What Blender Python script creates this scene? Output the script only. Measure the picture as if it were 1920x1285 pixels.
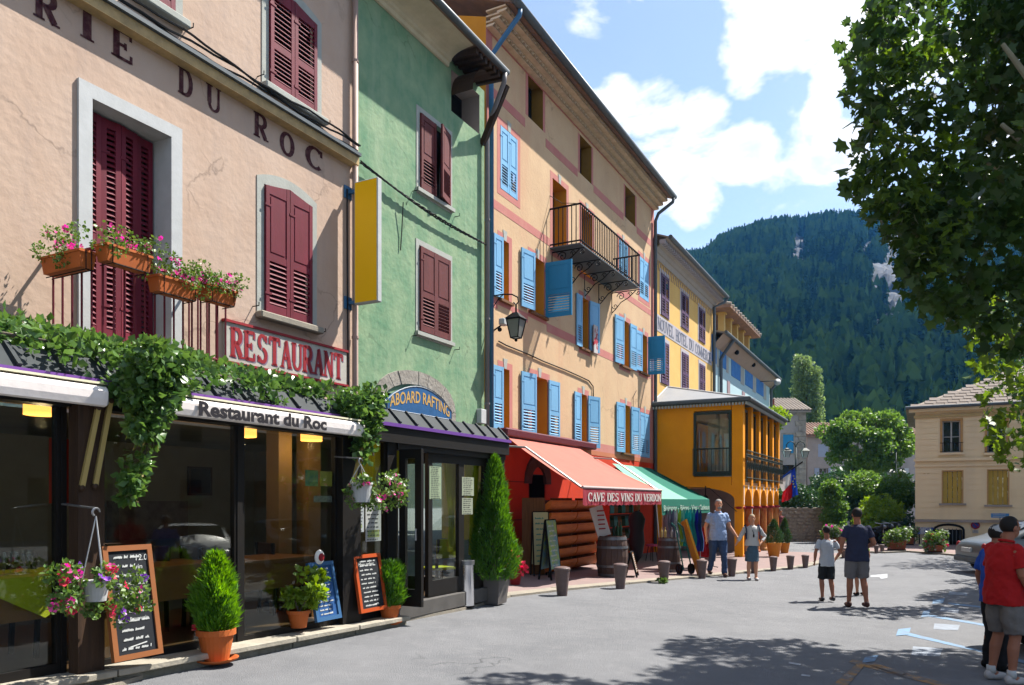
import bpy, math, random
import numpy as np
from mathutils import Vector, Matrix, Euler
R = math.radians
scene = bpy.context.scene
for o in list(bpy.data.objects): bpy.data.objects.remove(o)
# ------------------------------------------------------------------ camera, sky, sun, exposure
FPX, CX, CY, EYE = 1450.0, 960.0, 940.0, 1.55
cam = bpy.data.cameras.new('camera'); camo = bpy.data.objects.new('camera', cam)
scene.collection.objects.link(camo); scene.camera = camo
cam.sensor_fit = 'HORIZONTAL'; cam.sensor_width = 36.0; cam.lens = 36.0*FPX/1920
camo.location = (0, 0, EYE); camo.rotation_euler = (R(90), 0, 0)
cam.shift_y = (CY-642.5)/1920.0; cam.clip_start = .05; cam.clip_end = 6000
SUNV = Vector((1.9, 1.1, 3.1)).normalized()
w = bpy.data.worlds.new("World"); scene.world = w; w.use_nodes = True
nt = w.node_tree; N = nt.nodes; L = nt.links
for n in list(N): N.remove(n)
def wn(t, **k):
    n = N.new(t)
    for a, b in k.items(): setattr(n, a, b)
    return n
out = wn('ShaderNodeOutputWorld'); bg = wn('ShaderNodeBackground'); sky = wn('ShaderNodeTexSky')
sky.sky_type = 'NISHITA'; sky.sun_disc = False
sky.sun_elevation = math.asin(SUNV.z); sky.sun_rotation = math.atan2(SUNV.x, SUNV.y)
sky.air_density = 1.0; sky.dust_density = .6; sky.ozone_density = 2.2
tc = wn('ShaderNodeTexCoord')
def wmath(op, a, b=None, c=None, clamp=False):
    n = wn('ShaderNodeMath', operation=op, use_clamp=clamp)
    for i, x in enumerate((a, b, c)):
        if x is None: continue
        if isinstance(x, (int, float)): n.inputs[i].default_value = x
        else: L.new(x, n.inputs[i])
    return n.outputs[0]
def pdir(u, v): return Vector(((u-CX)/FPX, 1, (CY-v)/FPX)).normalized()
# clouds: big masses at fixed compass directions, broken up by noise; more of them all round the sky
mp = wn('ShaderNodeMapping'); mp.inputs['Scale'].default_value = (1, 1, 1.9); L.new(tc.outputs['Generated'], mp.inputs[0])
nz = wn('ShaderNodeTexNoise'); nz.inputs['Scale'].default_value = 6.5; nz.inputs['Detail'].default_value = 10; nz.inputs['Roughness'].default_value = .62
nz.inputs['Distortion'].default_value = .25; L.new(mp.outputs[0], nz.inputs['Vector'])
blob = None
for (u, v, ang, wt) in ((1150, 205, 3.2, 1.), (1230, 215, 3.2, 1.), (1310, 235, 3.0, 1.), (1385, 285, 2.8, 1.), (1270, 330, 3.2, .9), (1310, 385, 2.4, .9),
                        (1430, 50, 4.2, 1.), (1510, 10, 4.4, 1.), (1600, 20, 3.4, 1.), (1400, 140, 2.0, .9), (1560, 150, 1.9, .9), (1545, 205, 1.6, .8), (1585, 275, 2.2, 1.), (1545, 310, 1.6, .8),
                        (1110, 60, 2.2, .45), (1700, 120, 5, .6), (2100, 300, 11, .8), (300, 200, 13, .7), (2600, 100, 14, .8), (1200, -350, 9, .8), (-500, 400, 14, .8)):
    d = wn('ShaderNodeVectorMath', operation='DOT_PRODUCT'); nv = wn('ShaderNodeVectorMath', operation='NORMALIZE')
    L.new(tc.outputs['Generated'], nv.inputs[0]); L.new(nv.outputs[0], d.inputs[0]); d.inputs[1].default_value = pdir(u, v)
    mr = wn('ShaderNodeMapRange', interpolation_type='SMOOTHSTEP'); L.new(d.outputs['Value'], mr.inputs[0])
    mr.inputs[1].default_value = math.cos(R(ang)); mr.inputs[2].default_value = 1.0; mr.inputs[3].default_value = 0; mr.inputs[4].default_value = wt
    blob = mr.outputs[0] if blob is None else wmath('MAXIMUM', blob, mr.outputs[0])
s1 = wmath('MULTIPLY_ADD', blob, .23, wmath('SUBTRACT', nz.outputs['Fac'], .10))
mr = wn('ShaderNodeMapRange', interpolation_type='SMOOTHSTEP'); L.new(s1, mr.inputs[0]); mr.inputs[1].default_value = .43; mr.inputs[2].default_value = .62
mp2 = wn('ShaderNodeMapping'); mp2.inputs['Scale'].default_value = (1, 1, 2.6); mp2.inputs['Rotation'].default_value = (0, R(35), 0); L.new(tc.outputs['Generated'], mp2.inputs[0])
nz2 = wn('ShaderNodeTexNoise'); nz2.inputs['Scale'].default_value = 2.0; nz2.inputs['Detail'].default_value = 6; L.new(mp2.outputs[0], nz2.inputs['Vector'])
veil = wn('ShaderNodeMapRange', interpolation_type='SMOOTHSTEP'); L.new(nz2.outputs['Fac'], veil.inputs[0]); veil.inputs[1].default_value = .35; veil.inputs[2].default_value = .75
veil.inputs[3].default_value = .08; veil.inputs[4].default_value = .6
cm = wmath('MAXIMUM', mr.outputs[0], veil.outputs[0])
cs = wn('ShaderNodeMapRange', interpolation_type='SMOOTHSTEP'); L.new(s1, cs.inputs[0]); cs.inputs[1].default_value = .60; cs.inputs[2].default_value = .78
cc = wn('ShaderNodeMix', data_type='RGBA'); L.new(cs.outputs[0], cc.inputs['Factor'])
cc.inputs['A'].default_value = (6.2, 6.3, 6.45, 1); cc.inputs['B'].default_value = (4.2, 4.7, 5.5, 1)
mx = wn('ShaderNodeMix', data_type='RGBA'); L.new(cm, mx.inputs['Factor']); L.new(sky.outputs[0], mx.inputs['A']); L.new(cc.outputs['Result'], mx.inputs['B'])
L.new(mx.outputs['Result'], bg.inputs[0]); bg.inputs[1].default_value = .068
L.new(bg.outputs[0], out.inputs[0])
sun = bpy.data.lights.new('sun', 'SUN'); suno = bpy.data.objects.new('sun', sun); scene.collection.objects.link(suno)
sun.energy = 4.1; sun.angle = R(.5); sun.color = (1, .95, .87)
suno.rotation_euler = (-SUNV).to_track_quat('-Z', 'Y').to_euler(); suno.location = (20, 10, 60)
vs = scene.view_settings; vs.view_transform = 'Standard'; vs.look = 'None'; vs.gamma = 1; vs.use_curve_mapping = False; vs.exposure = 1.68
scene.render.engine = 'CYCLES'; scene.cycles.max_bounces = 7; scene.cycles.transparent_max_bounces = 12; scene.cycles.volume_bounces = 0
scene.cycles.caustics_reflective = False; scene.cycles.caustics_refractive = False

# ------------------------------------------------------------------ helpers
rnd = random.Random(7)
col = scene.collection
def gz(x, y=0):                                  # the square falls gently away from the shop fronts
    x = max(-9, x)
    if x < 5: return -.09-.042*x
    if x > 9: return -.384
    t = (x-5)/4; return -.30-.168*(t-t*t/2)
class Fr:
    def __init__(s, O, ax): s.O = Vector(O); s.x = Vector((ax[0], ax[1], 0)).normalized(); s.y = Vector((-s.x.y, s.x.x, 0)); s.ang = math.atan2(s.x.y, s.x.x)
    def w(s, p): return s.O+s.x*p[0]+s.y*p[1]+Vector((0, 0, p[2]))
    def at(s, u, v, y):                          # point of the frame's plane y seen along a photo direction
        r = Vector(((u-CX)/FPX, 1, (CY-v)/FPX)); c = Vector((0, 0, EYE))
        t = (y-(c-s.O).dot(s.y))/r.dot(s.y); P = c+r*t
        return (P-s.O).dot(s.x), P.z
    def s(s_, u, y): return s_.at(u, 900, y)[0]
    def z(s_, u, v, y): return s_.at(u, v, y)[1]
    def g(s_, a, y): P = s_.w((a, y, 0)); return gz(P.x, P.y)
WF = Fr((0, 0, 0), (1, 0)); SF = Fr((-9.5, 0, 0), (.5276, 1))
def GP(u, v, dz=0):                              # ground point
    Y = 10.
    for _ in range(40): Y = FPX*(EYE-gz((u-CX)/FPX*Y)-dz)/(v-CY)
    x = (u-CX)/FPX*Y
    return Vector((x, Y, gz(x)+dz))
def AT(u, v, Y): return Vector(((u-CX)/FPX*Y, Y, EYE+(CY-v)/FPX*Y))
INFO = {}
def link(o): col.objects.link(o); return o
def tag(o, label=None, cat=None, group=None, kind=None):
    if label: o['label'] = label
    if cat: o['category'] = cat
    if group: o['group'] = group
    if kind: o['kind'] = kind
    return o
def thing(name, label, cat, at=(0, 0, 0), fr=WF, group=None):
    o = bpy.data.objects.new(name, None); o.empty_display_size = .2; link(o); tag(o, label, cat, group)
    o.location = fr.w(at); o.rotation_euler = (0, 0, fr.ang); INFO[o.name] = (fr, Vector(at)); return o
class MB:
    def __init__(s): s.v = []; s.f = []
    def add(s, vs, fs):
        k = len(s.v); s.v += [tuple(a) for a in vs]; s.f += [tuple(i+k for i in f) for f in fs]; return s
    def box(s, x0, x1, y0, y1, z0, z1, skip=''):
        if x0 > x1: x0, x1 = x1, x0
        if y0 > y1: y0, y1 = y1, y0
        if z0 > z1: z0, z1 = z1, z0
        return s.add([(x0,y0,z0),(x1,y0,z0),(x1,y1,z0),(x0,y1,z0),(x0,y0,z1),(x1,y0,z1),(x1,y1,z1),(x0,y1,z1)],
                     [(3,2,1,0),(4,5,6,7),(0,1,5,4),(1,2,6,5),(2,3,7,6),(3,0,4,7)])
    def obox(s, a, b, w, h, up=(0, 0, 1)):       # a bar of rectangular section between two points
        a = Vector(a); b = Vector(b); d = (b-a).normalized(); u = Vector(up); r = d.cross(u)
        if r.length < 1e-4: r = d.cross(Vector((1, 0, 0)))
        r.normalize(); u = r.cross(d); r *= w/2; u *= h/2
        return s.add([a-r-u, a+r-u, a+r+u, a-r+u, b-r-u, b+r-u, b+r+u, b-r+u], [(0,1,2,3),(7,6,5,4),(4,5,1,0),(5,6,2,1),(6,7,3,2),(7,4,0,3)])
    def tube(s, pts, r, seg=8, cap=True, closed=False):
        pts = [Vector(p) for p in pts]; n = len(pts); rs = r if isinstance(r, (list, tuple)) else [r]*n
        k = len(s.v); prev = None
        for i, p in enumerate(pts):
            if closed: d = pts[(i+1) % n]-pts[i-1]
            else: d = pts[min(i+1, n-1)]-pts[max(i-1, 0)]
            d.normalize()
            if prev is None:
                a = Vector((0, 0, 1)) if abs(d.z) < .9 else Vector((1, 0, 0)); a = (a-d*a.dot(d)).normalized()
            else: a = (prev-d*prev.dot(d)); a = a.normalized() if a.length > 1e-6 else prev
            prev = a; b = d.cross(a)
            rr = rs[i]; ra, rb = rr if isinstance(rr, tuple) else (rr, rr)
            for j in range(seg):
                t = 2*math.pi*j/seg; s.v.append(tuple(p+a*math.cos(t)*ra+b*math.sin(t)*rb))
        m = n if closed else n-1
        for i in range(m):
            for j in range(seg):
                q = (i+1) % n
                s.f.append((k+i*seg+j, k+i*seg+(j+1) % seg, k+q*seg+(j+1) % seg, k+q*seg+j))
        if cap and not closed:
            s.f.append(tuple(k+j for j in reversed(range(seg)))); s.f.append(tuple(k+(n-1)*seg+j for j in range(seg)))
        return s
    def lathe(s, prof, seg=20, c=(0, 0, 0), cap=True, sx=1, sy=1):
        k = len(s.v); n = len(prof)
        for r, z in prof:
            for j in range(seg):
                t = 2*math.pi*j/seg; s.v.append((c[0]+r*sx*math.cos(t), c[1]+r*sy*math.sin(t), c[2]+z))
        for i in range(n-1):
            for j in range(seg): s.f.append((k+i*seg+j, k+i*seg+(j+1) % seg, k+(i+1)*seg+(j+1) % seg, k+(i+1)*seg+j))
        if cap: s.f.append(tuple(k+j for j in reversed(range(seg)))); s.f.append(tuple(k+(n-1)*seg+j for j in range(seg)))
        return s
    def ball(s, c, rx, ry=None, rz=None, seg=12, rings=8):
        ry = rx if ry is None else ry; rz = rx if rz is None else rz
        k = len(s.v); s.v.append((c[0], c[1], c[2]-rz))
        for i in range(1, rings):
            a = math.pi*i/rings
            for j in range(seg):
                t = 2*math.pi*j/seg; s.v.append((c[0]+rx*math.sin(a)*math.cos(t), c[1]+ry*math.sin(a)*math.sin(t), c[2]-rz*math.cos(a)))
        s.v.append((c[0], c[1], c[2]+rz)); e = len(s.v)-1
        for j in range(seg): s.f.append((k, k+1+(j+1) % seg, k+1+j)); s.f.append((e, e-seg+j, e-seg+(j+1) % seg))
        for i in range(rings-2):
            for j in range(seg): s.f.append((k+1+i*seg+j, k+1+i*seg+(j+1) % seg, k+1+(i+1)*seg+(j+1) % seg, k+1+(i+1)*seg+j))
        return s
    def prism(s, poly, ax, a, b):                # polygon in the plane across axis ax, from a to b
        n = len(poly)
        def P(p, t): return (t, p[0], p[1]) if ax == 0 else ((p[0], t, p[1]) if ax == 1 else (p[0], p[1], t))
        return s.add([P(p, a) for p in poly]+[P(p, b) for p in poly],
                     [tuple(range(n)), tuple(reversed(range(n, 2*n)))]+[(i, (i+1) % n+0, (i+1) % n+n, i+n) for i in range(n)])
    def xf(s, M, k=0):
        for i in range(k, len(s.v)): s.v[i] = tuple(M @ Vector(s.v[i]))
        return s
    def mesh(s, name, mat, off=(0, 0, 0), smooth=False):
        me = bpy.data.meshes.new(name); ox, oy, oz = off
        me.from_pydata([(a-ox, b-oy, c-oz) for a, b, c in s.v], [], s.f)
        if mat is not None: me.materials.append(mat)
        if smooth: me.shade_smooth() if hasattr(me, 'shade_smooth') else None
        me.update(); return me
    def build(s, name, mat, parent=None, smooth=False, label=None, fr=None, at=None, bevel=0):
        """one mesh object; vertices are absolute in the frame of the top thing it hangs under"""
        if parent is not None:
            top = parent
            while top.parent: top = top.parent
            f, a = INFO[top.name]
            me = s.mesh(name, mat, a, smooth); o = bpy.data.objects.new(name, me); link(o); o.parent = parent
        else:
            f = fr or WF; a = Vector(at or (0, 0, 0)); me = s.mesh(name, mat, a, smooth); o = bpy.data.objects.new(name, me); link(o)
            o.location = f.w(a); o.rotation_euler = (0, 0, f.ang); INFO[o.name] = (f, a)
        if label: o['label'] = label
        if bevel:
            m = o.modifiers.new('bevel', 'BEVEL'); m.width = bevel; m.segments = 1; m.limit_method = 'ANGLE'
        return o
def top_info(p):
    while p.parent: p = p.parent
    return INFO[p.name]
def inst(name, me, parent, loc, rot=(0, 0, 0), scale=(1, 1, 1)):     # a piece that shares its mesh; loc absolute in the thing's frame
    o = bpy.data.objects.new(name, me); link(o); o.parent = parent
    o.location = Vector(loc)-top_info(parent)[1]; o.rotation_euler = rot; o.scale = scale; return o
def children(o): return [c for c in bpy.data.objects if c.parent == o]
def copy_tree(src, loc=None, rot=None, scale=None, label=None, group=None):
    c = src.copy(); link(c)
    if loc is not None: c.location = loc
    if rot is not None: c.rotation_euler = rot
    if scale is not None: c.scale = scale if hasattr(scale, '__len__') else (scale,)*3
    if label: c['label'] = label
    if group: c['group'] = group
    INFO[c.name] = INFO[src.name]
    for ch in src.children:
        d = ch.copy(); link(d); d.parent = c
        for g in ch.children:
            e = g.copy(); link(e); e.parent = d
    return c
def arrmesh(name, verts, nper, mat, faces_per=None, smooth=False, mats=None, mi=None):
    """verts (n*k,3) with k verts per polygon group"""
    me = bpy.data.meshes.new(name); nv = len(verts); me.vertices.add(nv); me.vertices.foreach_set('co', np.asarray(verts, np.float32).ravel())
    np_ = nv//nper
    fp = faces_per or [list(range(nper))]
    idx = []; st = []; tot = []; c = 0
    base = np.arange(np_)*nper
    allv = np.concatenate([base[:, None]+np.array(f)[None, :] for f in fp], axis=1)
    lens = np.tile(np.array([len(f) for f in fp]), np_)
    me.loops.add(int(lens.sum())); me.loops.foreach_set('vertex_index', allv.ravel().astype(np.int32))
    me.polygons.add(len(lens)); me.polygons.foreach_set('loop_start', np.concatenate([[0], np.cumsum(lens)[:-1]]).astype(np.int32))
    me.materials.append(mat)
    me.update(calc_edges=True); me.validate(); return me
LEAF4 = (np.array([(0, 0, 0), (.38, .5, .10), (0, 1, 0), (-.38, .5, .10)]), [[0, 1, 2], [0, 2, 3]])
PLANE = (np.array([(0, 0, 0), (.22, .12, .03), (.55, .10, .10), (.42, .38, .05), (.62, .62, .02), (.26, .62, .03), (0, 1.0, -.10), (-.26, .62, .03), (-.62, .62, .02), (-.42, .38, .05), (-.55, .10, .10), (-.22, .12, .03)]),
         [[0, 1, 2, 3], [0, 3, 4, 5], [0, 5, 6, 7], [0, 7, 8, 9], [0, 9, 10, 11]])
NEEDLE = (np.array([(-.06, 0, 0), (.06, 0, 0), (0, 1, 0)]), [[0, 1, 2]])
def leaf_cloud(name, pts, size, mat, shape=LEAF4, seed=0, nrm=None, spread=1.0, sizevar=.35, droop=0.):
    """many leaf faces: pts (n,3); nrm = preferred outward direction (n,3)"""
    rg = np.random.default_rng(seed); n = len(pts); sh, fc = shape; k = len(sh)
    d = rg.normal(size=(n, 3))
    if nrm is not None: d = d*spread+nrm*1.0
    d[:, 2] -= droop
    d /= np.linalg.norm(d, axis=1)[:, None]+1e-9
    t = rg.normal(size=(n, 3)); x = np.cross(d, t); x /= np.linalg.norm(x, axis=1)[:, None]+1e-9; z = np.cross(x, d)
    s = size*(1+sizevar*(rg.random(n)*2-1))
    V = pts[:, None, :]+s[:, None, None]*(sh[None, :, 0, None]*x[:, None, :]+sh[None, :, 1, None]*d[:, None, :]+sh[None, :, 2, None]*z[:, None, :])
    return arrmesh(name, V.reshape(-1, 3), k, mat, fc)
def mobj(name, me, parent=None, loc=(0, 0, 0)):
    o = bpy.data.objects.new(name, me); link(o); o.parent = parent
    o.location = loc
    if parent is None: INFO[o.name] = (WF, Vector(loc))
    return o

# ------------------------------------------------------------------ materials
ALB = .56                                        # picked colours to surface albedo
def mat(name, c, rough=.8, var=.0, vs=3., c2=None, bump=0., bs=40., metal=0., spec=.22, tex='Object', det=6, trans=0., emit=None, hi=.7, lo=.3, stretch=None, stain=None, crack=None):
    m = bpy.data.materials.new(name); m.use_nodes = True; nt = m.node_tree; N = nt.nodes; L = nt.links; b = N['Principled BSDF']
    c = tuple(x*ALB for x in c[:3])+(1,); c2 = tuple(x*ALB for x in c2[:3]) if c2 is not None else None
    if stain: stain = (stain[0], stain[1], tuple(x*ALB for x in stain[2]))
    b.inputs['Base Color'].default_value = c; b.inputs['Roughness'].default_value = rough; b.inputs['Metallic'].default_value = metal
    b.inputs['Specular IOR Level'].default_value = spec
    tcn = N.new('ShaderNodeTexCoord'); vec = tcn.outputs[tex]
    if tex == 'World': pass
    if stretch:
        mp = N.new('ShaderNodeMapping'); mp.inputs['Scale'].default_value = stretch; L.new(vec, mp.inputs[0]); vec = mp.outputs[0]
    if c2 is None and var: c2 = tuple(min(1, x*(1-var)) for x in c[:3])
    last = None
    if c2 is not None:
        n = N.new('ShaderNodeTexNoise'); n.inputs['Scale'].default_value = vs; n.inputs['Detail'].default_value = det; n.inputs['Roughness'].default_value = .62; L.new(vec, n.inputs['Vector'])
        mr = N.new('ShaderNodeMapRange'); L.new(n.outputs['Fac'], mr.inputs[0]); mr.inputs[1].default_value = lo; mr.inputs[2].default_value = hi
        mx = N.new('ShaderNodeMix'); mx.data_type = 'RGBA'; L.new(mr.outputs[0], mx.inputs['Factor']); mx.inputs['A'].default_value = c; mx.inputs['B'].default_value = tuple(c2[:3])+(1,)
        last = mx.outputs['Result']
        if stain:                                 # weathering with a shape of its own: vertical run marks and blotches
            sc, amt, colr = stain
            mp = N.new('ShaderNodeMapping'); mp.inputs['Scale'].default_value = (1, 1, .12); L.new(vec, mp.inputs[0])
            n2 = N.new('ShaderNodeTexNoise'); n2.inputs['Scale'].default_value = sc; n2.inputs['Detail'].default_value = 8; n2.inputs['Roughness'].default_value = .7; L.new(mp.outputs[0], n2.inputs['Vector'])
            m2 = N.new('ShaderNodeMapRange'); L.new(n2.outputs['Fac'], m2.inputs[0]); m2.inputs[1].default_value = .5; m2.inputs[2].default_value = .75; m2.inputs[4].default_value = amt
            x2 = N.new('ShaderNodeMix'); x2.data_type = 'RGBA'; L.new(m2.outputs[0], x2.inputs['Factor']); L.new(last, x2.inputs['A']); x2.inputs['B'].default_value = tuple(colr)+(1,); last = x2.outputs['Result']
        if crack:                                 # hairline cracks: thin distorted cell borders, only here and there
            sc, amt = crack
            n3 = N.new('ShaderNodeTexNoise'); n3.inputs['Scale'].default_value = sc*2.5; n3.inputs['Detail'].default_value = 5; L.new(vec, n3.inputs['Vector'])
            va = N.new('ShaderNodeMix'); va.data_type = 'VECTOR'; va.inputs['Factor'].default_value = .35/sc; L.new(vec, va.inputs['A']); L.new(n3.outputs['Color'], va.inputs['B'])
            vo = N.new('ShaderNodeTexVoronoi'); vo.feature = 'DISTANCE_TO_EDGE'; vo.inputs['Scale'].default_value = sc; L.new(va.outputs['Result'], vo.inputs['Vector'])
            n4 = N.new('ShaderNodeTexNoise'); n4.inputs['Scale'].default_value = sc*.55; L.new(vec, n4.inputs['Vector'])
            w1 = N.new('ShaderNodeMapRange'); L.new(vo.outputs['Distance'], w1.inputs[0]); w1.inputs[1].default_value = 0; w1.inputs[2].default_value = .012*sc; w1.inputs[3].default_value = amt; w1.inputs[4].default_value = 0
            w2 = N.new('ShaderNodeMapRange'); L.new(n4.outputs['Fac'], w2.inputs[0]); w2.inputs[1].default_value = .52; w2.inputs[2].default_value = .6
            w3 = N.new('ShaderNodeMath'); w3.operation = 'MULTIPLY'; L.new(w1.outputs[0], w3.inputs[0]); L.new(w2.outputs[0], w3.inputs[1])
            x3 = N.new('ShaderNodeMix'); x3.data_type = 'RGBA'; L.new(w3.outputs[0], x3.inputs['Factor']); L.new(last, x3.inputs['A']); x3.inputs['B'].default_value = tuple(q*.28 for q in c[:3])+(1,); last = x3.outputs['Result']
        L.new(last, b.inputs['Base Color'])
    if bump:
        n = N.new('ShaderNodeTexNoise'); n.inputs['Scale'].default_value = bs; n.inputs['Detail'].default_value = 6; L.new(vec, n.inputs['Vector'])
        bp = N.new('ShaderNodeBump'); bp.inputs['Strength'].default_value = bump; bp.inputs['Distance'].default_value = .02; L.new(n.outputs['Fac'], bp.inputs['Height']); L.new(bp.outputs[0], b.inputs['Normal'])
    if trans:
        tr = N.new('ShaderNodeBsdfTranslucent'); ad = N.new('ShaderNodeMixShader'); ad.inputs[0].default_value = trans
        if last: L.new(last, tr.inputs[0])
        tr.inputs[0].default_value = c
        L.new(b.outputs[0], ad.inputs[1]); L.new(tr.outputs[0], ad.inputs[2]); L.new(ad.outputs[0], N['Material Output'].inputs[0])
    if emit: b.inputs['Emission Color'].default_value = tuple(emit[:3])+(1,); b.inputs['Emission Strength'].default_value = emit[3]
    m.diffuse_color = c
    return m
def leafmat(name, c, c2, trans=.35, vs=1.2, tcol=None, rough=.45):
    """leaf colour varies from leaf to leaf (random per island) and by clump; light passes through the blade"""
    m = bpy.data.materials.new(name); m.use_nodes = True; nt = m.node_tree; N = nt.nodes; L = nt.links; b = N['Principled BSDF']
    g = N.new('ShaderNodeNewGeometry'); tcn = N.new('ShaderNodeTexCoord')
    n = N.new('ShaderNodeTexNoise'); n.inputs['Scale'].default_value = vs; n.inputs['Detail'].default_value = 3; L.new(tcn.outputs['Object'], n.inputs['Vector'])
    a = N.new('ShaderNodeMath'); a.operation = 'MULTIPLY_ADD'; L.new(g.outputs['Random Per Island'], a.inputs[0]); a.inputs[1].default_value = .6
    s = N.new('ShaderNodeMath'); s.operation = 'MULTIPLY_ADD'; L.new(n.outputs['Fac'], s.inputs[0]); s.inputs[1].default_value = 1.2; s.inputs[2].default_value = -.4
    L.new(s.outputs[0], a.inputs[2]); a.use_clamp = True
    mx = N.new('ShaderNodeMix'); mx.data_type = 'RGBA'; L.new(a.outputs[0], mx.inputs['Factor']); mx.inputs['A'].default_value = tuple(c)+(1,); mx.inputs['B'].default_value = tuple(c2)+(1,)
    L.new(mx.outputs['Result'], b.inputs['Base Color']); b.inputs['Roughness'].default_value = rough; b.inputs['Specular IOR Level'].default_value = .4
    tr = N.new('ShaderNodeBsdfTranslucent'); hs = N.new('ShaderNodeHueSaturation'); hs.inputs['Value'].default_value = 1.6; hs.inputs['Saturation'].default_value = 1.1; hs.inputs['Hue'].default_value = .48
    L.new(mx.outputs['Result'], hs.inputs['Color']); L.new(hs.outputs[0], tr.inputs[0])
    ad = N.new('ShaderNodeMixShader'); ad.inputs[0].default_value = trans
    L.new(b.outputs[0], ad.inputs[1]); L.new(tr.outputs[0], ad.inputs[2]); L.new(ad.outputs[0], N['Material Output'].inputs[0])
    m.diffuse_color = tuple(c)+(1,); return m
def glassmat(name, tint=(.85, .9, .88), refl=1.0, ior=1.5, dark=0.):
    m = bpy.data.materials.new(name); m.use_nodes = True; nt = m.node_tree; N = nt.nodes; L = nt.links
    for n in list(N):
        if n.type != 'OUTPUT_MATERIAL': N.remove(n)
    o = [n for n in N if n.type == 'OUTPUT_MATERIAL'][0]
    t = N.new('ShaderNodeBsdfTransparent'); t.inputs[0].default_value = tuple(tint)+(1,)
    g = N.new('ShaderNodeBsdfGlossy'); g.inputs['Roughness'].default_value = .015; g.inputs[0].default_value = (refl, refl, refl, 1)
    lw_ = N.new('ShaderNodeLayerWeight'); pw = N.new('ShaderNodeMath'); pw.operation = 'POWER'; L.new(lw_.outputs['Facing'], pw.inputs[0]); pw.inputs[1].default_value = 4.2
    f = N.new('ShaderNodeMath'); f.operation = 'MULTIPLY_ADD'; L.new(pw.outputs[0], f.inputs[0]); f.inputs[1].default_value = .93; f.inputs[2].default_value = .045; lw_.inputs[0].default_value = .5; x = N.new('ShaderNodeMixShader')
    L.new(f.outputs[0], x.inputs[0]); L.new(t.outputs[0], x.inputs[1]); L.new(g.outputs[0], x.inputs[2]); L.new(x.outputs[0], o.inputs[0])
    m.diffuse_color = (.3, .4, .45, .4); return m
# ------------------------------------------------------------------ lettering
def text_pts(s, bold=.0):
    cu = bpy.data.curves.new('lettering', 'FONT'); cu.body = s; cu.size = 1.0; cu.offset = bold; cu.resolution_u = 3
    o = bpy.data.objects.new('lettering', cu); link(o); dg = bpy.context.evaluated_depsgraph_get(); me = bpy.data.meshes.new_from_object(o.evaluated_get(dg))
    V = [(v.co.x, v.co.y) for v in me.vertices]; Fc = [tuple(p.vertices) for p in me.polygons]
    bpy.data.objects.remove(o); bpy.data.curves.remove(cu); bpy.data.meshes.remove(me)
    return V, Fc
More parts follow.
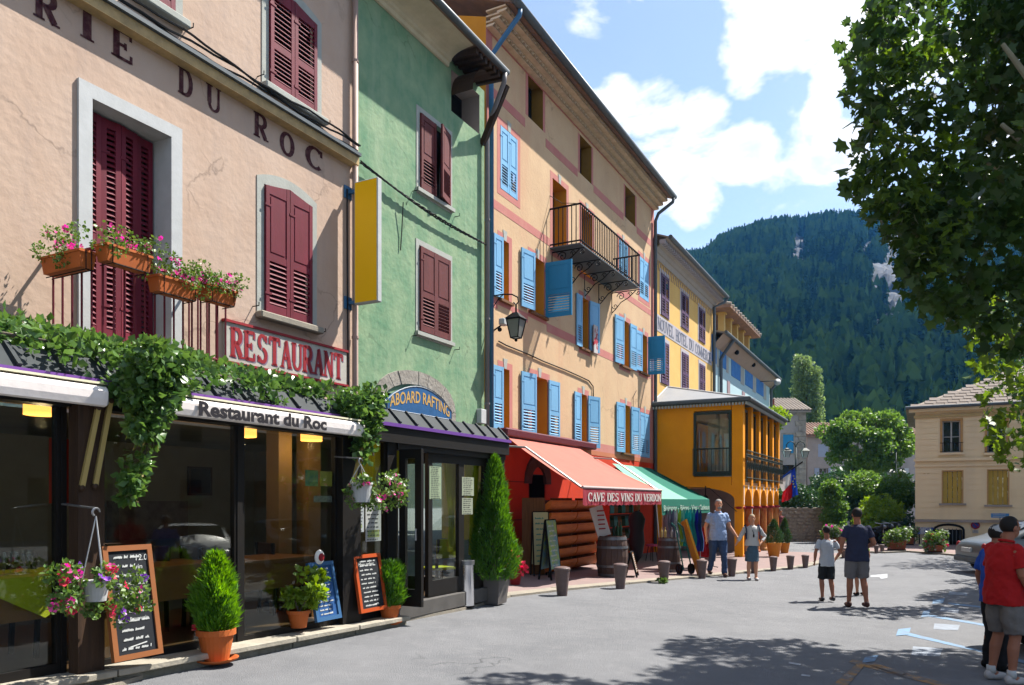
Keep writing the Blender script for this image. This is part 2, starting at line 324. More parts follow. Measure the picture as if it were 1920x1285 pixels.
# roman slab letters as strokes in a unit box: ('l',x0,y0,x1,y1,w) bars, ('a',cx,cy,rx,ry,from,to,w) arcs, ('s',x,y,half) serifs
T_, H_ = .20, .09
def _v(x, a=0, b=1): return [('l', x, a, x, b, T_), ('s', x, 0, .2), ('s', x, 1, .2)] if a == 0 and b == 1 else [('l', x, a, x, b, T_)]
GL = {
 'R': _v(.22)+[('l', .22, .96, .5, .96, H_), ('l', .22, .5, .5, .5, H_), ('a', .5, .73, .25, .23, 90, -90, T_), ('l', .45, .5, .78, .04, T_), ('s', .82, 0, .15)],
 'I': _v(.5), 'E': _v(.25)+[('l', .25, .96, .8, .96, H_), ('l', .25, .5, .6, .5, H_), ('l', .25, .04, .8, .04, H_), ('l', .8, 1, .8, .76, H_), ('l', .82, 0, .82, .27, H_), ('l', .6, .62, .6, .38, H_)],
 'F': _v(.25)+[('l', .25, .96, .8, .96, H_), ('l', .25, .5, .6, .5, H_), ('l', .8, 1, .8, .76, H_), ('l', .6, .62, .6, .38, H_)],
 'D': _v(.22)+[('l', .22, .96, .45, .96, H_), ('l', .22, .04, .45, .04, H_), ('a', .45, .5, .33, .46, 90, -90, T_)],
 'U': [('l', .22, .3, .22, 1, T_), ('l', .78, .3, .78, 1, H_*1.3), ('a', .5, .3, .28, .26, 180, 360, H_*1.6), ('s', .22, 1, .2), ('s', .78, 1, .16)],
 'O': [('a', .5, .5, .33, .45, 0, 360, T_)], 'C': [('a', .52, .5, .33, .45, 45, 315, T_*.9), ('l', .8, .95, .8, .66, H_)],
 'G': [('a', .52, .5, .33, .45, 45, 315, T_*.9), ('l', .8, .95, .8, .66, H_), ('l', .8, .1, .8, .45, T_), ('s', .8, .45, .17)],
 'S': [('a', .5, .74, .25, .22, 20, 250, T_*.8), ('a', .5, .27, .27, .23, 90, -160, T_*.85), ('l', .78, .98, .78, .74, H_), ('l', .2, .02, .2, .26, H_)],
 'T': _v(.5)+[('l', .12, .95, .88, .95, H_*1.2), ('l', .12, 1, .12, .74, H_), ('l', .88, 1, .88, .74, H_)],
 'A': [('l', .5, .98, .2, .02, H_*1.2), ('l', .48, .98, .8, .02, T_), ('l', .3, .35, .68, .35, H_), ('s', .2, 0, .15), ('s', .8, 0, .18)],
 'N': [('l', .2, 0, .2, 1, H_*1.2), ('l', .2, .95, .8, .05, T_), ('l', .8, 0, .8, 1, H_*1.2), ('s', .2, 0, .16), ('s', .2, 1, .16), ('s', .8, 1, .16)],
 'V': [('l', .18, 1, .5, .02, T_), ('l', .82, 1, .5, .02, H_*1.2), ('s', .18, 1, .18), ('s', .82, 1, .15)],
 'L': _v(.25)+[('l', .25, .04, .8, .04, H_), ('l', .82, 0, .82, .27, H_)], 'H': _v(.22)+_v(.78)+[('l', .22, .5, .78, .5, H_)],
 'M': [('l', .15, 0, .15, 1, H_*1.2), ('l', .15, .98, .5, .1, T_*.8), ('l', .85, .98, .5, .1, H_), ('l', .85, 0, .85, 1, T_*.9), ('s', .15, 0, .13), ('s', .85, 0, .15)],
 'B': _v(.22)+[('l', .22, .96, .5, .96, H_), ('l', .22, .52, .5, .52, H_), ('l', .22, .04, .5, .04, H_), ('a', .48, .74, .24, .22, 90, -90, T_), ('a', .5, .28, .27, .24, 90, -90, T_)],
}
def roman(s, adv=1.0, bold=1.0, space=.6, widths=None):
    """slab lettering as flat faces in units of letter height"""
    V, Fc = [], []; x = 0.
    def q(pts): k = len(V); V.extend(pts); Fc.append(tuple(range(k, k+len(pts))))
    for ch in s:
        if ch == ' ': x += space; continue
        wd = .55 if ch == 'I' else 1.0
        off = x-(.225 if ch == 'I' else 0)
        for st in GL.get(ch, []):
            if st[0] == 'l':
                _, x0, y0, x1, y1, w = st; w = w*bold; dx, dy = x1-x0, y1-y0; l = math.hypot(dx, dy) or 1; nx, ny = -dy/l*w/2, dx/l*w/2
                q([(off+x0+nx, y0+ny), (off+x0-nx, y0-ny), (off+x1-nx, y1-ny), (off+x1+nx, y1+ny)])
            elif st[0] == 's':
                _, sx, sy, hw = st; t = .07; y0 = 0 if sy < .5 else sy-t
                q([(off+sx-hw, y0), (off+sx+hw, y0), (off+sx+hw, y0+t), (off+sx-hw, y0+t)])
            else:
                _, cx, cy, rx, ry, a0, a1, w = st; w = w*bold; n = max(6, int(abs(a1-a0)/20))
                for i in range(n):
                    ta, tb = R(a0+(a1-a0)*i/n), R(a0+(a1-a0)*(i+1)/n)
                    wa = w*(.45+.55*abs(math.cos(ta))); wb = w*(.45+.55*abs(math.cos(tb)))
                    q([(off+cx+(rx-wa/2)*math.cos(ta), cy+(ry-wa/2)*math.sin(ta)), (off+cx+(rx+wa/2)*math.cos(ta), cy+(ry+wa/2)*math.sin(ta)),
                       (off+cx+(rx+wb/2)*math.cos(tb), cy+(ry+wb/2)*math.sin(tb)), (off+cx+(rx-wb/2)*math.cos(tb), cy+(ry-wb/2)*math.sin(tb))])
        x += wd*adv
    return V, Fc
def lay(TF, fn, name, mt, parent, thick=.004):
    """fit 2D lettering (x normalised 0..1, y 0..1 cap height) onto a surface: fn(x,y)->frame point"""
    V, Fc = TF; xs = [v[0] for v in V]; x0, x1 = min(xs), max(xs)
    mb = MB(); mb.add([fn((v[0]-x0)/(x1-x0), v[1]) for v in V], Fc)
    return mb.build(name, mt, parent)
def scribble(n, seed, w, h, dx=.035):
    """handwriting: rows of joined-up chalk strokes; returns polylines in a w x h box"""
    r = random.Random(seed); rows = []
    for i in range(n):
        z = h*(1-(i+.7)/n); x = w*.08+r.random()*w*.08; end = w*(.7+.22*r.random()); hh = h/n*.34
        while x < end:
            L_ = r.randint(3, 8); pl = []
            for k in range(L_*2):
                pl.append((x, z+(hh*r.uniform(.5, 1.) if k % 2 else 0)+r.uniform(-.05, .05)*hh)); x += w*dx*.5*r.uniform(.6, 1.2)
                if x > end: break
            if len(pl) > 1: rows.append(pl)
            x += w*.045
    return rows
# ------------------------------------------------------------------ materials in use
M = {}
M['asphalt'] = mat('asphalt', (.31, .315, .33), .92, c2=(.21, .215, .23), vs=.9, bump=.9, bs=120, det=14, lo=.25, hi=.8, stain=(3.2, .45, (.40, .40, .41)), crack=(.42, .7))
M['paving'] = mat('paving', (.40, .28, .26), .9, c2=(.32, .24, .225), vs=2.5, bump=.3, bs=60, det=9)
M['kerb'] = mat('kerb_granite', (.48, .42, .33), .9, c2=(.34, .31, .26), vs=6, bump=.3, bs=60)
M['plinth'] = mat('plinth_stone', (.40, .38, .33), .95, c2=(.20, .20, .15), vs=4, bump=.8, bs=25)
M['peach'] = mat('peach_plaster', (.80, .60, .47), .95, c2=(.72, .51, .38), vs=1.3, bump=.4, bs=9, det=12, stain=(1.6, .7, (.58, .45, .38)), crack=(1.1, .5))
M['green'] = mat('green_plaster', (.38, .54, .32), .95, c2=(.18, .38, .22), vs=2.0, bump=.6, bs=8, det=12, lo=.36, hi=.68, stain=(2.6, .7, (.48, .60, .40)), crack=(1.3, .5))
M['tan'] = mat('tan_plaster', (.92, .64, .38), .95, c2=(.78, .52, .31), vs=1.1, bump=.3, bs=10, det=12, stain=(1.3, .6, (.80, .43, .26)), crack=(1.0, .5))
M['pinkpaint'] = mat('pink_painted_band', (.76, .30, .25), .95, c2=(.70, .25, .22), vs=2.5, bump=.1, bs=20, stain=(2.0, .5, (.80, .45, .33)))
M['orange'] = mat('orange_paint', (.90, .40, .03), .8, c2=(.80, .34, .025), vs=2, bump=.08, bs=20); M['orangepav'] = mat('pavilion_orange_paint', (1.35, .50, .006), .8, c2=(1.2, .43, .005), vs=2, bump=.08, bs=20)
M['redwall'] = mat('red_render', (.90, .065, .012), .85, c2=(.72, .05, .012), vs=2, bump=.15, bs=20)
M['yellow'] = mat('yellow_plaster', (1.05, .68, .22), .95, c2=(.95, .56, .16), vs=1, bump=.1, bs=14, stain=(.9, .6, (.72, .44, .20)))
M['paleblue'] = mat('pale_blue_plaster', (.66, .90, .95), .95, c2=(.58, .82, .88), vs=1)
M['cream'] = mat('cream_stone', (1.28, 1.06, .70), .95, c2=(1.18, .95, .62), vs=.8, bump=.15, bs=20, stain=(.8, .35, (.80, .68, .52)))
M['greyrender'] = mat('grey_render', (.60, .53, .49), .95, c2=(.46, .41, .38), vs=1.2, bump=.3, bs=12, stain=(1, .5, (.42, .37, .32)))
M['rubble'] = mat('rubble_stone', (.62, .54, .44), .95, c2=(.30, .26, .22), vs=3, bump=.6, bs=18)
M['white'] = mat('white_paint', (.74, .76, .76), .7, var=.15, vs=5, bump=.08, bs=40)
M['surround'] = mat('grey_white_surround', (.62, .64, .58), .9, var=.18, vs=4, bump=.15, bs=30)
M['maroon'] = mat('maroon_shutter_paint', (.26, .018, .045), .62, c2=(.17, .016, .03), vs=5, bump=.1, bs=60, stretch=(1, 1, .2))
M['brownred'] = mat('weathered_brown_red_paint', (.22, .05, .05), .75, c2=(.14, .035, .035), vs=7, bump=.2, bs=60, stretch=(1, 1, .2))
M['blue'] = mat('blue_shutter_paint', (.30, .68, 1.05), .55, var=.15, vs=5, bump=.05, bs=60, stretch=(1, 1, .2))
M['bluedark'] = mat('deep_blue_shutter_paint', (.04, .38, .74), .5, var=.12, vs=5, stretch=(1, 1, .2))
M['purple'] = mat('dark_plum_shutter_paint', (.16, .08, .17), .6, var=.2, vs=6)
M['black'] = mat('black_iron', (.012, .012, .013), .6, spec=.1)
M['blackwood'] = mat('near_black_joinery', (.016, .013, .011), .55, var=.3, vs=8)
M['darkwood'] = mat('dark_wood', (.10, .055, .03), .7, c2=(.05, .028, .018), vs=4, bump=.3, bs=20, stretch=(6, 6, .4))
M['interior'] = mat('dim_room_plaster', (.42, .38, .26), .9, var=.3, vs=1)
M['zinc'] = mat('dark_zinc', (.055, .068, .075), .75, var=.4, vs=5)
M['purplemetal'] = mat('violet_fascia', (.22, .09, .42), .4)
M['awningwhite'] = mat('pale_awning_cloth', (1.35, 1.25, 1.2), .85, var=.08, vs=3, bump=.15, bs=12)
M['bluepipe'] = mat('blue_downpipe', (.08, .25, .48), .45, var=.2, vs=5)
M['greypipe'] = mat('grey_downpipe', (.30, .27, .27), .5, var=.2, vs=5)
M['pinkpipe'] = mat('pinkish_downpipe', (.66, .46, .38), .6, var=.15, vs=4)
M['greypaint'] = mat('slate_gutter', (.16, .19, .21), .5, var=.25, vs=6)
M['tile'] = mat('clay_roof_tile', (.46, .27, .18), .9, c2=(.25, .17, .13), vs=3, bump=.4, bs=20)
M['tilepale'] = mat('pale_old_roof_tile', (.50, .42, .34), .92, c2=(.32, .27, .22), vs=3, bump=.4, bs=20)
M['cavetile'] = mat('painted_eave_tile', (1.15, .92, .64), .92, c2=(.80, .60, .40), vs=4)
M['glass'] = glassmat('window_glass', (.86, .90, .86), .9)
M['glassdark'] = mat('dim_window_glass', (.03, .04, .045), .06, spec=1.0)
M['lettering'] = mat('faded_maroon_lettering', (.09, .022, .03), .9, c2=(.22, .11, .10), vs=14, det=8, lo=.45, hi=.72)
M['red'] = mat('sign_red', (.42, .02, .03), .6)
M['cable'] = mat('black_cable', (.02, .02, .02), .6)
M['wood'] = mat('brown_wood', (.30, .14, .05), .7, c2=(.18, .08, .03), vs=5, bump=.2, bs=30, stretch=(5, 5, .5))
M['galv'] = mat('galvanised_steel', (.45, .46, .48), .35, metal=.8)
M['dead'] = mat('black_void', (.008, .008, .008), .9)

# ------------------------------------------------------------------ ground, pavements, markings
def sheet(name, grid, mt, kind='structure', dz=0.):
    """grid[i][j] of (x,y) -> a sheet following the ground, dz above it"""
    mb = MB(); n, m = len(grid), len(grid[0])
    mb.v = [(p[0], p[1], gz(p[0], p[1])+dz) for row in grid for p in row]
    mb.f = [(i*m+j, i*m+j+1, (i+1)*m+j+1, (i+1)*m+j) for i in range(n-1) for j in range(m-1)]
    return tag(mb.build(name, mt), kind=kind)
xs = [-900, -300, -100, -40, -20, -9]+[i*.5 for i in range(-16, 24)]+[14, 20, 40, 100, 300, 900]
ys = [-300, -60, -20, -5]+list(range(0, 40, 2))+[45, 60, 100, 200, 400, 900]
sheet('road', [[(x, y) for x in xs] for y in ys], M['asphalt'])
YL, YT = -.177, -2.344                              # planes of the left facades and of the terrace front, in the street frame
EDGE = [GP(u, v) for u, v in ((150, 1312), (300, 1264), (440, 1230), (600, 1198), (760, 1166), (878, 1143), (958, 1120), (1060, 1108), (1180, 1096), (1294, 1085), (1420, 1073), (1515, 1064), (1575, 1048), (1600, 1040))]
def polyl(pts, step):
    out_ = []; 
    for a, b in zip(pts[:-1], pts[1:]):
        n = max(1, int((b-a).length/step))
        out_ += [a.lerp(b, i/n) for i in range(n)]
    return out_+[pts[-1]]
EP = polyl(EDGE, .5)
def inner(P):
    q = P-SF.O; s, y = q.dot(SF.x), q.dot(SF.y)
    yi = YT+.05 if s < SF.s(940, YT)+.2 else .6
    if s > 33: yi = min(.6, y+4)
    return SF.w((s, max(yi, y+.05), 0))
def shrink(P, d):
    I = inner(P); v = (I-P); v.z = 0; return P+v.normalized()*d
sheet('pavement', [[tuple(shrink(P, .30).lerp(inner(P), t/10)[:2]) for t in range(11)] for P in EP], M['paving'], dz=.035)
kb = thing('kerb', 'pale granite edging stones between the asphalt and the pink pavement', 'kerb', tuple(EP[0][:2])+(0,))
ks = polyl(EDGE, 1.0)
for a, b in zip(ks[:-1], ks[1:]):
    d = (b-a).normalized()*.012; q = [shrink(a, 0)+d, shrink(b, 0)-d, shrink(b, .31)-d, shrink(a, .31)+d]
    mb = MB(); lo_ = [(p.x, p.y, gz(p.x)-.05) for p in q]; h = .04+rnd.uniform(-.004, .004); hi_ = [(p.x, p.y, gz(p.x)+h) for p in q]
    mb.add(lo_+hi_, [(4, 5, 6, 7), (0, 1, 5, 4), (1, 2, 6, 5), (2, 3, 7, 6), (3, 0, 4, 7)]); mb.build('kerb_stone', M['kerb'], kb)
# expansion joints drawn as sunk strips across the pavement are left to the paving's own grain; far pavement by the cream house
HF = Fr(AT(1716, 1022, 34.2), (1, -.5276)); HF.O.z = 0
far_edge = [GP(u, v) for u, v in ((1560, 1024), (1600, 1036), (1660, 1038), (1702, 1036), (1760, 1040), (1825, 1046), (1920, 1056), (2100, 1075))]
def far_in(P): q = P-HF.O; return HF.w((q.dot(HF.x), .0, 0)) if q.dot(HF.y) < 0 else P
fe = polyl(far_edge, 1.)
sheet('far_pavement', [[tuple((P+HF.y*(t*max(0, -(P-HF.O).dot(HF.y)-.05)/6)+HF.y*.22)[:2]) for t in range(7)] for P in fe], M['paving'], dz=.05)
kb2 = thing('kerb', 'white kerb line of the pavement in front of the cream house', 'kerb', tuple(fe[0][:2])+(0,))
for a, b in zip(fe[:-1], fe[1:]):
    q = [a, b, b+HF.y*.23, a+HF.y*.23]; mb = MB()
    mb.add([(p.x, p.y, gz(p.x)-.02) for p in q]+[(p.x, p.y, gz(p.x)+.06) for p in q], [(4, 5, 6, 7), (0, 1, 5, 4), (1, 2, 6, 5), (2, 3, 7, 6), (3, 0, 4, 7)]); mb.build('kerb_stone', M['kerb'], kb2)
M['bluemark'] = mat('blue_road_paint', (.22, .38, .58), .8, c2=(.24, .29, .36), vs=9, det=9, lo=.42, hi=.66)
M['whitemark'] = mat('worn_white_road_paint', (.58, .60, .63), .8, c2=(.33, .34, .36), vs=8, det=9, lo=.42, hi=.66)
M['greymark'] = mat('painted_bay_patch', (.38, .44, .52), .85, c2=(.28, .30, .34), vs=8, det=9)
M['orangemark'] = mat('worn_orange_road_paint', (.50, .27, .10), .85, c2=(.22, .2, .19), vs=6, det=10, lo=.42, hi=.55)
def mark(name, px, mt, dz=.004):
    P = [GP(u, v, dz) for u, v in px]; mb = MB()
    if len(P) == 4:
        n = 6; mb.v = []
        for i in range(n+1):
            a = P[0].lerp(P[1], i/n); b = P[3].lerp(P[2], i/n)
            for p in (a, b): mb.v.append((p.x, p.y, gz(p.x)+dz))
        mb.f = [(2*i, 2*i+1, 2*i+3, 2*i+2)[::-1] for i in range(n)]
    return tag(mb.build(name, mt), kind='structure')
mark('parking_bay_line', ((1690, 1183), (1850, 1222), (1853, 1226), (1690, 1189)), M['bluemark'])
mark('parking_bay_line', ((1735, 1151), (1862, 1173), (1864, 1177), (1735, 1155)), M['bluemark'])
mark('parking_bay_line', ((1778, 1130), (1880, 1141), (1880, 1144), (1778, 1133)), M['bluemark'])
mark('parking_bay_line', ((1860, 1222), (1960, 1248), (1960, 1254), (1856, 1228)), M['bluemark'], .008)
mark('parking_bay_line', ((1600, 1236), (1960, 1330), (1960, 1340), (1590, 1242)), M['orangemark'])
for q in (((1684, 1180), (1708, 1177), (1704, 1190), (1680, 1192)), ((1731, 1146), (1745, 1143), (1741, 1156), (1727, 1157)), ((1750, 1124), (1772, 1122), (1768, 1131), (1748, 1132)), ((1622, 1232), (1648, 1228), (1640, 1240), (1616, 1243))):
    mark('bay_corner_mark', q, M['bluemark'], .008)
for q in (((1712, 1212), (1768, 1216), (1762, 1231), (1708, 1229)), ((1752, 1169), (1800, 1172), (1796, 1182), (1750, 1180)), ((1765, 1138), (1800, 1142), (1796, 1150), (1762, 1146)), ((1780, 1109), (1815, 1112), (1812, 1117), (1778, 1115))):
    mark('painted_patch', q, M['greymark'])
mark('road_arrow', ((1632, 1079), (1664, 1076), (1664, 1083), (1632, 1082)), M['whitemark'])
mark('road_arrow', ((1648, 1082), (1664, 1078), (1664, 1084), (1652, 1086)), M['whitemark'], .008)
mark('worn_orange_mark', ((1560, 1285), (1612, 1240), (1625, 1243), (1590, 1285)), M['orangemark'], .008)
mark('worn_orange_mark', ((1640, 1243), (1700, 1262), (1690, 1266), (1632, 1247)), M['orangemark'], .012)
mark('worn_white_line', ((1480, 1241), (1502, 1245), (1500, 1248), (1478, 1244)), M['whitemark'])
mark('worn_white_line', ((1503, 1264), (1520, 1266), (1518, 1269), (1502, 1267)), M['whitemark'])

# ------------------------------------------------------------------ facade kit
def holes_wall(mb, a0, a1, z0, z1, holes, y):
    A = sorted(set([a0, a1]+[h[i] for h in holes for i in (0, 1) if a0 < h[i] < a1])); Z = sorted(set([z0, z1]+[h[i] for h in holes for i in (2, 3) if z0 < h[i] < z1]))
    for i in range(len(A)-1):
        for j in range(len(Z)-1):
            cx_, cz_ = (A[i]+A[i+1])/2, (Z[j]+Z[j+1])/2
            if any(h[0] < cx_ < h[1] and h[2] < cz_ < h[3] for h in holes): continue
            mb.add([(A[i], y, Z[j]), (A[i+1], y, Z[j]), (A[i+1], y, Z[j+1]), (A[i], y, Z[j+1])], [(0, 1, 2, 3)])
def opening(b, h, y, depth, rmat, fmat, pane=True, cross=1, dark=False):
    a0, a1, z0, z1 = h; mb = MB(); yb = y+depth
    mb.add([(a0,y,z0),(a1,y,z0),(a1,y,z1),(a0,y,z1),(a0,yb,z0),(a1,yb,z0),(a1,yb,z1),(a0,yb,z1)], [(0,4,5,1),(1,5,6,2),(2,6,7,3),(3,7,4,0)])
    mb.build('window_reveal', rmat, b)
    f = MB(); t = .05; yy = yb-.03
    f.box(a0, a0+t, yy-.03, yy+.02, z0, z1).box(a1-t, a1, yy-.03, yy+.02, z0, z1).box(a0+t, a1-t, yy-.03, yy+.02, z0, z0+t).box(a0+t, a1-t, yy-.03, yy+.02, z1-t, z1)
    c = (a0+a1)/2; f.box(c-.03, c+.03, yy-.04, yy+.02, z0+t, z1-t)
    for k in range(cross): zz = z0+(z1-z0)*(k+1)/(cross+1); f.box(a0+t, c-.03, yy-.02, yy+.01, zz-.015, zz+.015); f.box(c+.03, a1-t, yy-.02, yy+.01, zz-.015, zz+.015)
    w_ = f.build('window', fmat, b)
    p = MB().box(a0+t, a1-t, yy+.0, yy+.006, z0+t, z1-t); p.build('pane', M['glassdark'], w_)
SLAT = {}
def slat_mesh(mt):
    if mt.name not in SLAT: SLAT[mt.name] = MB().box(0, 1, -.005, .005, -.03, .03).mesh('slat', mt)
    return SLAT[mt.name]
def shutter(b, a, w_, y, z0, z1, mt, ang=0, style='panel', single=False, label=None, arch=0, pitch=.062, t=.04):
    """one leaf hinged at (a, y), reaching w_ along the wall turned by ang"""
    mb = MB(); st = .065; zm = z0+(z1-z0)*.44
    A = lambda x: z1+arch*x/w_ if arch > 0 else z1+(-arch)*(1-x/w_)
    def stile(x0, x1, za, zb0, zb1):
        mb.add([(x0,0,za),(x1,0,za),(x1,t,za),(x0,t,za),(x0,0,zb0),(x1,0,zb1),(x1,t,zb1),(x0,t,zb0)], [(3,2,1,0),(4,5,6,7),(0,1,5,4),(1,2,6,5),(2,3,7,6),(3,0,4,7)])
    stile(0, st, z0, A(0), A(st)); stile(w_-st, w_, z0, A(w_-st), A(w_))
    mb.box(st, w_-st, .003, t-.003, z0, z0+.12); mb.box(st, w_-st, .003, t-.003, zm-.05, zm+.05)
    k = len(mb.v); ztop = min(A(0), A(w_))-.10
    mb.add([(st,.003,ztop),(w_-st,.003,ztop),(w_-st,t-.003,ztop),(st,t-.003,ztop),(st,.003,A(st)-.002),(w_-st,.003,A(w_-st)-.002),(w_-st,t-.003,A(w_-st)-.002),(st,t-.003,A(st)-.002)], [(3,2,1,0),(4,5,6,7),(0,1,5,4),(1,2,6,5),(2,3,7,6),(3,0,4,7)])
    bays = [(z0+.12, zm-.05)]
    if style == 'full': bays.append((zm+.05, ztop))
    else:
        mb.box(st, w_-st, .012, t-.012, zm+.05, ztop); mb.box(st+.03, w_-st-.03, .004, t-.004, zm+.085, ztop-.035)
    for zz in (z0+(z1-z0)*.15, z1-(z1-z0)*.15): mb.box(-.02, .10, -.008, .0, zz-.015, zz+.015)
    Mx = Matrix.Translation((a, y, 0)) @ Matrix.Rotation(ang, 4, 'Z'); mb.xf(Mx)
    o = mb.build('shutter', mt, b, label=label)
    sl = MB(); tilt = R(38)
    for (b0, b1) in bays:
        n = max(2, int((b1-b0)/pitch))
        for i in range(n):
            zc = b0+(b1-b0)*(i+.5)/n
            if single: inst('slat', slat_mesh(mt), o, Mx @ Vector((st, t/2, zc)), (-tilt, 0, ang), (w_-2*st, 1, 1))
            else:
                k = len(sl.v); sl.box(st, w_-st, -.005, .005, -.03, .03); sl.xf(Matrix.Translation((0, t/2, zc)) @ Matrix.Rotation(-tilt, 4, 'X'), k)
    if not single: sl.xf(Mx); tag(sl.build('slats', mt, o), kind='stuff')
    return o
def rect(fr, u0, u1, vt, vb, y):                 # photo box (v taken at the middle) -> a0,a1,z0,z1 on the plane
    uc = (u0+u1)/2; return fr.s(u0, y), fr.s(u1, y), fr.z(uc, vb, y), fr.z(uc, vt, y)
def band(b, px, y, h, t, mt, name, tilt=False):    # straight band through two photo points (top edge)
    (u0, v0), (u1, v1) = px; a0, z0 = SF.at(u0, v0, y); a1, z1 = SF.at(u1, v1, y); a0 = sA if u0 == 167 else a0
    if not tilt: z0 = z1 = (z0+z1)/2
    mb = MB(); mb.add([(a0,y-t,z0-h),(a1,y-t,z1-h),(a1,y+.02,z1-h),(a0,y+.02,z0-h),(a0,y-t,z0),(a1,y-t,z1),(a1,y+.02,z1),(a0,y+.02,z0)],
                      [(3,2,1,0),(4,5,6,7),(0,1,5,4),(1,2,6,5),(2,3,7,6),(3,0,4,7)])
    return mb.build(name, mt, b)
def frame_paint(b, h, y, wd, t, mt, name='painted_surround', sides='lrtb', proud=.006):
    a0, a1, z0, z1 = h; y0, y1 = y-t, y+.005
    for k_, q in zip('lrtb', ((a0-wd, a0, z0, z1), (a1, a1+wd, z0, z1), (a0-wd, a1+wd, z1, z1+wd), (a0-wd, a1+wd, z0-wd, z0))):
        if k_ in sides: MB().box(q[0], q[1], y0, y1, q[2], q[3]).build(name, mt, b)
def hooks(b, a, y, z, out_=.12):
    MB().tube([(a, y, z), (a, y-out_, z), (a, y-out_, z+.05)], .008, 5).build('shutter_hook', M['black'], b)

# ------------------------------------------------------------------ peach restaurant building
sA, sB = -6.0, SF.s(661, YL)                        # runs on past the left edge of the photo
g0 = -.2
bl = thing('restaurant_building', 'peach plastered restaurant house with maroon shutters at the left of the street', 'building', (sB-5, YL, g0), SF)
ZE = 10.6
door = (SF.s(170, YL), SF.s(318, YL), SF.z(244, 640, YL), SF.z(244, 222, YL))
w1 = rect(SF, 262, 325, -160, 12, YL); w2 = rect(SF, 503, 591, 12, 191, YL); w3 = rect(SF, 494, 582, 366, 600, YL)
hol = [door, w1, w2, w3]
mb = MB(); holes_wall(mb, sA, sB, 2.55, ZE, hol, YL); mb.add([(sB, YL, 2.56), (sB, YL+9, 2.56), (sB, YL+9, ZE), (sB, YL, ZE)], [(0, 1, 2, 3)])
mb.add([(sA, YL+9, 0), (sA, YL, 0), (sA, YL, ZE), (sA, YL+9, ZE)], [(0, 1, 2, 3)]); mb.build('wall', M['peach'], bl)
MB().add([(sA, YL-.62, ZE-.05), (sB+.05, YL-.62, ZE-.05), (sB+.05, 5, ZE+1.9), (sA, 5, ZE+1.9), (sA, YL-.62, ZE-.13), (sB+.05, YL-.62, ZE-.13), (sB+.05, 5, ZE+1.82), (sA, 5, ZE+1.82)], [(3,2,1,0),(4,5,6,7),(0,1,5,4),(1,2,6,5),(2,3,7,6),(3,0,4,7)]).build('roof', M['tile'], bl)
MB().tube([(sA, YL-.66, ZE-.08), (sB+.05, YL-.66, ZE-.08)], .07, 8).build('gutter', M['greypaint'], bl)
band(bl, ((167, 2), (659, 301)), YL, .13, .16, mat('ochre_string_course', (.78, .55, .26), .9, c2=(.46, .34, .18), vs=6, bump=.3, bs=20), 'string_course')
band(bl, ((167, -6), (659, 294)), YL, .05, .21, M['greypaint'], 'course_capping')
for k in range(3):
    pts = [];
    for i in range(120):
        t = i/119; a = sA*(1-t)+(sB-.05)*t; z = 7.26+.035*k+.03*math.sin(t*50+k*2)+.01*math.sin(t*180+k)
        pts.append((a, YL-.14-.03*k, z))
    MB().tube(pts, .016, 5).build('cable', M['cable'], bl)
# french door with folded maroon leaves, deep white reveal
opening(bl, door, YL, .42, M['white'], M['blackwood'])
frame_paint(bl, door, YL, .16, .035, M['white'], 'door_surround', 'lrt')
dw = door[1]-door[0]
q4 = (dw-.04)/4
lf = [(door[0]+.02+q4*i, q4-.01, yy, an) for i, (yy, an) in enumerate(((.16, 8), (.21, -6), (.19, 9), (.25, 5)))]
for a, ww, yy, an in lf:
    shutter(bl, a, ww, YL+yy, door[2]+.02, door[3]-.03, M['maroon'], R(an), 'full', True)
def arch_surround(b, h, y, wd, t, mt, rise=.14, bottom=True, name='window_surround'):
    a0, a1, z0, z1 = h; mb = MB(); n = 10
    mb.box(a0-wd, a0, y-t, y+.005, z0, z1); mb.box(a1, a1+wd, y-t, y+.005, z0, z1)
    for i in range(n):
        xa, xb = a0-wd+(a1-a0+2*wd)*i/n, a0-wd+(a1-a0+2*wd)*(i+1)/n
        f = lambda x: rise*(1-((x-(a0+a1)/2)/((a1-a0)/2+wd))**2)
        lo0, lo1 = z1+f(xa)-rise*.0, z1+f(xb)
        mb.add([(xa,y-t,z1),(xb,y-t,z1),(xb,y-t,z1+wd*.6+f(xb)),(xa,y-t,z1+wd*.6+f(xa)),(xa,y+.005,z1),(xb,y+.005,z1),(xb,y+.005,z1+wd*.6+f(xb)),(xa,y+.005,z1+wd*.6+f(xa))], [(0,1,2,3),(3,2,6,7),(0,4,5,1),(1,5,6,2),(3,7,4,0)])
    mb.build(name, mt, b)
for w_, sill in ((w1, 1), (w2, 1), (w3, 2)):
    arch_surround(bl, w_, YL, .13, .012, M['surround'])
    MB().box(w_[0]-.16, w_[1]+.16, YL-.14, YL, w_[2]-.10, w_[2]).build('window_sill', M['surround'] if sill == 1 else M['kerb'], bl, bevel=.015)
    m_ = (w_[0]+w_[1])/2; hw = (w_[1]-w_[0])/2
    MB().box(w_[0], w_[1], YL+.10, YL+.13, w_[2], w_[3]).build('window', M['dead'], bl)
    for k in range(2):
        shutter(bl, w_[0]+.005+k*hw, hw-.01, YL-.05, w_[2]+.02, w_[3]-.02, M['purple'] if False else M['maroon'], 0, 'panel' if sill == 2 else 'full', True, arch=(.09 if k == 0 else -.09))
    hooks(bl, w_[0]-.2, YL, w_[2]+.05); hooks(bl, w_[1]+.2, YL, w_[2]-.05)
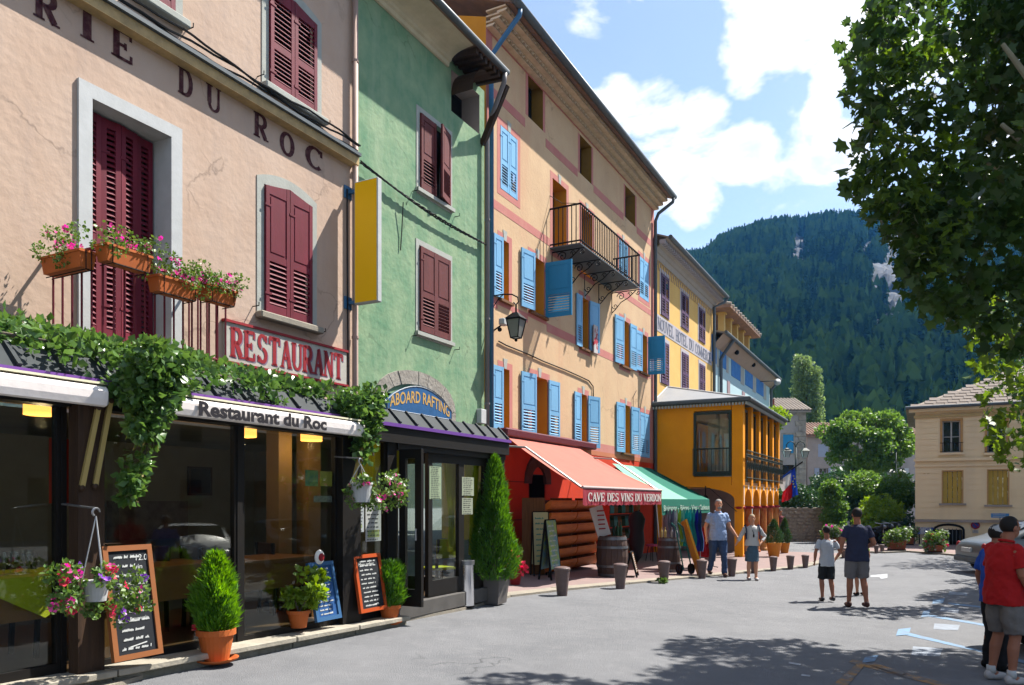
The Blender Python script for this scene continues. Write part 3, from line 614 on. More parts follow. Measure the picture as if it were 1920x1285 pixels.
# painted capitals, one by one
for ch, u0, u1, vc in (('R', 62, 112, 12), ('I', 150, 176, 46), ('E', 208, 248, 85), ('D', 333, 361, 155), ('U', 386, 414, 186), ('R', 475, 503, 238), ('O', 524, 552, 271), ('C', 572, 604, 296)):
    a0, a1 = SF.s(u0, YL), SF.s(u1, YL); zc = SF.z((u0+u1)/2, vc, YL)
    lay(roman(ch, bold=1.25), lambda x, y_: (a0+(a1-a0)*x, YL-.006, zc-.17+.34*y_), 'painted_letter', M['lettering'], bl)
# RESTAURANT sign board
sb0, sb1 = SF.s(418, YL), SF.s(645, YL); zs1 = SF.z(560, 640, YL); zs0 = SF.z(560, 705, YL)
sg = MB().box(sb0, sb1, YL-.05, YL-.005, zs0, zs1).build('sign_board', mat('cream_sign_paint', (.74, .70, .62), .7, var=.2, vs=8), bl)
MB().box(sb0-.03, sb1+.03, YL-.07, YL-.005, zs1, zs1+.035).box(sb0-.03, sb1+.03, YL-.07, YL-.005, zs0-.03, zs0).build('sign_frame', M['red'], sg)
T = roman('RESTAURANT', adv=.92, bold=1.35)
lay(T, lambda x, y_: (sb0+.09+(sb1-sb0-.16)*x, YL-.053, zs0+.05+(zs1-zs0-.12)*y_), 'sign_lettering_shadow', mat('sign_mauve', (.33, .24, .34), .7), sg)
lay(T, lambda x, y_: (sb0+.07+(sb1-sb0-.16)*x, YL-.056, zs0+.065+(zs1-zs0-.12)*y_), 'sign_lettering', M['red'], sg)
# downpipe between the peach and the green house
MB().tube([(sB-.03, YL-.08, ZE-.2), (sB-.03, YL-.08, 3.1), (sB+.05, YL-.12, 2.95), (sB+.28, YL-.14, 2.9), (sB+.34, YL-.14, 2.8), (sB+.34, YL-.14, 2.55)], .05, 10).build('downpipe', M['pinkpipe'], bl, smooth=True)
for z in (8.7, 6.6, 4.2): MB().tube([(sB-.03, YL-.08, z), (sB-.03, YL-.08, z+.04)], .06, 10).build('pipe_clip', M['pinkpipe'], bl)
MB().tube([(sB-.17, YL-.03, 6.6), (sB-.17, YL-.03, 5.9), (sB-.14, YL-.03, 3.1)], .012, 5).build('cable', M['cable'], bl)

# ------------------------------------------------------------------ green house
sG = SF.s(908, YL)
bg_ = thing('green_house', 'narrow green plastered house with brown red shutters and a loft hatch under the eave', 'building', (sB+2, YL, g0), SF)
hatch = (SF.s(846, YL), SF.s(899, YL), SF.z(870, 228, YL), 10.12)
h1 = rect(SF, 786, 842, 232, 372, YL); h2 = rect(SF, 785, 842, 474, 632, YL)
ar = (SF.s(716, YL), SF.s(840, YL), 2.5, SF.z(778, 747, YL))
mb = MB(); holes_wall(mb, sB+.004, sG, 2.4, 10.3, [hatch, h1, h2, (ar[0]+.1, ar[1]-.1, 2.4, ar[3])], YL); mb.add([(sG, YL, 2.5), (sG, YL+9, 2.5), (sG, YL+9, 10.3), (sG, YL, 10.3)], [(0, 1, 2, 3)]); mb.build('wall', M['green'], bg_)
# the ground floor walls behind the terrace are cut away: rooms below are built with the terrace
for h in (h1, h2):
    frame_paint(bg_, h, YL, .10, .012, M['surround'], 'window_surround')
    MB().box(h[0], h[1], YL+.10, YL+.13, h[2], h[3]).build('window', M['dead'], bg_)
    hw = (h[1]-h[0])/2; ajar = h is h1
    shutter(bg_, h[0]+.01, hw-.01, YL-.05, h[2]+.02, h[3]-.02, M['brownred'], 0, 'panel', True)
    shutter(bg_, h[1]-.01, hw-.01, YL-.05+.04, h[2]+.02, h[3]-.02, M['brownred'], R(180+(14 if ajar else 0)), 'panel', True, label='leaf standing slightly ajar' if ajar else None)
    MB().box(h[0]-.12, h[1]+.12, YL-.07, YL, h[2]-.07, h[2]-.001).build('window_sill', M['surround'], bg_)
    for a in (h[0]-.22, h[1]+.2): hooks(bg_, a, YL, h[2]-.12)
opening(bg_, hatch, YL, .5, M['greyrender'], M['blackwood'], cross=0)
MB().box(hatch[0], hatch[1], YL+.45, YL+.46, hatch[2], hatch[3]).build('hatch_opening', M['dead'], bg_)
# eave: cove, boards and gutter, running slightly uphill to the right
e0, e1 = sB+.01, SF.s(948, YL-.66)
ze = lambda a: 10.38
def eave_strip(pts, mt, name, b, n=1):
    mb = MB()
    for (ya, da), (yb, db) in zip(pts[:-1], pts[1:]):
        mb.add([(e0, ya, ze(e0)+da), (e1, ya, ze(e1)+da), (e1, yb, ze(e1)+db), (e0, yb, ze(e0)+db)], [(0, 1, 2, 3)])
    return mb.build(name, mt, b)
cv = [(YL-.01, -.30), (YL-.05, -.29), (YL-.06, -.22), (YL-.10, -.20)]+[(YL-.10-.50*(1-math.cos(R(t))), -.20+.17*math.sin(R(t))) for t in range(0, 91, 15)]
mbc = MB(); ecl = hatch[0]-.15
for (ya, da), (yb, db) in zip(cv[:-1], cv[1:]): mbc.add([(e0, ya, ze(e0)+da), (ecl, ya, ze(ecl)+da), (ecl, yb, ze(ecl)+db), (e0, yb, ze(e0)+db)], [(0, 1, 2, 3)])
mbc.build('eave_cove', mat('cream_cove_plaster', (.95, .86, .62), .9, var=.2, vs=4), bg_)
eave_strip([(YL-.66, -.03), (YL-.66, .04), (4.5, 1.9), (4.5, 1.8), (YL+.0, .02), (YL-.66, -.03)], M['tile'], 'roof', bg_)
MB().tube([(e0, YL-.70, ze(e0)), (e1, YL-.70, ze(e1))], .065, 8).build('gutter', M['greypaint'], bg_, smooth=True)
for k in range(7):
    a = ecl+.1+(e1-ecl-.15)*k/6; MB().obox((a, YL-.63, ze(a)-.10), (a, YL+.5, ze(a)-.02), .09, .11).build('rafter', M['darkwood'], bg_)
mbh = MB();                                          # curved hood board over the hatch
for i in range(8):
    t0_, t1_ = R(180-i*13), R(180-(i+1)*13); rr = .62
    mbh.add([(hatch[0]+.62+rr*math.cos(t0_), YL-.5, 9.6+rr*math.sin(t0_)), (hatch[0]+.62+rr*math.cos(t1_), YL-.5, 9.6+rr*math.sin(t1_)), (hatch[0]+.62+rr*math.cos(t1_), YL, 9.6+rr*math.sin(t1_)), (hatch[0]+.62+rr*math.cos(t0_), YL, 9.6+rr*math.sin(t0_))], [(0, 1, 2, 3)])
mbh.build('hatch_hood', M['darkwood'], bg_)
MB().obox((sG-.12, YL-.02, 9.1), (sG-.12, YL-.6, 10.22), .10, .12).build('eave_brace', M['darkwood'], bg_)
MB().tube([(e1-.1, YL-.70, ze(e1)-.05), (e1-.1, YL-.68, 10.15), (sG-.05, YL-.12, 9.5), (sG-.05, YL-.10, 9.2), (sG-.05, YL-.10, .3)], .05, 10).build('downpipe', M['greypipe'], bg_, smooth=True)
for z in (7.5, 5.4, 3.6): MB().tube([(sG-.05, YL-.10, z), (sG-.05, YL-.10, z+.04)], .062, 10).build('pipe_clip', M['greypipe'], bg_)
# the black cable that sags along the green wall
a0, z0 = SF.at(668, 306, YL); a1, z1 = SF.at(905, 460, YL)
for k in range(3):
    pts = [(a0+(a1-a0)*i/40, YL-.09-.015*math.sin(i*1.1+k*2), z0+(z1-z0)*i/40-.10*math.sin(math.pi*i/40)+.02*math.cos(i*1.3+k*2)) for i in range(41)]
    MB().tube(pts, .014, 5).build('cable', M['cable'], bg_)
MB().tube([SF_ for SF_ in [(a0+1.2, YL-.08, z0-.25), (a0+1.22, YL-.03, z0-.8), (a0+1.2, YL-.02, z0-1.1)]], .01, 5).build('cable', M['cable'], bg_)
MB().box(SF.s(893, YL), SF.s(903, YL), YL-.12, YL, SF.z(898, 795, YL), SF.z(898, 768, YL)).build('meter_box', M['white'], bg_, bevel=.01)
# arch of worn stones around the shop sign
cxA = (ar[0]+ar[1])/2; hwA = (ar[1]-ar[0])/2; zA0 = 2.45; ztA = SF.z(778, 722, YL)
M['archstone'] = mat('worn_arch_stone', (.52, .48, .42), .95, c2=(.34, .31, .27), vs=6, bump=.8, bs=18)
ring_i = [(ar[0], zA0), (ar[0], ztA-.42)]+[(cxA+hwA*math.cos(R(t)), ztA-.42+.42*math.sin(R(t))) for t in range(165, 14, -15)]+[(ar[1], ztA-.42), (ar[1], zA0)]
ring_o = [(ar[0]-.24, zA0), (ar[0]-.24, ztA-.36)]+[(cxA+(hwA+.24)*math.cos(R(t)), ztA-.36+.62*math.sin(R(t))) for t in range(165, 14, -15)]+[(ar[1]+.24, ztA-.36), (ar[1]+.24, zA0)]
for i in range(len(ring_i)-1):
    a, b_, c, d = ring_i[i], ring_i[i+1], ring_o[i+1], ring_o[i]; ce = ((a[0]+c[0])/2, (a[1]+c[1])/2); q = [(p[0]+(ce[0]-p[0])*.03, p[1]+(ce[1]-p[1])*.03) for p in (a, b_, c, d)]
    yo = YL-.03-rnd.random()*.02; MB().add([(p[0], yo, p[1]) for p in q]+[(p[0], YL+.02, p[1]) for p in q], [(0,1,2,3),(0,4,5,1),(1,5,6,2),(2,6,7,3),(3,7,4,0)]).build('arch_stone', M['archstone'], bg_)
MB().box(ar[0]+.02, ar[1]-.02, YL+.25, YL+.27, 2.4, ar[3]+.3).build('fanlight', M['dead'], bg_)
# blue shop sign (ABOARD RAFTING) stands on its own in the arch
rs = thing('arched_shop_sign', 'arched blue sign lettered ABOARD RAFTING in the stone arch of the green house', 'sign', (ar[0], YL-.02, 2.6), SF)
zb0 = SF.z(778, 778, YL)
prof = [(ar[0]+.03, zb0)]+[(cxA-(hwA-.03)+2*(hwA-.03)*i/12, ztA-.38+.34*math.sin(math.pi*i/12)**.8) for i in range(13)]+[(ar[1]-.03, zb0)]
MB().prism(prof, 1, YL-.10, YL-.04).build('board', mat('sign_blue', (.04, .17, .42), .5, var=.25, vs=6), rs)
bt = roman('ABOARD RAFTING', adv=.86, bold=1.2, space=.35); bt = text_pts('ABOARD RAFTING', .018)
lay(bt, lambda x, y_: (ar[0]+.09+(ar[1]-ar[0]-.20)*x, YL-.105, zb0+.05+.16*math.sin(math.pi*x)+(ztA-zb0-.32)*y_/.72*.92), 'lettering', mat('sign_cream_orange', (.78, .48, .14), .6), rs)
MB().tube([(p[0], YL-.10, p[1]) for p in prof], .012, 5, closed=True).build('rim', mat('sign_rim', (.5, .55, .6), .5), rs)
MB().box(ar[0]+.03, ar[1]-.03, YL-.05, YL-.01, 2.55, zb0-.01).build('lower_board', M['blackwood'], rs)
# yellow projecting panel sign on the corner
ys_ = SF.s(640, YL)+.10
def at_s(u, v, s):                                   # point of the plane s = const seen at (u, v)
    r = Vector(((u-CX)/FPX, 1, (CY-v)/FPX)); c = Vector((0, 0, EYE)); t = (s-(c-SF.O).dot(SF.x))/r.dot(SF.x); P = c+r*t
    return (P-SF.O).dot(SF.y), P.z
ya, zt = at_s(664, 342, ys_); yb, _ = at_s(708, 342, ys_); _, zb = at_s(664, 571, ys_)
ysn = thing('projecting_sign', 'blank yellow panel sign with white edge projecting at the corner of the green house', 'sign', (ys_, ya, zb), SF)
MB().box(ys_, ys_+.11, yb, ya, zb, zt).build('frame', M['white'], ysn, bevel=.01)
MB().box(ys_-.006, ys_, yb+.02, ya-.02, zb+.02, zt-.02).build('yellow_panel', mat('plain_yellow_panel', (1.6, .92, .01), .35), ysn)
for z in (zt-.12, zb+.05): MB().obox((ys_+.055, ya, z), (ys_+.055, YL, z), .05, .05).box(ys_-.04, ys_+.14, YL-.02, YL, z-.1, z+.1).build('bracket', M['bluepipe'], ysn)
# ------------------------------------------------------------------ tall pink and tan house with blue shutters
p0, p1 = SF.s(911, 0), SF.s(1226, 0); ZP = 12.15; gp = -.2
bp = thing('shuttered_house', 'tall tan and pink house with sky blue shutters, orange reveals and an iron balcony', 'building', ((p0+p1)/2, 0, gp), SF)
def rc(u0, u1, vt, vb): return rect(SF, u0, u1, vt, vb, 0)
att = [rc(990, 1018, 148, 232), rc(1087, 1109, 264, 335), rc(1172, 1191, 357, 416)]
dB, dC = rc(1036, 1062, 345, 478), rc(1090, 1111, 397, 518)
ops = {'F': rc(939, 954, 452, 565), 'G': rc(995, 1020, 485, 590), 'H': rc(1089, 1103, 560, 655), 'I': rc(1164, 1179, 602, 688), 'I2': rc(1200, 1213, 628, 700),
       'J': rc(939, 955, 692, 808), 'K': rc(997, 1026, 708, 821), 'L': rc(1087, 1100, 740, 838), 'M': rc(1166, 1181, 760, 850)}
closed = {'A': rc(938, 970, 248, 365), 'D': rc(1160, 1177, 455, 535), 'E': rc(1199, 1216, 487, 562), 'N': rc(1200, 1218, 775, 858)}
hl = att+[dB, dC]+list(ops.values())+list(closed.values())
mb = MB(); holes_wall(mb, p0, p1, 3.0, ZP, hl, 0); mb.build('wall', M['tan'], bp)
mb = MB(); mb.add([(p0, 0, 2.6), (p0, 9, 2.6), (p0, 9, ZP+3), (p0, 0, ZP)], [(0, 1, 2, 3)]).add([(p1, 0, 3), (p1, 9, 3), (p1, 9, ZP+3), (p1, 0, ZP)], [(0, 1, 2, 3)]); mb.build('side_wall', M['orange'], bp)
for h in att: opening(bp, h, 0, .38, mat('ochre_reveal', (.46, .26, .05), .9, var=.2, vs=3) if 'ochre_reveal' not in bpy.data.materials else bpy.data.materials['ochre_reveal'], M['blackwood'], cross=0)
for h in [dB, dC]+list(ops.values()): opening(bp, h, 0, .42, M['orange'], M['wood'])
ps = .13
for h in att: frame_paint(bp, h, 0, ps, .004, M['pinkpaint'], sides='lr')
def surround(h, wd=.15, key=True):
    frame_paint(bp, h, 0, wd, .004, M['pinkpaint'])
    if key:
        c = (h[0]+h[1])/2; MB().add([(c-.06, -.012, h[3]+.0), (c+.06, -.012, h[3]), (c+.10, -.012, h[3]+wd+.08), (c-.10, -.012, h[3]+wd+.08), (c-.06, 0, h[3]), (c+.06, 0, h[3]), (c+.10, 0, h[3]+wd+.08), (c-.10, 0, h[3]+wd+.08)], [(0,1,2,3),(3,2,6,7),(0,4,5,1),(1,5,6,2),(2,3,7,6)][:4]).build('keystone', M['surround'], bp)
for k in ('F', 'G', 'H', 'I', 'I2', 'J', 'K', 'L', 'M'): surround(ops[k])
for k in 'ADEN': surround(closed[k])
surround(dB); surround(dC)
MB().box(p0, p1, -.008, .0, 11.88, 11.95).build('painted_band', M['pinkpaint'], bp)
zb_ = SF.z(1000, 232, 0)
for (u, v, hh) in ((1070, 305, .22), (1030, 447, .20), (1070, 627, .22), (1130, 833, .34)):
    z = SF.z(u, v, 0)
    xs_ = [p0]+sorted([x for h in hl if h[2]-.16 < z and h[3]+.16 > z-hh for x in (h[0]-.16, h[1]+.16)])+[p1]
    for a, b_ in zip(xs_[::2], xs_[1::2]):
        if b_ > a: MB().box(a, b_, -.005, .001, z-hh, z).build('painted_band', M['pinkpaint'], bp)
MB().box(p0, p0+.28, -.006, .001, 3.0, 11.88).build('painted_quoin', M['pinkpaint'], bp); MB().box(p1-.32, p1, -.006, .001, 3.0, 11.88).build('painted_quoin', M['pinkpaint'], bp)
MB().box(p0, p1, -.007, .002, 3.02, SF.z(1130, 856, 0)).build('painted_base', mat('coral_base_paint', (.78, .26, .13), .9, var=.15, vs=2), bp)
# shutters, leaf by leaf
def lw(u0, u1): return SF.s(u1, 0)-SF.s(u0, 0)
def leaf(h, side, wd=None, ang=None, mt=None):
    ww = wd or (h[1]-h[0])*.62
    if side == 'L': shutter(bp, h[0]-ww-.01, ww, -.06, h[2], h[3], mt or M['blue'], 0 if ang is None else ang)
    elif side == 'R': shutter(bp, h[1]+.01, ww, -.06, h[2], h[3], mt or M['blue'], 0 if ang is None else ang)
    elif side == 'P': shutter(bp, h[1]+.02, ww, -.03, h[2], h[3], mt or M['bluedark'], R(-90))
    elif side == 'O': shutter(bp, h[0]-.02, ww, -.03, h[2], h[3], mt or M['blue'], R(-118))
for k, wd in (('F', lw(922, 938)), ('J', lw(920, 938))): leaf(ops[k], 'L', wd, R(-3))
leaf(ops['G'], 'L', lw(974, 994), R(-8)); leaf(ops['G'], 'P', .72)
leaf(ops['H'], 'L', lw(1079, 1089)); leaf(ops['H'], 'R', lw(1103, 1115), R(-12))
leaf(ops['I'], 'L', lw(1151, 1164), R(-6)); leaf(ops['I'], 'R', lw(1179, 1189.3), R(-4)); leaf(ops['I2'], 'L', lw(1190, 1200), R(-4)); leaf(ops['I2'], 'P', .60)
leaf(ops['K'], 'L', lw(975, 997), R(-8)); leaf(ops['K'], 'R', lw(1026, 1043), R(-5))
leaf(ops['L'], 'L', lw(1075, 1087)); leaf(ops['L'], 'R', lw(1100, 1114), R(-14))
leaf(ops['M'], 'L', lw(1154, 1166), R(-6)); leaf(ops['M'], 'R', lw(1182, 1193), R(-8))
for k in 'ADEN':
    h = closed[k]; hw = (h[1]-h[0])/2
    MB().box(h[0], h[1], .12, .14, h[2], h[3]).build('window', M['dead'], bp)
    for j in range(2): shutter(bp, h[0]+j*hw+.005, hw-.01, -.01, h[2]+.01, h[3]-.01, M['blue'])
for k in ops: h = ops[k]; MB().box(h[0]-.12, h[1]+.12, -.09, 0, h[2]-.06, h[2]-.001).build('window_sill', M['wood'], bp)
# tiled eave (génoise): three courses of half-round tiles stepping outward
tl = bpy.data.meshes.new('eave_tile')
tm = MB(); n = 6
for i in range(n):
    a, b_ = math.pi*i/n, math.pi*(i+1)/n
    f = lambda t, r_: (r_*math.cos(t), r_*math.sin(t))
    (xa, za), (xb, zb) = f(a, .085), f(b_, .085)
    tm.add([(xa, 0, za), (xb, 0, zb), (xb, .24, zb), (xa, .24, za)], [(0, 1, 2, 3)])
    tm.add([(xa, 0, za), (xb, 0, zb), (xb*.8, 0, zb*.8), (xa*.8, 0, za*.8)], [(3, 2, 1, 0)])
tme = tm.mesh('eave_tile', M['cavetile'])
npt = int((p1-p0)/.18)
for r_ in range(3):
    yy = -.16*(r_+1)-.03; zz = 11.93+r_*.12
    MB().box(p0, p1, yy+.03, 0, zz-.012, zz+.0).build('eave_course', M['cavetile'], bp)
    MB().box(p0, p1, yy+.02, 0, zz+.085, zz+.118).build('eave_mortar', M['cavetile'], bp)
    for i in range(npt): inst('eave_tile', tme, bp, (p0+(i+.5)*(p1-p0)/npt, yy, zz))
zt_ = 12.30
mb = MB(); mb.add([(p0-.05, -.66, zt_), (p1+.1, -.66, zt_), (p1+.1, 6, zt_+2.6), (p0-.05, 6, zt_+2.6), (p0-.05, -.66, zt_-.06), (p1+.1, -.66, zt_-.06), (p1+.1, 6, zt_+2.5), (p0-.05, 6, zt_+2.5)], [(3,2,1,0),(4,5,6,7),(0,1,5,4),(1,2,6,5),(2,3,7,6),(3,0,4,7)]); mb.build('roof', M['tile'], bp)
MB().tube([(p0-.1, -.72, zt_+.02), (p1+.15, -.72, zt_+.02)], .09, 8).build('gutter', M['greypaint'], bp, smooth=True)
MB().tube([(p0+.25, -.72, zt_-.05), (p0+.25, -.70, zt_-.18), (p0+.10, -.30, zt_-.75), (p0+.08, -.09, zt_-1.0), (p0+.08, -.09, 2.9)], .055, 10).build('downpipe', M['bluepipe'], bp, smooth=True)
MB().tube([(p1-.02, -.72, zt_-.05), (p1-.02, -.70, zt_-.2), (p1-.1, -.2, zt_-.55), (p1-.1, -.09, zt_-.8), (p1-.1, -.09, 0)], .06, 10).build('downpipe', M['greypaint'], bp, smooth=True)
# balcony with scrolled brackets
a0 = SF.s(1031, 0); a1 = SF.s(1198, -.85)+.05; zf = SF.z(1045, 474, 0); yb_ = -.85
MB().box(a0, a1, yb_, 0, zf-.035, zf).build('balcony_slab', M['greypaint'], bp)
br = MB(); ztp = zf+.98
br.tube([(a0, 0, ztp), (a0, yb_, ztp), (a1, yb_, ztp), (a1, 0, ztp)], .026, 6).tube([(a0, 0, zf+.06), (a0, yb_, zf+.06), (a1, yb_, zf+.06), (a1, 0, zf+.06)], .022, 6)
rl = br.build('railing', M['black'], bp)
bar = MB().tube([(0, 0, 0), (0, 0, .98)], .014, 5).mesh('bar', M['black'])
nb = int((a1-a0)/.125)
for i in range(nb+1): inst('bar', bar, rl, (a0+(a1-a0)*i/nb, yb_, zf))
for aa in (a0, a1):
    for i in range(1, 7): inst('bar', bar, rl, (aa, yb_*i/7, zf))
def scroll(c0, r0, turns, n=22, sgn=1, st=0.):
    return [(c0[0], c0[1]+r0*(1-t*.85)*math.cos(st+sgn*turns*2*math.pi*t), c0[2]+r0*(1-t*.85)*math.sin(st+sgn*turns*2*math.pi*t)) for t in [i/n for i in range(n+1)]]
for k in range(5):
    s_ = a0+.12+(a1-a0-.24)*k/4; b_ = MB()
    b_.tube([(s_, 0, zf-.10), (s_, yb_-.06, zf-.10)], .016, 6).tube([(s_, 0, zf-.10), (s_, 0, zf-.75)], .016, 6)
    b_.tube([(s_, yb_+.08, zf-.12), (s_, -.55, zf-.30), (s_, -.30, zf-.42), (s_, -.12, zf-.62), (s_, 0, zf-.72)], .015, 6)
    b_.tube(scroll((s_, -.30, zf-.24), .13, 1.4), .013, 5).tube(scroll((s_, -.11, zf-.52), .09, 1.3, sgn=-1), .012, 5).tube(scroll((s_, -.60, zf-.20), .075, 1.3), .012, 5).tube(scroll((s_, yb_-.0, zf-.19), .07, 1.4, sgn=-1), .012, 5)
    b_.build('scrolled_bracket', M['black'], bp)
MB().tube([(a0, 0, ztp+.35), (a0, yb_*.4, ztp+.1), (a0, yb_, ztp)], .009, 5).build('stay', M['black'], bp)
# cloth over one leaf and the black cable along the wall
h = ops['H']; MB().box(h[1]+.06, h[1]+.34, -.16, -.12, h[2]-.05, h[2]+.75).build('hanging_cloth', mat('red_white_cloth', (.75, .72, .7), .9, c2=(.6, .05, .08), vs=5, lo=.48, hi=.52), bp)
cp = [SF.at(u, v, -.03) for u, v in ((935, 640), (950, 648), (985, 662), (1020, 678), (1060, 694), (1085, 705), (1104, 714), (1112, 725), (1113, 760))]
MB().tube([(a, -.03, z) for a, z in cp], .017, 5).build('cable', M['cable'], bp)
cp = [SF.at(u, v, -.02) for u, v in ((1186, 770), (1186, 745), (1192, 733))]
MB().tube([(a, -.04, z) for a, z in cp], .01, 5).build('cable', M['cable'], bp)
# wall lantern on a scrolled arm, with the flood lamp beside it
la, lz = SF.at(921, 556, 0)
wl = thing('wall_lantern', 'black wrought iron lantern hanging from a scrolled arm on the tan wall', 'lantern', (la, 0, lz-.9), SF)
yo = -.62
MB().tube([(la, 0, lz), (la, -.3, lz+.01), (la, -.52, lz-.02), (la, -.66, lz-.10), (la, -.68, lz-.2), (la, -.62, lz-.26), (la, -.56, lz-.2)], .016, 6).tube([(la, 0, lz-.3), (la, -.2, lz-.06), (la, -.3, lz)], .012, 5).box(la-.03, la+.03, -.02, 0, lz-.4, lz+.08).build('arm', M['black'], wl)
lzz = lz-.98
ll = MB(); 
def sqr(r_, z): return [(la+dx*r_, yo+dy*r_, z) for dx, dy in ((-1, -1), (1, -1), (1, 1), (-1, 1))]
for i in range(4):
    b0, b1 = sqr(.09, lzz), sqr(.16, lzz+.40)
    ll.obox(b0[i], b1[i], .018, .018); ll.obox(b1[i], b1[(i+1) % 4], .03, .03); ll.obox(b0[i], b0[(i+1) % 4], .02, .02)
k0 = len(ll.v); ll.add(sqr(.19, lzz+.41)+sqr(.05, lzz+.55), [(0, 1, 5, 4), (1, 2, 6, 5), (2, 3, 7, 6), (3, 0, 4, 7), (4, 5, 6, 7)]).tube([(la, yo, lzz+.55), (la, yo, lzz+.72)], .02, 6).ball((la, yo, lzz-.05), .035)
lf_ = ll.build('lantern_frame', M['black'], wl)
gp_ = MB()
for i in range(4):
    b0, b1 = sqr(.085, lzz+.01), sqr(.152, lzz+.39); gp_.add([b0[i], b0[(i+1) % 4], b1[(i+1) % 4], b1[i]], [(0, 1, 2, 3)])
gp_.build('lantern_glass', mat('milky_lantern_glass', (.45, .46, .42), .3, trans=.4), wl)
fa, fz = SF.at(934, 610, -.1)
fl = thing('security_lamp', 'small white security lamp on the wall below the lantern arm', 'lamp', (fa, 0, fz), SF)
MB().box(fa-.10, fa+.10, -.30, -.16, fz-.02, fz+.13).build('lamp_head', M['white'], fl, bevel=.02)
MB().tube([(fa, -.2, fz), (fa, -.08, fz-.06), (fa, 0, fz-.1)], .02, 6).ball((fa, -.14, fz-.10), .05).build('lamp_mount', M['black'], fl)

# ------------------------------------------------------------------ red shop front below, awnings
ZS = 3.0
sa, sd = p0, p1
srch = (SF.s(993, 0), SF.s(1021, 0)); zar = SF.z(1006, 890, 0)
door_o = (SF.s(1146, 0), SF.s(1200, 0), -1, 2.6)
arc = (srch[0], srch[1], -1, zar)
mb = MB(); holes_wall(mb, p0, p1, -.6, ZS, [arc, door_o], 0.0); mb.build('shop_wall', M['redwall'], bp)
for i in range(9):                                     # dark stone blocks round the arched doorway
    t0_, t1_ = R(180-i*20), R(180-(i+1)*20); c = (srch[0]+srch[1])/2; r0_ = (srch[1]-srch[0])/2; r1_ = r0_+.3
    q = [(c+r0_*math.cos(t0_)*.98, zar-r0_*.55+r0_*math.sin(t0_)), (c+r0_*math.cos(t1_)*.98, zar-r0_*.55+r0_*math.sin(t1_)), (c+r1_*math.cos(t1_), zar-r0_*.55+r1_*math.sin(t1_)), (c+r1_*math.cos(t0_), zar-r0_*.55+r1_*math.sin(t0_))]
    MB().add([(p[0], -.05-rnd.random()*.02, p[1]) for p in q]+[(p[0], .02, p[1]) for p in q], [(3,2,1,0),(0,1,5,4),(1,2,6,5),(2,3,7,6),(3,0,4,7)]).build('arch_stone', mat('dark_arch_stone', (.14, .07, .06), .9, var=.3, vs=6) if 'dark_arch_stone' not in bpy.data.materials else bpy.data.materials['dark_arch_stone'], bp)
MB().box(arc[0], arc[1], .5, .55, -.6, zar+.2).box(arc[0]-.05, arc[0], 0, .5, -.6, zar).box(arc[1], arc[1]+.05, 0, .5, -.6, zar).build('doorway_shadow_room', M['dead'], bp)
for z in (1.1, 2.0): MB().box(p0+.2, srch[0]-.3, -.012, .0, z, z+.02).build('render_joint', mat('joint_dark', (.2, .03, .015), .9) if 'joint_dark' not in bpy.data.materials else bpy.data.materials['joint_dark'], bp)
# shop room behind the wide opening
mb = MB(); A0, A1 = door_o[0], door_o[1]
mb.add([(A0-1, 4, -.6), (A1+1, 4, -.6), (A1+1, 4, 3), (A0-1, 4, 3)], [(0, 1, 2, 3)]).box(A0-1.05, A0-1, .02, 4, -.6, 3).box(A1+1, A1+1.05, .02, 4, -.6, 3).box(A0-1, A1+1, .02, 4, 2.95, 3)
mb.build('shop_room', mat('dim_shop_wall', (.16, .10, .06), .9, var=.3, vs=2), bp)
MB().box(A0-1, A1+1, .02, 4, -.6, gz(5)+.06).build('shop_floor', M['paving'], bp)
# red awning
M['awnred'] = mat('salmon_awning_cloth', (.80, .25, .19), .85, c2=(.74, .22, .17), vs=2, bump=.15, bs=5, trans=.18)
M['awnval'] = mat('crimson_valance', (.42, .035, .06), .8, var=.15, vs=4)
ra0, rz0 = SF.at(948, 838, -.15); ra1 = SF.s(1184, -.15)+.2
rzz = 3.02
fy = -2.55
fa0, fz0 = SF.at(1092, 914, fy); fa1, fz1 = SF.at(1240, 921, fy); fz0 = fz1 = (fz0+fz1)/2
aw = thing('red_awning', 'long salmon red shop awning with a crimson valance lettered CAVE DES VINS DU VERDON', 'awning', ((fa0+fa1)/2, 0, rzz), SF)
mb = MB(); n = 10
ra0 = SF.s(944, -.15); ra1 = fa1
for j in range(n+1):
    t = j/n
    for i in range(13):
        q = i/12; aL = ra0+(fa0-ra0)*t; aR = ra1
        mb.v.append((aL+(aR-aL)*q, -.2+(fy+.2)*t, rzz+(fz0-rzz)*t-(.06+.012*math.sin(i*2.6)+.008*math.sin(i*1.1+j))*math.sin(math.pi*t)))
mb.f = [(j*13+i, j*13+i+1, (j+1)*13+i+1, (j+1)*13+i) for j in range(n) for i in range(12)]
mb.build('canopy', M['awnred'], aw, smooth=True)
v_ = MB(); m = 40
for i in range(m+1):
    a = fa0+(fa1-fa0)*i/m; v_.v += [(a, fy-.01, fz0), (a, fy-.01-.012*math.sin(i*1.7), fz0-.34-.02*(i % 2))]
v_.f = [(2*i, 2*i+1, 2*i+3, 2*i+2) for i in range(m)]
vo = v_.build('valance', M['awnval'], aw)
MB().tube([(fa0, fy, fz0+.01), (fa1, fy, fz0+.01)], .03, 8).build('front_rail', mat('pale_rail', (.65, .5, .48), .5), aw)
T = roman('CAVE DES VINS DU VERDON', adv=.82, bold=1.05, space=.5)
lay(T, lambda x, y_: (fa0+.22+(fa1-fa0-.34)*x, fy-.032, fz0-.27+.18*y_), 'lettering', mat('valance_lettering', (.75, .72, .68), .8), aw)
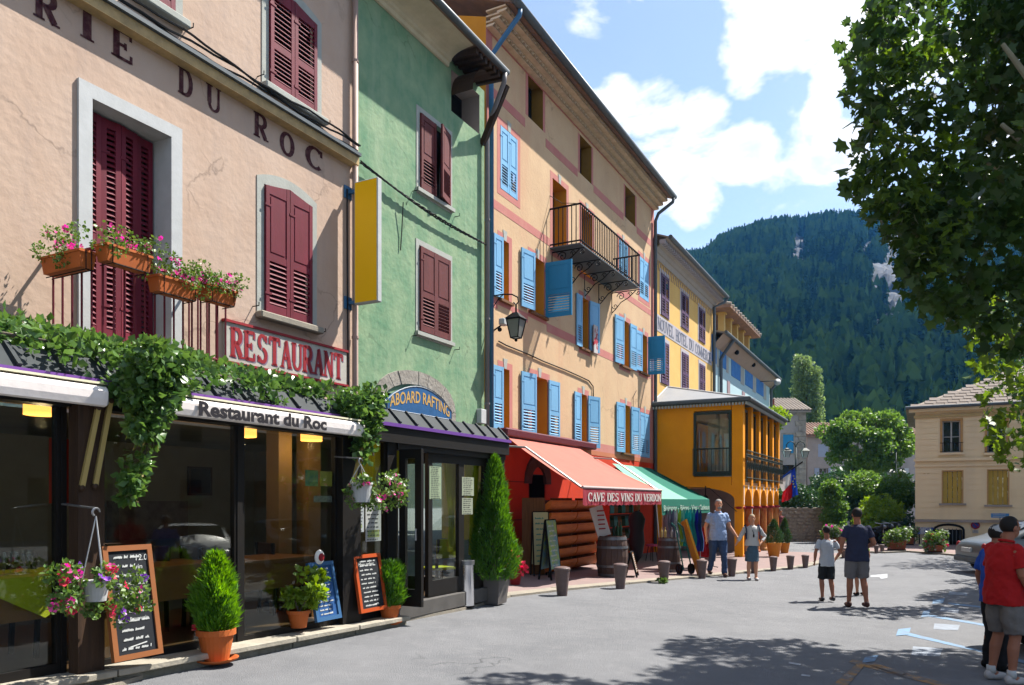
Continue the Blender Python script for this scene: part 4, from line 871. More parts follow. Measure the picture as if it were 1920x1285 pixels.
MB().box(p0+.35, SF.s(1117, -.3), -.34, -.05, rzz-.02, rzz+.16).build('roller_box', mat('dark_red_box', (.16, .03, .04), .4), aw, bevel=.03)
for a in (fa0+.1, fa1-.1): MB().tube([(a, -.1, 2.75), (a-.1, -1.3, 2.65), (a, fy+.05, fz0)], .022, 6).build('folding_arm', mat('arm_steel', (.5, .5, .5), .4, metal=.5) if 'arm_steel' not in bpy.data.materials else bpy.data.materials['arm_steel'], aw)
MB().tube([(fa1-.12, fy+.1, fz0-.3), (fa1+.35, fy+.1, gz(5)+.05)], .012, 5).build('crank_rod', M['white'], aw)
# green awning
M['awngr'] = mat('pale_mint_awning', (.30, .68, .50), .85, var=.08, vs=2, trans=.15); M['awngr2'] = mat('deep_green_awning', (.012, .22, .15), .85, var=.1, vs=3, trans=.15)
gy = -2.5; g0_, gzf0 = SF.at(1240, 933, gy); g1_, gzf1 = SF.at(1330, 939, gy); gzf = (gzf0+gzf1)/2
gt0 = SF.s(1148, -.1); gt1 = SF.s(1216, -.1)+.2; gzt = SF.z(1170, 872, -.1)
ag = thing('green_awning', 'mint and dark green awning with a lettered green valance next to the orange pavilion', 'awning', ((g0_+g1_)/2, 0, gzt), SF)
mb = MB()
for j in range(9):
    t = j/8
    for i in range(9): q = i/8; aL = gt0+(g0_-gt0)*t; aR = gt1+(g1_-gt1)*t; mb.v.append((aL+(aR-aL)*q, -.1+(gy+.1)*t, gzt+(gzf-gzt)*t-(.06+.012*math.sin(i*2.3+j*.5))*math.sin(math.pi*t)))
f_ = [(j*9+i, j*9+i+1, (j+1)*9+i+1, (j+1)*9+i) for j in range(8) for i in range(8)]
mbl = MB(); mbl.v = mb.v; mbl.f = [q for k, q in enumerate(f_) if k % 8 < 4]; mbl.build('canopy', M['awngr'], ag, smooth=True)
mbr = MB(); mbr.v = mb.v; mbr.f = [q for k, q in enumerate(f_) if k % 8 >= 4]; mbr.build('canopy', M['awngr2'], ag, smooth=True, label='dark green end of the canopy')
MB().add([(g0_, gy, gzf), (g1_, gy, gzf), (g1_, gy-.02, gzf-.42), (g0_, gy-.02, gzf-.42)], [(0, 3, 2, 1)]).build('valance', M['awngr2'], ag)
T = text_pts("Boissons - Bières - Vins - Cadeaux", .02)
lay(T, lambda x, y_: (g0_+.1+(g1_-g0_-.2)*x, gy-.036, gzf-.31+.21*y_), 'lettering', mat('pale_green_lettering', (.45, .62, .52), .8), ag)
MB().add([(g1_, gy, gzf), (gt1, -.1, gzt), (gt1, -.1, gzf), ], [(0, 1, 2)]).build('side_cheek', M['awngr2'], ag)
for a in (g0_+.1, g1_-.1): MB().tube([(a, -.1, 2.4), (a, gy+.05, gzf)], .02, 6).build('folding_arm', bpy.data.materials['arm_steel'], ag)

# ------------------------------------------------------------------ yellow hotel
q0, q1 = p1+.01, SF.s(1336, 0); ZH = 10.9
bh = thing('yellow_hotel', 'yellow hotel with plum shutters and painted lettering beyond the tan house', 'building', ((q0+q1)/2, 0, gz(8)), SF)
hh_ = [rc(1239, 1253, 517, 595), rc(1277, 1290, 552, 618), rc(1310, 1321, 580, 642), rc(1239, 1253, 642, 721), rc(1278, 1290, 663, 733), rc(1311, 1321, 684, 739)]
mb = MB(); holes_wall(mb, q0, q1, -.5, ZH, hh_, 0); mb.add([(q1, 0, -.5), (q1, 9, -.5), (q1, 9, ZH+2.5), (q1, 0, ZH)], [(0, 1, 2, 3)]); mb.add([(q0, 0, -.5), (q0, 9, -.5), (q0, 9, ZH+2.5), (q0, 0, ZH)], [(3, 2, 1, 0)]); mb.build('wall', M['yellow'], bh)
M['palelilac'] = mat('pale_lilac_paint', (.66, .62, .66), .9, var=.12, vs=4)
for h in hh_:
    frame_paint(bh, h, 0, .14, .012, M['palelilac'], 'window_surround', 'lrt'); hw = (h[1]-h[0])/2
    MB().box(h[0], h[1], .08, .1, h[2], h[3]).build('window', M['dead'], bh)
    for j in range(2): shutter(bh, h[0]+j*hw+.005, hw-.01, -.04, h[2]+.01, h[3]-.01, M['purple'], 0, 'full', pitch=.09)
zz = SF.z(1280, 637, 0); MB().box(q0+.25, q1-.2, -.012, .001, zz-.30, zz+.30).build('lettering_band', M['palelilac'], bh)
lay(roman('NOUVEL HOTEL DU COMMERCE', adv=.85, bold=1.0, space=.6), lambda x, y_: (q0+.4+(q1-q0-.8)*x, -.02, zz-.22+.44*y_), 'lettering', mat('slate_lettering', (.22, .24, .32), .9), bh)
z2 = 10.1
fr_ = MB()
for i in range(26):
    a = q0+.3+(q1-q0-.6)*i/25; fr_.tube([(a+.14*math.cos(t*.7), -.012, z2+.17*math.sin(t*.7)) for t in range(8)], .018, 4, cap=False)
fr_.build('painted_frieze', mat('frieze_ochre', (.72, .50, .32), .9, var=.2, vs=5), bh)
eb = [(-.02, -.62), (-.05, -.42), (-.10, -.40), (-.14, -.26), (-.24, -.20), (-.34, -.08), (-.46, -.02), (-.52, 0)]
mb = MB()
for (ya_, da), (yb2, db) in zip(eb[:-1], eb[1:]): mb.add([(q0, ya_, ZH+da), (q1+.3, ya_, ZH+da), (q1+.3, yb2, ZH+db), (q0, yb2, ZH+db)], [(0, 1, 2, 3)])
mb.build('cornice', mat('stone_cornice', (.60, .52, .44), .9, var=.15, vs=4), bh)
dm = MB().box(-.05, .05, -.42, -.22, ZH-.2, ZH-.06).mesh('cornice_dentil', M['palelilac'])
for i in range(40): o = inst('cornice_dentil', dm, bh, ((q0+(q1-q0+.25)*i/39), 0, 0))
for i in range(1): pass
MB().add([(q0, -.56, ZH+.02), (q1+.35, -.56, ZH+.02), (q1+.35, 6, ZH+2.5), (q0, 6, ZH+2.5), (q0, -.56, ZH-.04), (q1+.35, -.56, ZH-.04), (q1+.35, 6, ZH+2.4), (q0, 6, ZH+2.4)], [(3,2,1,0),(4,5,6,7),(0,1,5,4),(1,2,6,5),(2,3,7,6),(3,0,4,7)]).build('roof', M['tilepale'], bh)
MB().tube([(q0, -.6, ZH+.0), (q1+.4, -.6, ZH+.0)], .08, 8).build('gutter', M['greypaint'], bh)
MB().tube([(q1+.35, -.6, ZH-.05), (q1+.2, -.5, ZH-.25), (q1-.1, -.1, ZH-.5), (q1-.1, -.1, -.3)], .07, 8).build('downpipe', M['greypaint'], bh)
# ------------------------------------------------------------------ pale blue house with painted panels
r0, r1 = q1+.01, SF.s(1443, 0); ZB = 9.25
bb = thing('pale_blue_house', 'pale blue house with bright blue painted panels beyond the yellow hotel', 'building', ((r0+r1)/2, 0, gz(9)), SF)
MB().box(r0, r1, 0, 9, -.5, ZB).build('wall', M['paleblue'], bb)
mb = MB().add([(r0, -.55, ZB+.02), (r1+.4, -.55, ZB+.02), (r1+.4, 9, ZB+2.6), (r0, 9, ZB+2.6), (r0, -.55, ZB-.06), (r1+.4, -.55, ZB-.06), (r1+.4, 9, ZB+2.5), (r0, 9, ZB+2.5)], [(3,2,1,0),(4,5,6,7),(0,1,5,4),(1,2,6,5),(2,3,7,6),(3,0,4,7)]); mb.build('roof', M['tilepale'], bb)
MB().add([(r0, -.02, ZB-.55), (r1+.3, -.02, ZB-.55), (r1+.3, -.5, ZB-.05), (r0, -.5, ZB-.05)], [(0, 1, 2, 3)]).build('eave_cove', mat('peach_cove', (.68, .50, .38), .9, var=.1), bb)
MB().tube([(r0, -.6, ZB), (r1+.5, -.6, ZB)], .08, 8).build('gutter', M['greypaint'], bb)
MB().tube([SF.w((0,0,0)) and (SF.s(1352, 0), -.6, ZB-.05), (SF.s(1350, 0), -.2, ZB-.7), (SF.s(1348, 0), -.1, ZB-1.0), (SF.s(1348, 0), -.1, -.3)], .08, 8).build('downpipe', M['greypaint'], bb); MB().tube([(r1+.3, -.6, ZB-.05), (r1-.1, -.12, ZB-.7), (r1-.1, -.12, 0)], .08, 8).build('downpipe', M['greypaint'], bb)
M['panelblue'] = mat('bright_blue_panel', (.035, .22, .66), .8, c2=(.10, .36, .78), vs=3)
for (u0, u1, vt, vb) in ((1334, 1343, 630, 680), (1350, 1361, 648, 690), (1371, 1388, 668, 710), (1397, 1411, 690, 726), (1418, 1431, 708, 740)):
    h = rc(u0, u1, vt, vb); MB().box(h[0], h[1], -.02, .0, h[2], h[3]).build('painted_panel', M['panelblue'], bb)
    MB().box(h[1]+.05, h[1]+(h[1]-h[0])*.45, -.014, .0, h[2]-.1, h[3]+.1).build('painted_pier', M['surround'], bb)
for (u0, u1, vt, vb) in ((1363, 1368, 715, 750), (1391, 1396, 735, 755), (1412, 1416, 748, 760)):
    h = rc(u0, u1, vt, vb); MB().box(h[0], h[1], -.03, .0, h[2], h[3]).build('window', mat('faded_pink_board', (.45, .32, .34), .9) if 'faded_pink_board' not in bpy.data.materials else bpy.data.materials['faded_pink_board'], bb)
for u, v in ((1372, 662), (1404, 685)):
    a, z = SF.at(u, v, -.1); MB().ball((a, -.35, z), .12).tube([(a, -.3, z), (a, 0, z+.1)], .03, 5).build('flood_lamp', M['black'], bb)
# open loggia turret on the roof
t0s, t1s = SF.s(1345, 1.0), SF.s(1402, 1.0)
zt0, zt1 = 8.9, SF.z(1375, 650, 1.0)
pilm = MB().box(-.16, .16, -.16, .16, 0, 1.3).box(-.24, .24, -.24, .24, 1.14, 1.3).mesh('pillar', mat('ochre_pillar', (.80, .56, .20), .8))
zc = SF.z(1383, 613, 1.0)
for i in range(5): inst('pillar', pilm, bb, (t0s+1.0+(t1s-t0s-1.4)*i/4, 1.0, zc-1.3))
for i in range(3): inst('pillar', pilm, bb, (t1s-.4, 2.4+i*1.4, zc-1.3))
MB().box(t0s+.6, t1s, 2.0, 6, 8, zc-.3).build('turret_wall', M['orange'], bb)
mb = MB(); mb.add([(t0s-.2, .3, zc+.05), (t1s+.4, .3, zc+.05), (t1s+.4, 7, zc+.05), (t0s-.2, 7, zc+.05), (t0s+1.2, 3.6, zc+.9), (t1s-1.6, 3.6, zc+.9), (t0s-.2, .3, zc-.08), (t1s+.4, .3, zc-.08), (t1s+.4, 7, zc-.08), (t0s-.2, 7, zc-.08)], [(0,1,5,4),(1,2,5),(2,3,4,5),(3,0,4),(0,6,7,1),(1,7,8,2),(9,8,7,6),(3,9,6,0)]); mb.build('turret_roof', M['tile'], bb)
for i in range(14):
    a = t0s-.1+i*(t1s-t0s+.4)/13; MB().tube([(a, .25, zc+.08), (a+(t0s+1.2-a)*.0, 1.6, zc+.42)], .10, 6).build('roof_tile', M['tilepale'], bb)
hs = thing('public_address_horn', 'pale grey loudspeaker horn at the far corner of the pale blue house', 'loudspeaker', (r1+.2, -.3, 8.4), SF)
ha, hz = SF.at(1444, 717, -.5); hm = MB()
hm.lathe([(.04, 0), (.05, .25), (.09, .45), (.20, .62), (.20, .63)], 14); hm.xf(Matrix.Translation((ha-.5, -.9, hz)) @ Matrix.Rotation(R(90), 4, 'Y') @ Matrix.Rotation(R(0), 4, 'X'))
hm.build('horn', M['white'], hs, smooth=True); MB().tube([(ha-.5, -.9, hz), (ha-.5, 0, hz)], .03, 5).build('bracket', M['greypaint'], hs)

# ------------------------------------------------------------------ orange pavilion on arches
f0 = p1+.0; yP = 0; fs = p1
_, _ = 0, 0
yc, zc1 = at_s(1393, 757, fs); ywin0, _ = at_s(1301, 800, fs); ywin1, _ = at_s(1371, 800, fs)
zE = (SF.z(1230, 764, 0)+zc1)/2
zB1 = at_s(1373, 910, fs)[1]; zW0 = at_s(1336, 893, fs)[1]; zW1 = at_s(1336, 772, fs)[1]-.02
lenP = SF.s(1462, yc)-fs; fe_ = fs+lenP
pv = thing('orange_pavilion', 'orange glazed pavilion with green ironwork raised on arches beside the tan house', 'building', (fs+lenP/2, yc/2, gz(8)), SF)
M['dkgreen'] = mat('dark_green_iron', (.035, .06, .05), .45); M['lampvoid'] = mat('pavilion_room_wall', (.85, .90, .78), .9, var=.3)
mb = MB(); 
def front(y0, y1, z0, z1, mb=mb): mb.box(fs, fs+.2, y0, y1, z0, z1)
front(0, ywin0, zB1, zE); front(ywin0, ywin1, zB1, zW0-.02); front(ywin1-.02, yc, zB1, zE); front(ywin0, ywin1, zW1+.06, zE)
mb.box(fs+.2, fe_, -.3, 0, zB1, zE); mb.build('wall', M['orangepav'], pv)
MB().box(fs+.2, fe_, yc+.05, -.3, zB1, zB1+.12).build('floor', M['wood'], pv)
MB().box(fs+.25, fe_, yc+.3, -.3, zE-.1, zE-.05).build('ceiling', mat('pale_ceiling', (.55, .55, .48), .9), pv)
MB().box(fe_-.2, fe_, yc+.2, -.3, zB1, zE).build('end_wall', M['orangepav'], pv)
wf = MB(); t = .07
wf.box(fs-.05, fs+.08, ywin1, ywin1+t, zW0, zW1).box(fs-.05, fs+.08, ywin0-t, ywin0, zW0, zW1).box(fs-.05, fs+.08, ywin1+t, ywin0-t, zW1-t, zW1).box(fs-.05, fs+.08, ywin1+t, ywin0-t, zW0, zW0+.16)
wfo = wf.build('window', M['dkgreen'], pv); MB().box(fs+.0, fs+.01, ywin1+t, ywin0-t, zW0+.16, zW1-t).build('pane', M['glass'], wfo)
# what stands inside behind the glass
MB().box(fs+1.6, fs+1.65, ywin1-.2, ywin0-.1, zB1+.12, zE-.35).build('room_partition', M['lampvoid'], pv)
MB().box(fs+1.5, fs+1.55, ywin1+.3, ywin0-.7, zB1+.12, zE-.9).build('inner_doorway', mat('pale_doorway', (1.1, 1.25, 1.2), .8), pv)
def railing(b, P, Q, z0, h, n, name='railing', orn=False):
    P = Vector((P[0], P[1], z0)); Q = Vector((Q[0], Q[1], z0)); r = MB(); up = Vector((0, 0, h))
    r.tube([P+up, Q+up], .022, 6).tube([P+Vector((0,0,.08)), Q+Vector((0,0,.08))], .016, 6)
    ro = r.build(name, M['dkgreen'], b); bm_ = MB().tube([(0, 0, 0), (0, 0, h)], .011, 5).mesh('bar', M['dkgreen'])
    for i in range(n+1): inst('bar', bm_, ro, P.lerp(Q, i/n))
    if orn:
        om = MB().tube([(.09*math.cos(t*.63), 0, h*.5+.16*math.sin(t*.63)) for t in range(10)], .010, 4, closed=True).mesh('ring', M['dkgreen'])
        for i in range(n//2): inst('ring', om, ro, P.lerp(Q, (i*2+1)/n))
        om2 = MB().tube([(.05*math.cos(t*.63), 0, h*.83+.05*math.sin(t*.63)) for t in range(10)], .008, 4, closed=True).mesh('ring', M['dkgreen'])
        for i in range(n): inst('ring', om2, ro, P.lerp(Q, (i+.5)/n))
    return ro
railing(pv, (fs-.12, ywin0), (fs-.12, ywin1), zW0+.02, .92, 10)
railing(pv, (fs-.02, yc-.12), (fe_, yc-.12), zB1+.18, 1.0, 40, orn=True)
nb = 5; bay = lenP/nb
pm_ = MB().box(-.16, .16, yc, yc+.28, zB1, zE).mesh('pillar', M['orangepav'])
for i in range(nb+1): inst('pillar', pm_, pv, (fs+.165+(lenP-.33)*i/nb, 0, 0))
for i in range(nb):
    a0_, a1_ = fs+.33+(lenP-.33)*i/nb, fs+(lenP-.33)*(i+1)/nb; w_ = MB(); z0_, z1_ = zB1+.15, zE-.12
    w_.box(a0_, a0_+.06, yc+.12, yc+.18, z0_, z1_).box(a1_-.06, a1_, yc+.12, yc+.18, z0_, z1_).box(a0_+.06, a1_-.06, yc+.12, yc+.18, z1_-.08, z1_).box(a0_+.06, a1_-.06, yc+.12, yc+.18, z0_, z0_+.08).box((a0_+a1_)/2-.03, (a0_+a1_)/2+.03, yc+.12, yc+.18, z0_+.08, z1_-.08)
    o_ = w_.build('window', M['dkgreen'], pv); MB().box(a0_+.06, a1_-.06, yc+.145, yc+.15, z0_+.08, z1_-.08).build('pane', M['glass'], o_)
# eave with dentils and hipped zinc roof
MB().box(fs-.22, fe_+.2, yc-.22, 0, zE, zE+.10).build('eave', M['dkgreen'], pv)
MB().tube([(fs-.25, 0, zE+.10), (fs-.25, yc-.25, zE+.10), (fe_+.22, yc-.25, zE+.10)], .07, 8).build('gutter', M['greypaint'], pv)
dn = MB().box(-.03, .03, -.04, .04, 0, .09).mesh('eave_dentil', M['surround'])
for i in range(30): inst('eave_dentil', dn, pv, (fs-.19, -.05+(yc-.1)*i/29, zE-.09), (0, 0, R(90)))
for i in range(60): inst('eave_dentil', dn, pv, (fs-.1+lenP*i/59, yc-.18, zE-.09))
ra_, rz_ = SF.at(1266, 735, 0)
ap = (fs+1.6, -.02, zE+.95); zr = zE+.14
M['zincpale'] = mat('pale_zinc_roof', (.55, .57, .60), .45, metal=.2, var=.1, vs=2)
rp = [(fs-.22, 0, zr), (fs-.22, yc-.22, zr), (fe_+.2, yc-.22, zr), (fe_+.2, 0, zr+.4), ap, (fe_+.2, -.02, zE+.95)]
MB().add(rp, [(0, 1, 4), (1, 2, 5, 4)]).build('roof', M['zincpale'], pv)
MB().tube([rp[1], ap], .035, 6).tube([rp[0], ap], .03, 6).build('roof_ridge', M['white'], pv)
for i in range(1, 16):
    t = i/16; b0 = Vector(rp[1]).lerp(Vector(rp[2]), t); tt = Vector(ap).lerp(Vector(rp[5]), t); MB().obox(b0+Vector((0,0,.012)), tt+Vector((0,0,.012)), .03, .03).build('roof_seam', M['white'], pv)
# arcade below: arches with pale keystones, marbled columns with red collars
za = zB1; zcl = at_s(1390, 955, fs)[1]; gP = -.385
M['marble'] = mat('orange_marbled_paint', (.62, .12, .02), .6, c2=(.85, .36, .10), vs=4, det=10, lo=.42, hi=.6, stretch=(1, 1, .45))
for i in range(nb+1):
    a = fs+.165+(lenP-.33)*i/nb; c = MB()
    c.lathe([(.17, gP), (.17, gP+.1), (.14, gP+.12), (.13, zcl-.1), (.13, zcl)], 12, (a, yc+.14, 0)).build('column', M['marble'], pv, smooth=False)
    MB().lathe([(.17, zcl), (.20, zcl+.03), (.20, zcl+.08), (.15, zcl+.10)], 12, (a, yc+.14, 0)).build('collar', M['red'], pv)
    if i < nb:
        a0_, a1_ = a, a+(lenP-.33)/nb; n = 12; mbx = MB(); hwid = (a1_-a0_)/2-.13; cc_ = (a0_+a1_)/2; rise = za-.12-zcl-.1
        for j in range(n):
            x0_, x1_ = cc_-hwid*math.cos(math.pi*j/n), cc_-hwid*math.cos(math.pi*(j+1)/n); z0_, z1_ = zcl+.1+rise*math.sin(math.pi*j/n)**.8, zcl+.1+rise*max(0, math.sin(math.pi*(j+1)/n))**.8
            mbx.add([(x0_, yc, z0_), (x1_, yc, z1_), (x1_, yc, za), (x0_, yc, za), (x0_, yc+.26, z0_), (x1_, yc+.26, z1_)], [(0, 1, 2, 3), (0, 4, 5, 1)])
        mbx.box(a0_-.13, a0_+.13, yc, yc+.26, zcl+.1, za); mbx.build('arch', M['orangepav'], pv)
        MB().box(cc_-.07, cc_+.07, yc-.02, yc, za-.13, za+.02).box(a0_-.03, a0_+.03, yc-.015, yc, zcl+.15, za).build('painted_keystone', M['awningwhite'], pv)
# passage arch facing the camera, under the pavilion's front
n = 14; mbx = MB(); ca = (yc+0)/2; hw = -yc/2-.28; rise = .42; zs_ = zB1-.5
for j in range(n):
    y0_, y1_ = ca-hw*math.cos(math.pi*j/n), ca-hw*math.cos(math.pi*(j+1)/n); z0_, z1_ = zs_+rise*math.sin(math.pi*j/n), zs_+rise*math.sin(math.pi*(j+1)/n)
    mbx.add([(fs, y0_, z0_), (fs, y1_, z1_), (fs, y1_, zB1), (fs, y0_, zB1), (fs+.2, y0_, z0_), (fs+.2, y1_, z1_)], [(0, 1, 2, 3), (0, 4, 5, 1)])
mbx.box(fs, fs+.2, yc, yc+.28, gP, zB1).box(fs, fs+.2, -.28, 0, gP, zB1); mbx.build('arch', M['orangepav'], pv)
MB().box(fs+.1, fe_, -.02, .02, gP, zB1).build('back_wall', M['greyrender'], pv)
MB().box(fs+3.4, fs+3.5, yc+.4, -.1, gP, zB1-.05).build('cross_wall', mat('pale_brick_wall', (.52, .44, .42), .9, var=.2, vs=3), pv)
MB().tube([(fs-.05, ca-.3, zB1-.02), (fs-.05, ca-.3, zB1-.35)], .02, 5).ball((fs-.05, ca-.3, zB1-.42), .09).build('hanging_lamp', M['black'], pv)
MB().tube([(fs-.02, -.3, zB1-.35), (fs-.3, ca+.4, zB1-.05), (fs-.3, ca-.5, zB1-.1), (fs-.02, yc+.2, zB1-.9)], .014, 5).build('cable', M['cable'], pv)
# flags on slanting poles at the pavilion's far corner
fb = SF.w((fe_-.6, yc-.15, at_s(1430, 917, fe_-.6)[1]))
# ------------------------------------------------------------------ glazed restaurant terrace
cEnd = SF.s(940, YT); tz0, tz1 = 2.47, 2.53
def gtt(a): return SF.g(a, YT)
tr = thing('restaurant_terrace', 'black framed glazed restaurant terrace with a violet edged zinc roof', 'terrace', (SF.s(450, YT), YT, gtt(SF.s(450, YT))), SF)
a_l = 3.4
M['slab'] = mat('pale_slab', (.62, .56, .46), .9, c2=(.40, .37, .30), vs=5, bump=.3, bs=30)
pa = SF.s(735, YT)                                     # the door starts here
def gfloor(a): return -.055*SF.w((a, YT, 0)).x          # terrace follows the ground
pl0 = SF.z(130, 1258, YT); pl1 = SF.z(700, 1158, YT); aA, aB = SF.s(130, YT), SF.s(700, YT)
fl = lambda a: pl0+(pl1-pl0)*(a-aA)/(aB-aA)             # glass foot line
mb = MB()
segs = [a_l+i*(pa-a_l)/9 for i in range(10)]
for x0, x1 in zip(segs[:-1], segs[1:]):
    g = .008; z0_, z1_ = fl(x0), fl(x1)
    for zt, zb, yo, nm, mt in ((0, -.055, YT-.30, 'plinth_slab', M['slab']), (-.058, -.32, YT-.24, 'plinth_stone', M['plinth'])):
        MB().add([(x0+g, yo, z0_+zb), (x1-g, yo, z1_+zb), (x1-g, YT+.1, z1_+zb), (x0+g, YT+.1, z0_+zb), (x0+g, yo, z0_+zt), (x1-g, yo, z1_+zt), (x1-g, YT+.1, z1_+zt), (x0+g, YT+.1, z0_+zt)], [(3,2,1,0),(4,5,6,7),(0,1,5,4),(1,2,6,5),(2,3,7,6),(3,0,4,7)]).build(nm, mt, tr, bevel=.008)
# floor inside
MB().add([(a_l, YT+.1, fl(a_l)-.01), (cEnd, YT+.1, fl(cEnd)-.01), (cEnd, 3.2, fl(cEnd)-.01), (a_l, 3.2, fl(a_l)-.01)], [(0, 1, 2, 3)]).build('floor', mat('brown_tile_floor', (.22, .12, .06), .4, var=.3, vs=3), tr)
rm = MB(); rm.add([(a_l, 3.2, -.4), (cEnd, 3.2, -.4), (cEnd, 3.2, 2.7), (a_l, 3.2, 2.7)], [(0, 1, 2, 3)]).add([(cEnd, YL, -.5), (cEnd, 3.2, -.5), (cEnd, 3.2, 2.6), (cEnd, YL, 2.6)], [(0, 3, 2, 1)]).add([(a_l, YT+.1, -.5), (a_l, 3.2, -.5), (a_l, 3.2, 2.6), (a_l, YT+.1, 2.6)], [(0, 1, 2, 3)])
rm.build('room_wall', M['interior'], tr)
MB().add([(a_l, YL+.02, 2.52), (cEnd, YL+.02, 2.52), (cEnd, 3.2, 2.52), (a_l, 3.2, 2.52)], [(0, 1, 2, 3)]).build('room_ceiling', M['interior'], tr)
# roof of the terrace
rt = MB(); ys2 = [(YT-.12, 2.55), (YT+.06, 2.74), (YL, 2.98)]
for (ya_, za_), (yb2, zb2) in zip(ys2[:-1], ys2[1:]): rt.add([(a_l, ya_, za_), (cEnd+.05, ya_, za_), (cEnd+.05, yb2, zb2), (a_l, yb2, zb2)], [(0, 1, 2, 3)])
rt.add([(a_l, YT-.12, 2.54), (cEnd+.05, YT-.12, 2.54), (cEnd+.05, YL, 2.56), (a_l, YL, 2.56)], [(3, 2, 1, 0)]).add([(cEnd+.05, YT-.12, 2.54), (cEnd+.05, YL, 2.56), (cEnd+.05, YL, 2.98), (cEnd+.05, YT+.06, 2.74), (cEnd+.05, YT-.12, 2.55)], [(0, 1, 2, 3, 4)])
rt.build('roof', M['zinc'], tr)
ns = 34
for i in range(ns):
    a = a_l+(cEnd-a_l)*i/(ns-1); MB().obox((a, YT-.13, 2.565), (a, YT+.06, 2.755), .035, .03).build('roof_seam', M['zinc'], tr)
MB().box(a_l, cEnd+.06, YT-.155, YT-.122, 2.50, 2.545).build('violet_fascia', M['purplemetal'], tr)
MB().box(a_l, cEnd+.05, YT-.12, YT+.05, 2.30, 2.535).build('head_beam', M['blackwood'], tr)
# posts, mullions, panes
def zf_(a): return fl(a)
posts = [(112, 146, 'm'), (437, 448, 'm'), (628, 648, 'p'), (648, 662, 'p'), (716, 734, 'p')]
def vbar(a0, a1, y0, y1, mt, nm, z1=2.31):
    z = min(zf_(a0), zf_(a1)); return MB().box(a0, a1, y0, y1, z, z1).build(nm, mt, tr)
vbar(SF.s(120, YT-.02), SF.s(170, YT-.02), YT-.20, YT-.08, M['darkwood'], 'timber_post')
vbar(SF.s(108, YT), SF.s(118, YT), YT-.05, YT+.06, M['blackwood'], 'mullion')
vbar(SF.s(440, YT), SF.s(450, YT), YT-.04, YT+.06, M['blackwood'], 'mullion')
vbar(SF.s(628, YT), SF.s(662, YT), YT-.12, YT+.06, M['blackwood'], 'mullion')
vbar(SF.s(720, YT), SF.s(737, YT), YT-.06, YT+.06, M['blackwood'], 'mullion')
vbar(a_l, a_l+.1, YT-.05, YT+.06, M['blackwood'], 'mullion')
def pane(u0, u1, zlo=None):
    a0_, a1_ = (SF.s(u0, YT) if u0 is not None else a_l), SF.s(u1, YT); z0_ = zlo if zlo is not None else min(fl(a0_), fl(a1_))+.08
    f_ = MB().box(a0_, a1_, YT-.03, YT+.03, z0_-.08, z0_).box(a0_, a0_+.03, YT-.03, YT+.03, z0_, 2.30).box(a1_-.03, a1_, YT-.03, YT+.03, z0_, 2.30)
    o_ = f_.build('window', M['blackwood'], tr); MB().box(a0_+.03, a1_-.03, YT-.004, YT+.004, z0_, 2.30).build('pane', M['glass'], o_)
pane(None, 108); pane(172, 440); pane(450, 628); pane(662, 720)
# door: fixed right leaf, side light, corner post
dz0 = SF.z(800, 1120, YT); 
def leafdoor(a0_, a1_, nm='door_leaf', y=YT, b=tr, zt=2.22, z0=dz0, st=.10, mb=None):
    f_ = MB().box(a0_, a0_+st, y-.03, y+.03, z0, zt).box(a1_-st, a1_, y-.03, y+.03, z0, zt).box(a0_+st, a1_-st, y-.03, y+.03, z0, z0+.22).box(a0_+st, a1_-st, y-.03, y+.03, zt-.12, zt)
    o_ = f_.build(nm, M['blackwood'], b); MB().box(a0_+st, a1_-st, y-.004, y+.004, z0+.22, zt-.12).build('pane', M['glass'], o_); return o_
d1 = SF.s(800, YT)
rd = leafdoor(d1, SF.s(864, YT)); leafdoor(SF.s(864, YT), SF.s(908, YT), 'side_light', st=.045)
MB().box(SF.s(908, YT), cEnd, YT-.06, YT+.06, dz0-.2, 2.31).build('corner_post', M['blackwood'], tr)
MB().box(SF.s(737, YT), cEnd, YT-.08, YT+.06, 2.22, 2.31).build('door_head', M['blackwood'], tr)
MB().box(SF.s(737, YT), cEnd, YT-.10, YT+.1, dz0-.22, dz0-.01).build('door_step', mat('dark_step_stone', (.16, .15, .14), .9, var=.3, vs=5), tr, bevel=.01)
ep = MB().box(cEnd-.03, cEnd+.03, YT+.06, YL, 2.2, 2.31).box(cEnd-.03, cEnd+.03, YT+.06, YL, -.3, .25).box(cEnd-.03, cEnd+.03, YL-.08, YL, .25, 2.2).build('end_frame', M['blackwood'], tr); MB().box(cEnd-.004, cEnd+.004, YT+.06, YL-.08, .25, 2.2).build('pane', M['glass'], ep)
# open leaf, swung out square to the street
ah = SF.s(735, YT)+.03; yo_, _ = at_s(790, 900, ah); yo_ = max(yo_, YT-.95)
f_ = MB(); y0_, y1_ = yo_, YT-.09; zt = 2.22
f_.box(ah, ah+.05, y0_, y0_+.10, dz0-.02, zt).box(ah, ah+.05, y1_-.10, y1_, dz0-.02, zt).box(ah, ah+.05, y0_+.10, y1_-.10, dz0-.02, dz0+.2).box(ah, ah+.05, y0_+.10, y1_-.10, zt-.12, zt)
od = f_.build('door_leaf', M['blackwood'], tr, label='door leaf standing open square to the street'); MB().box(ah+.02, ah+.028, y0_+.10, y1_-.10, dz0+.2, zt-.12).build('pane', M['glass'], od)
MB().tube([(ah-.05, y0_+.05, 1.05), (ah-.05, y0_+.05, 1.2)], .012, 6).build('handle', M['galv'], od)
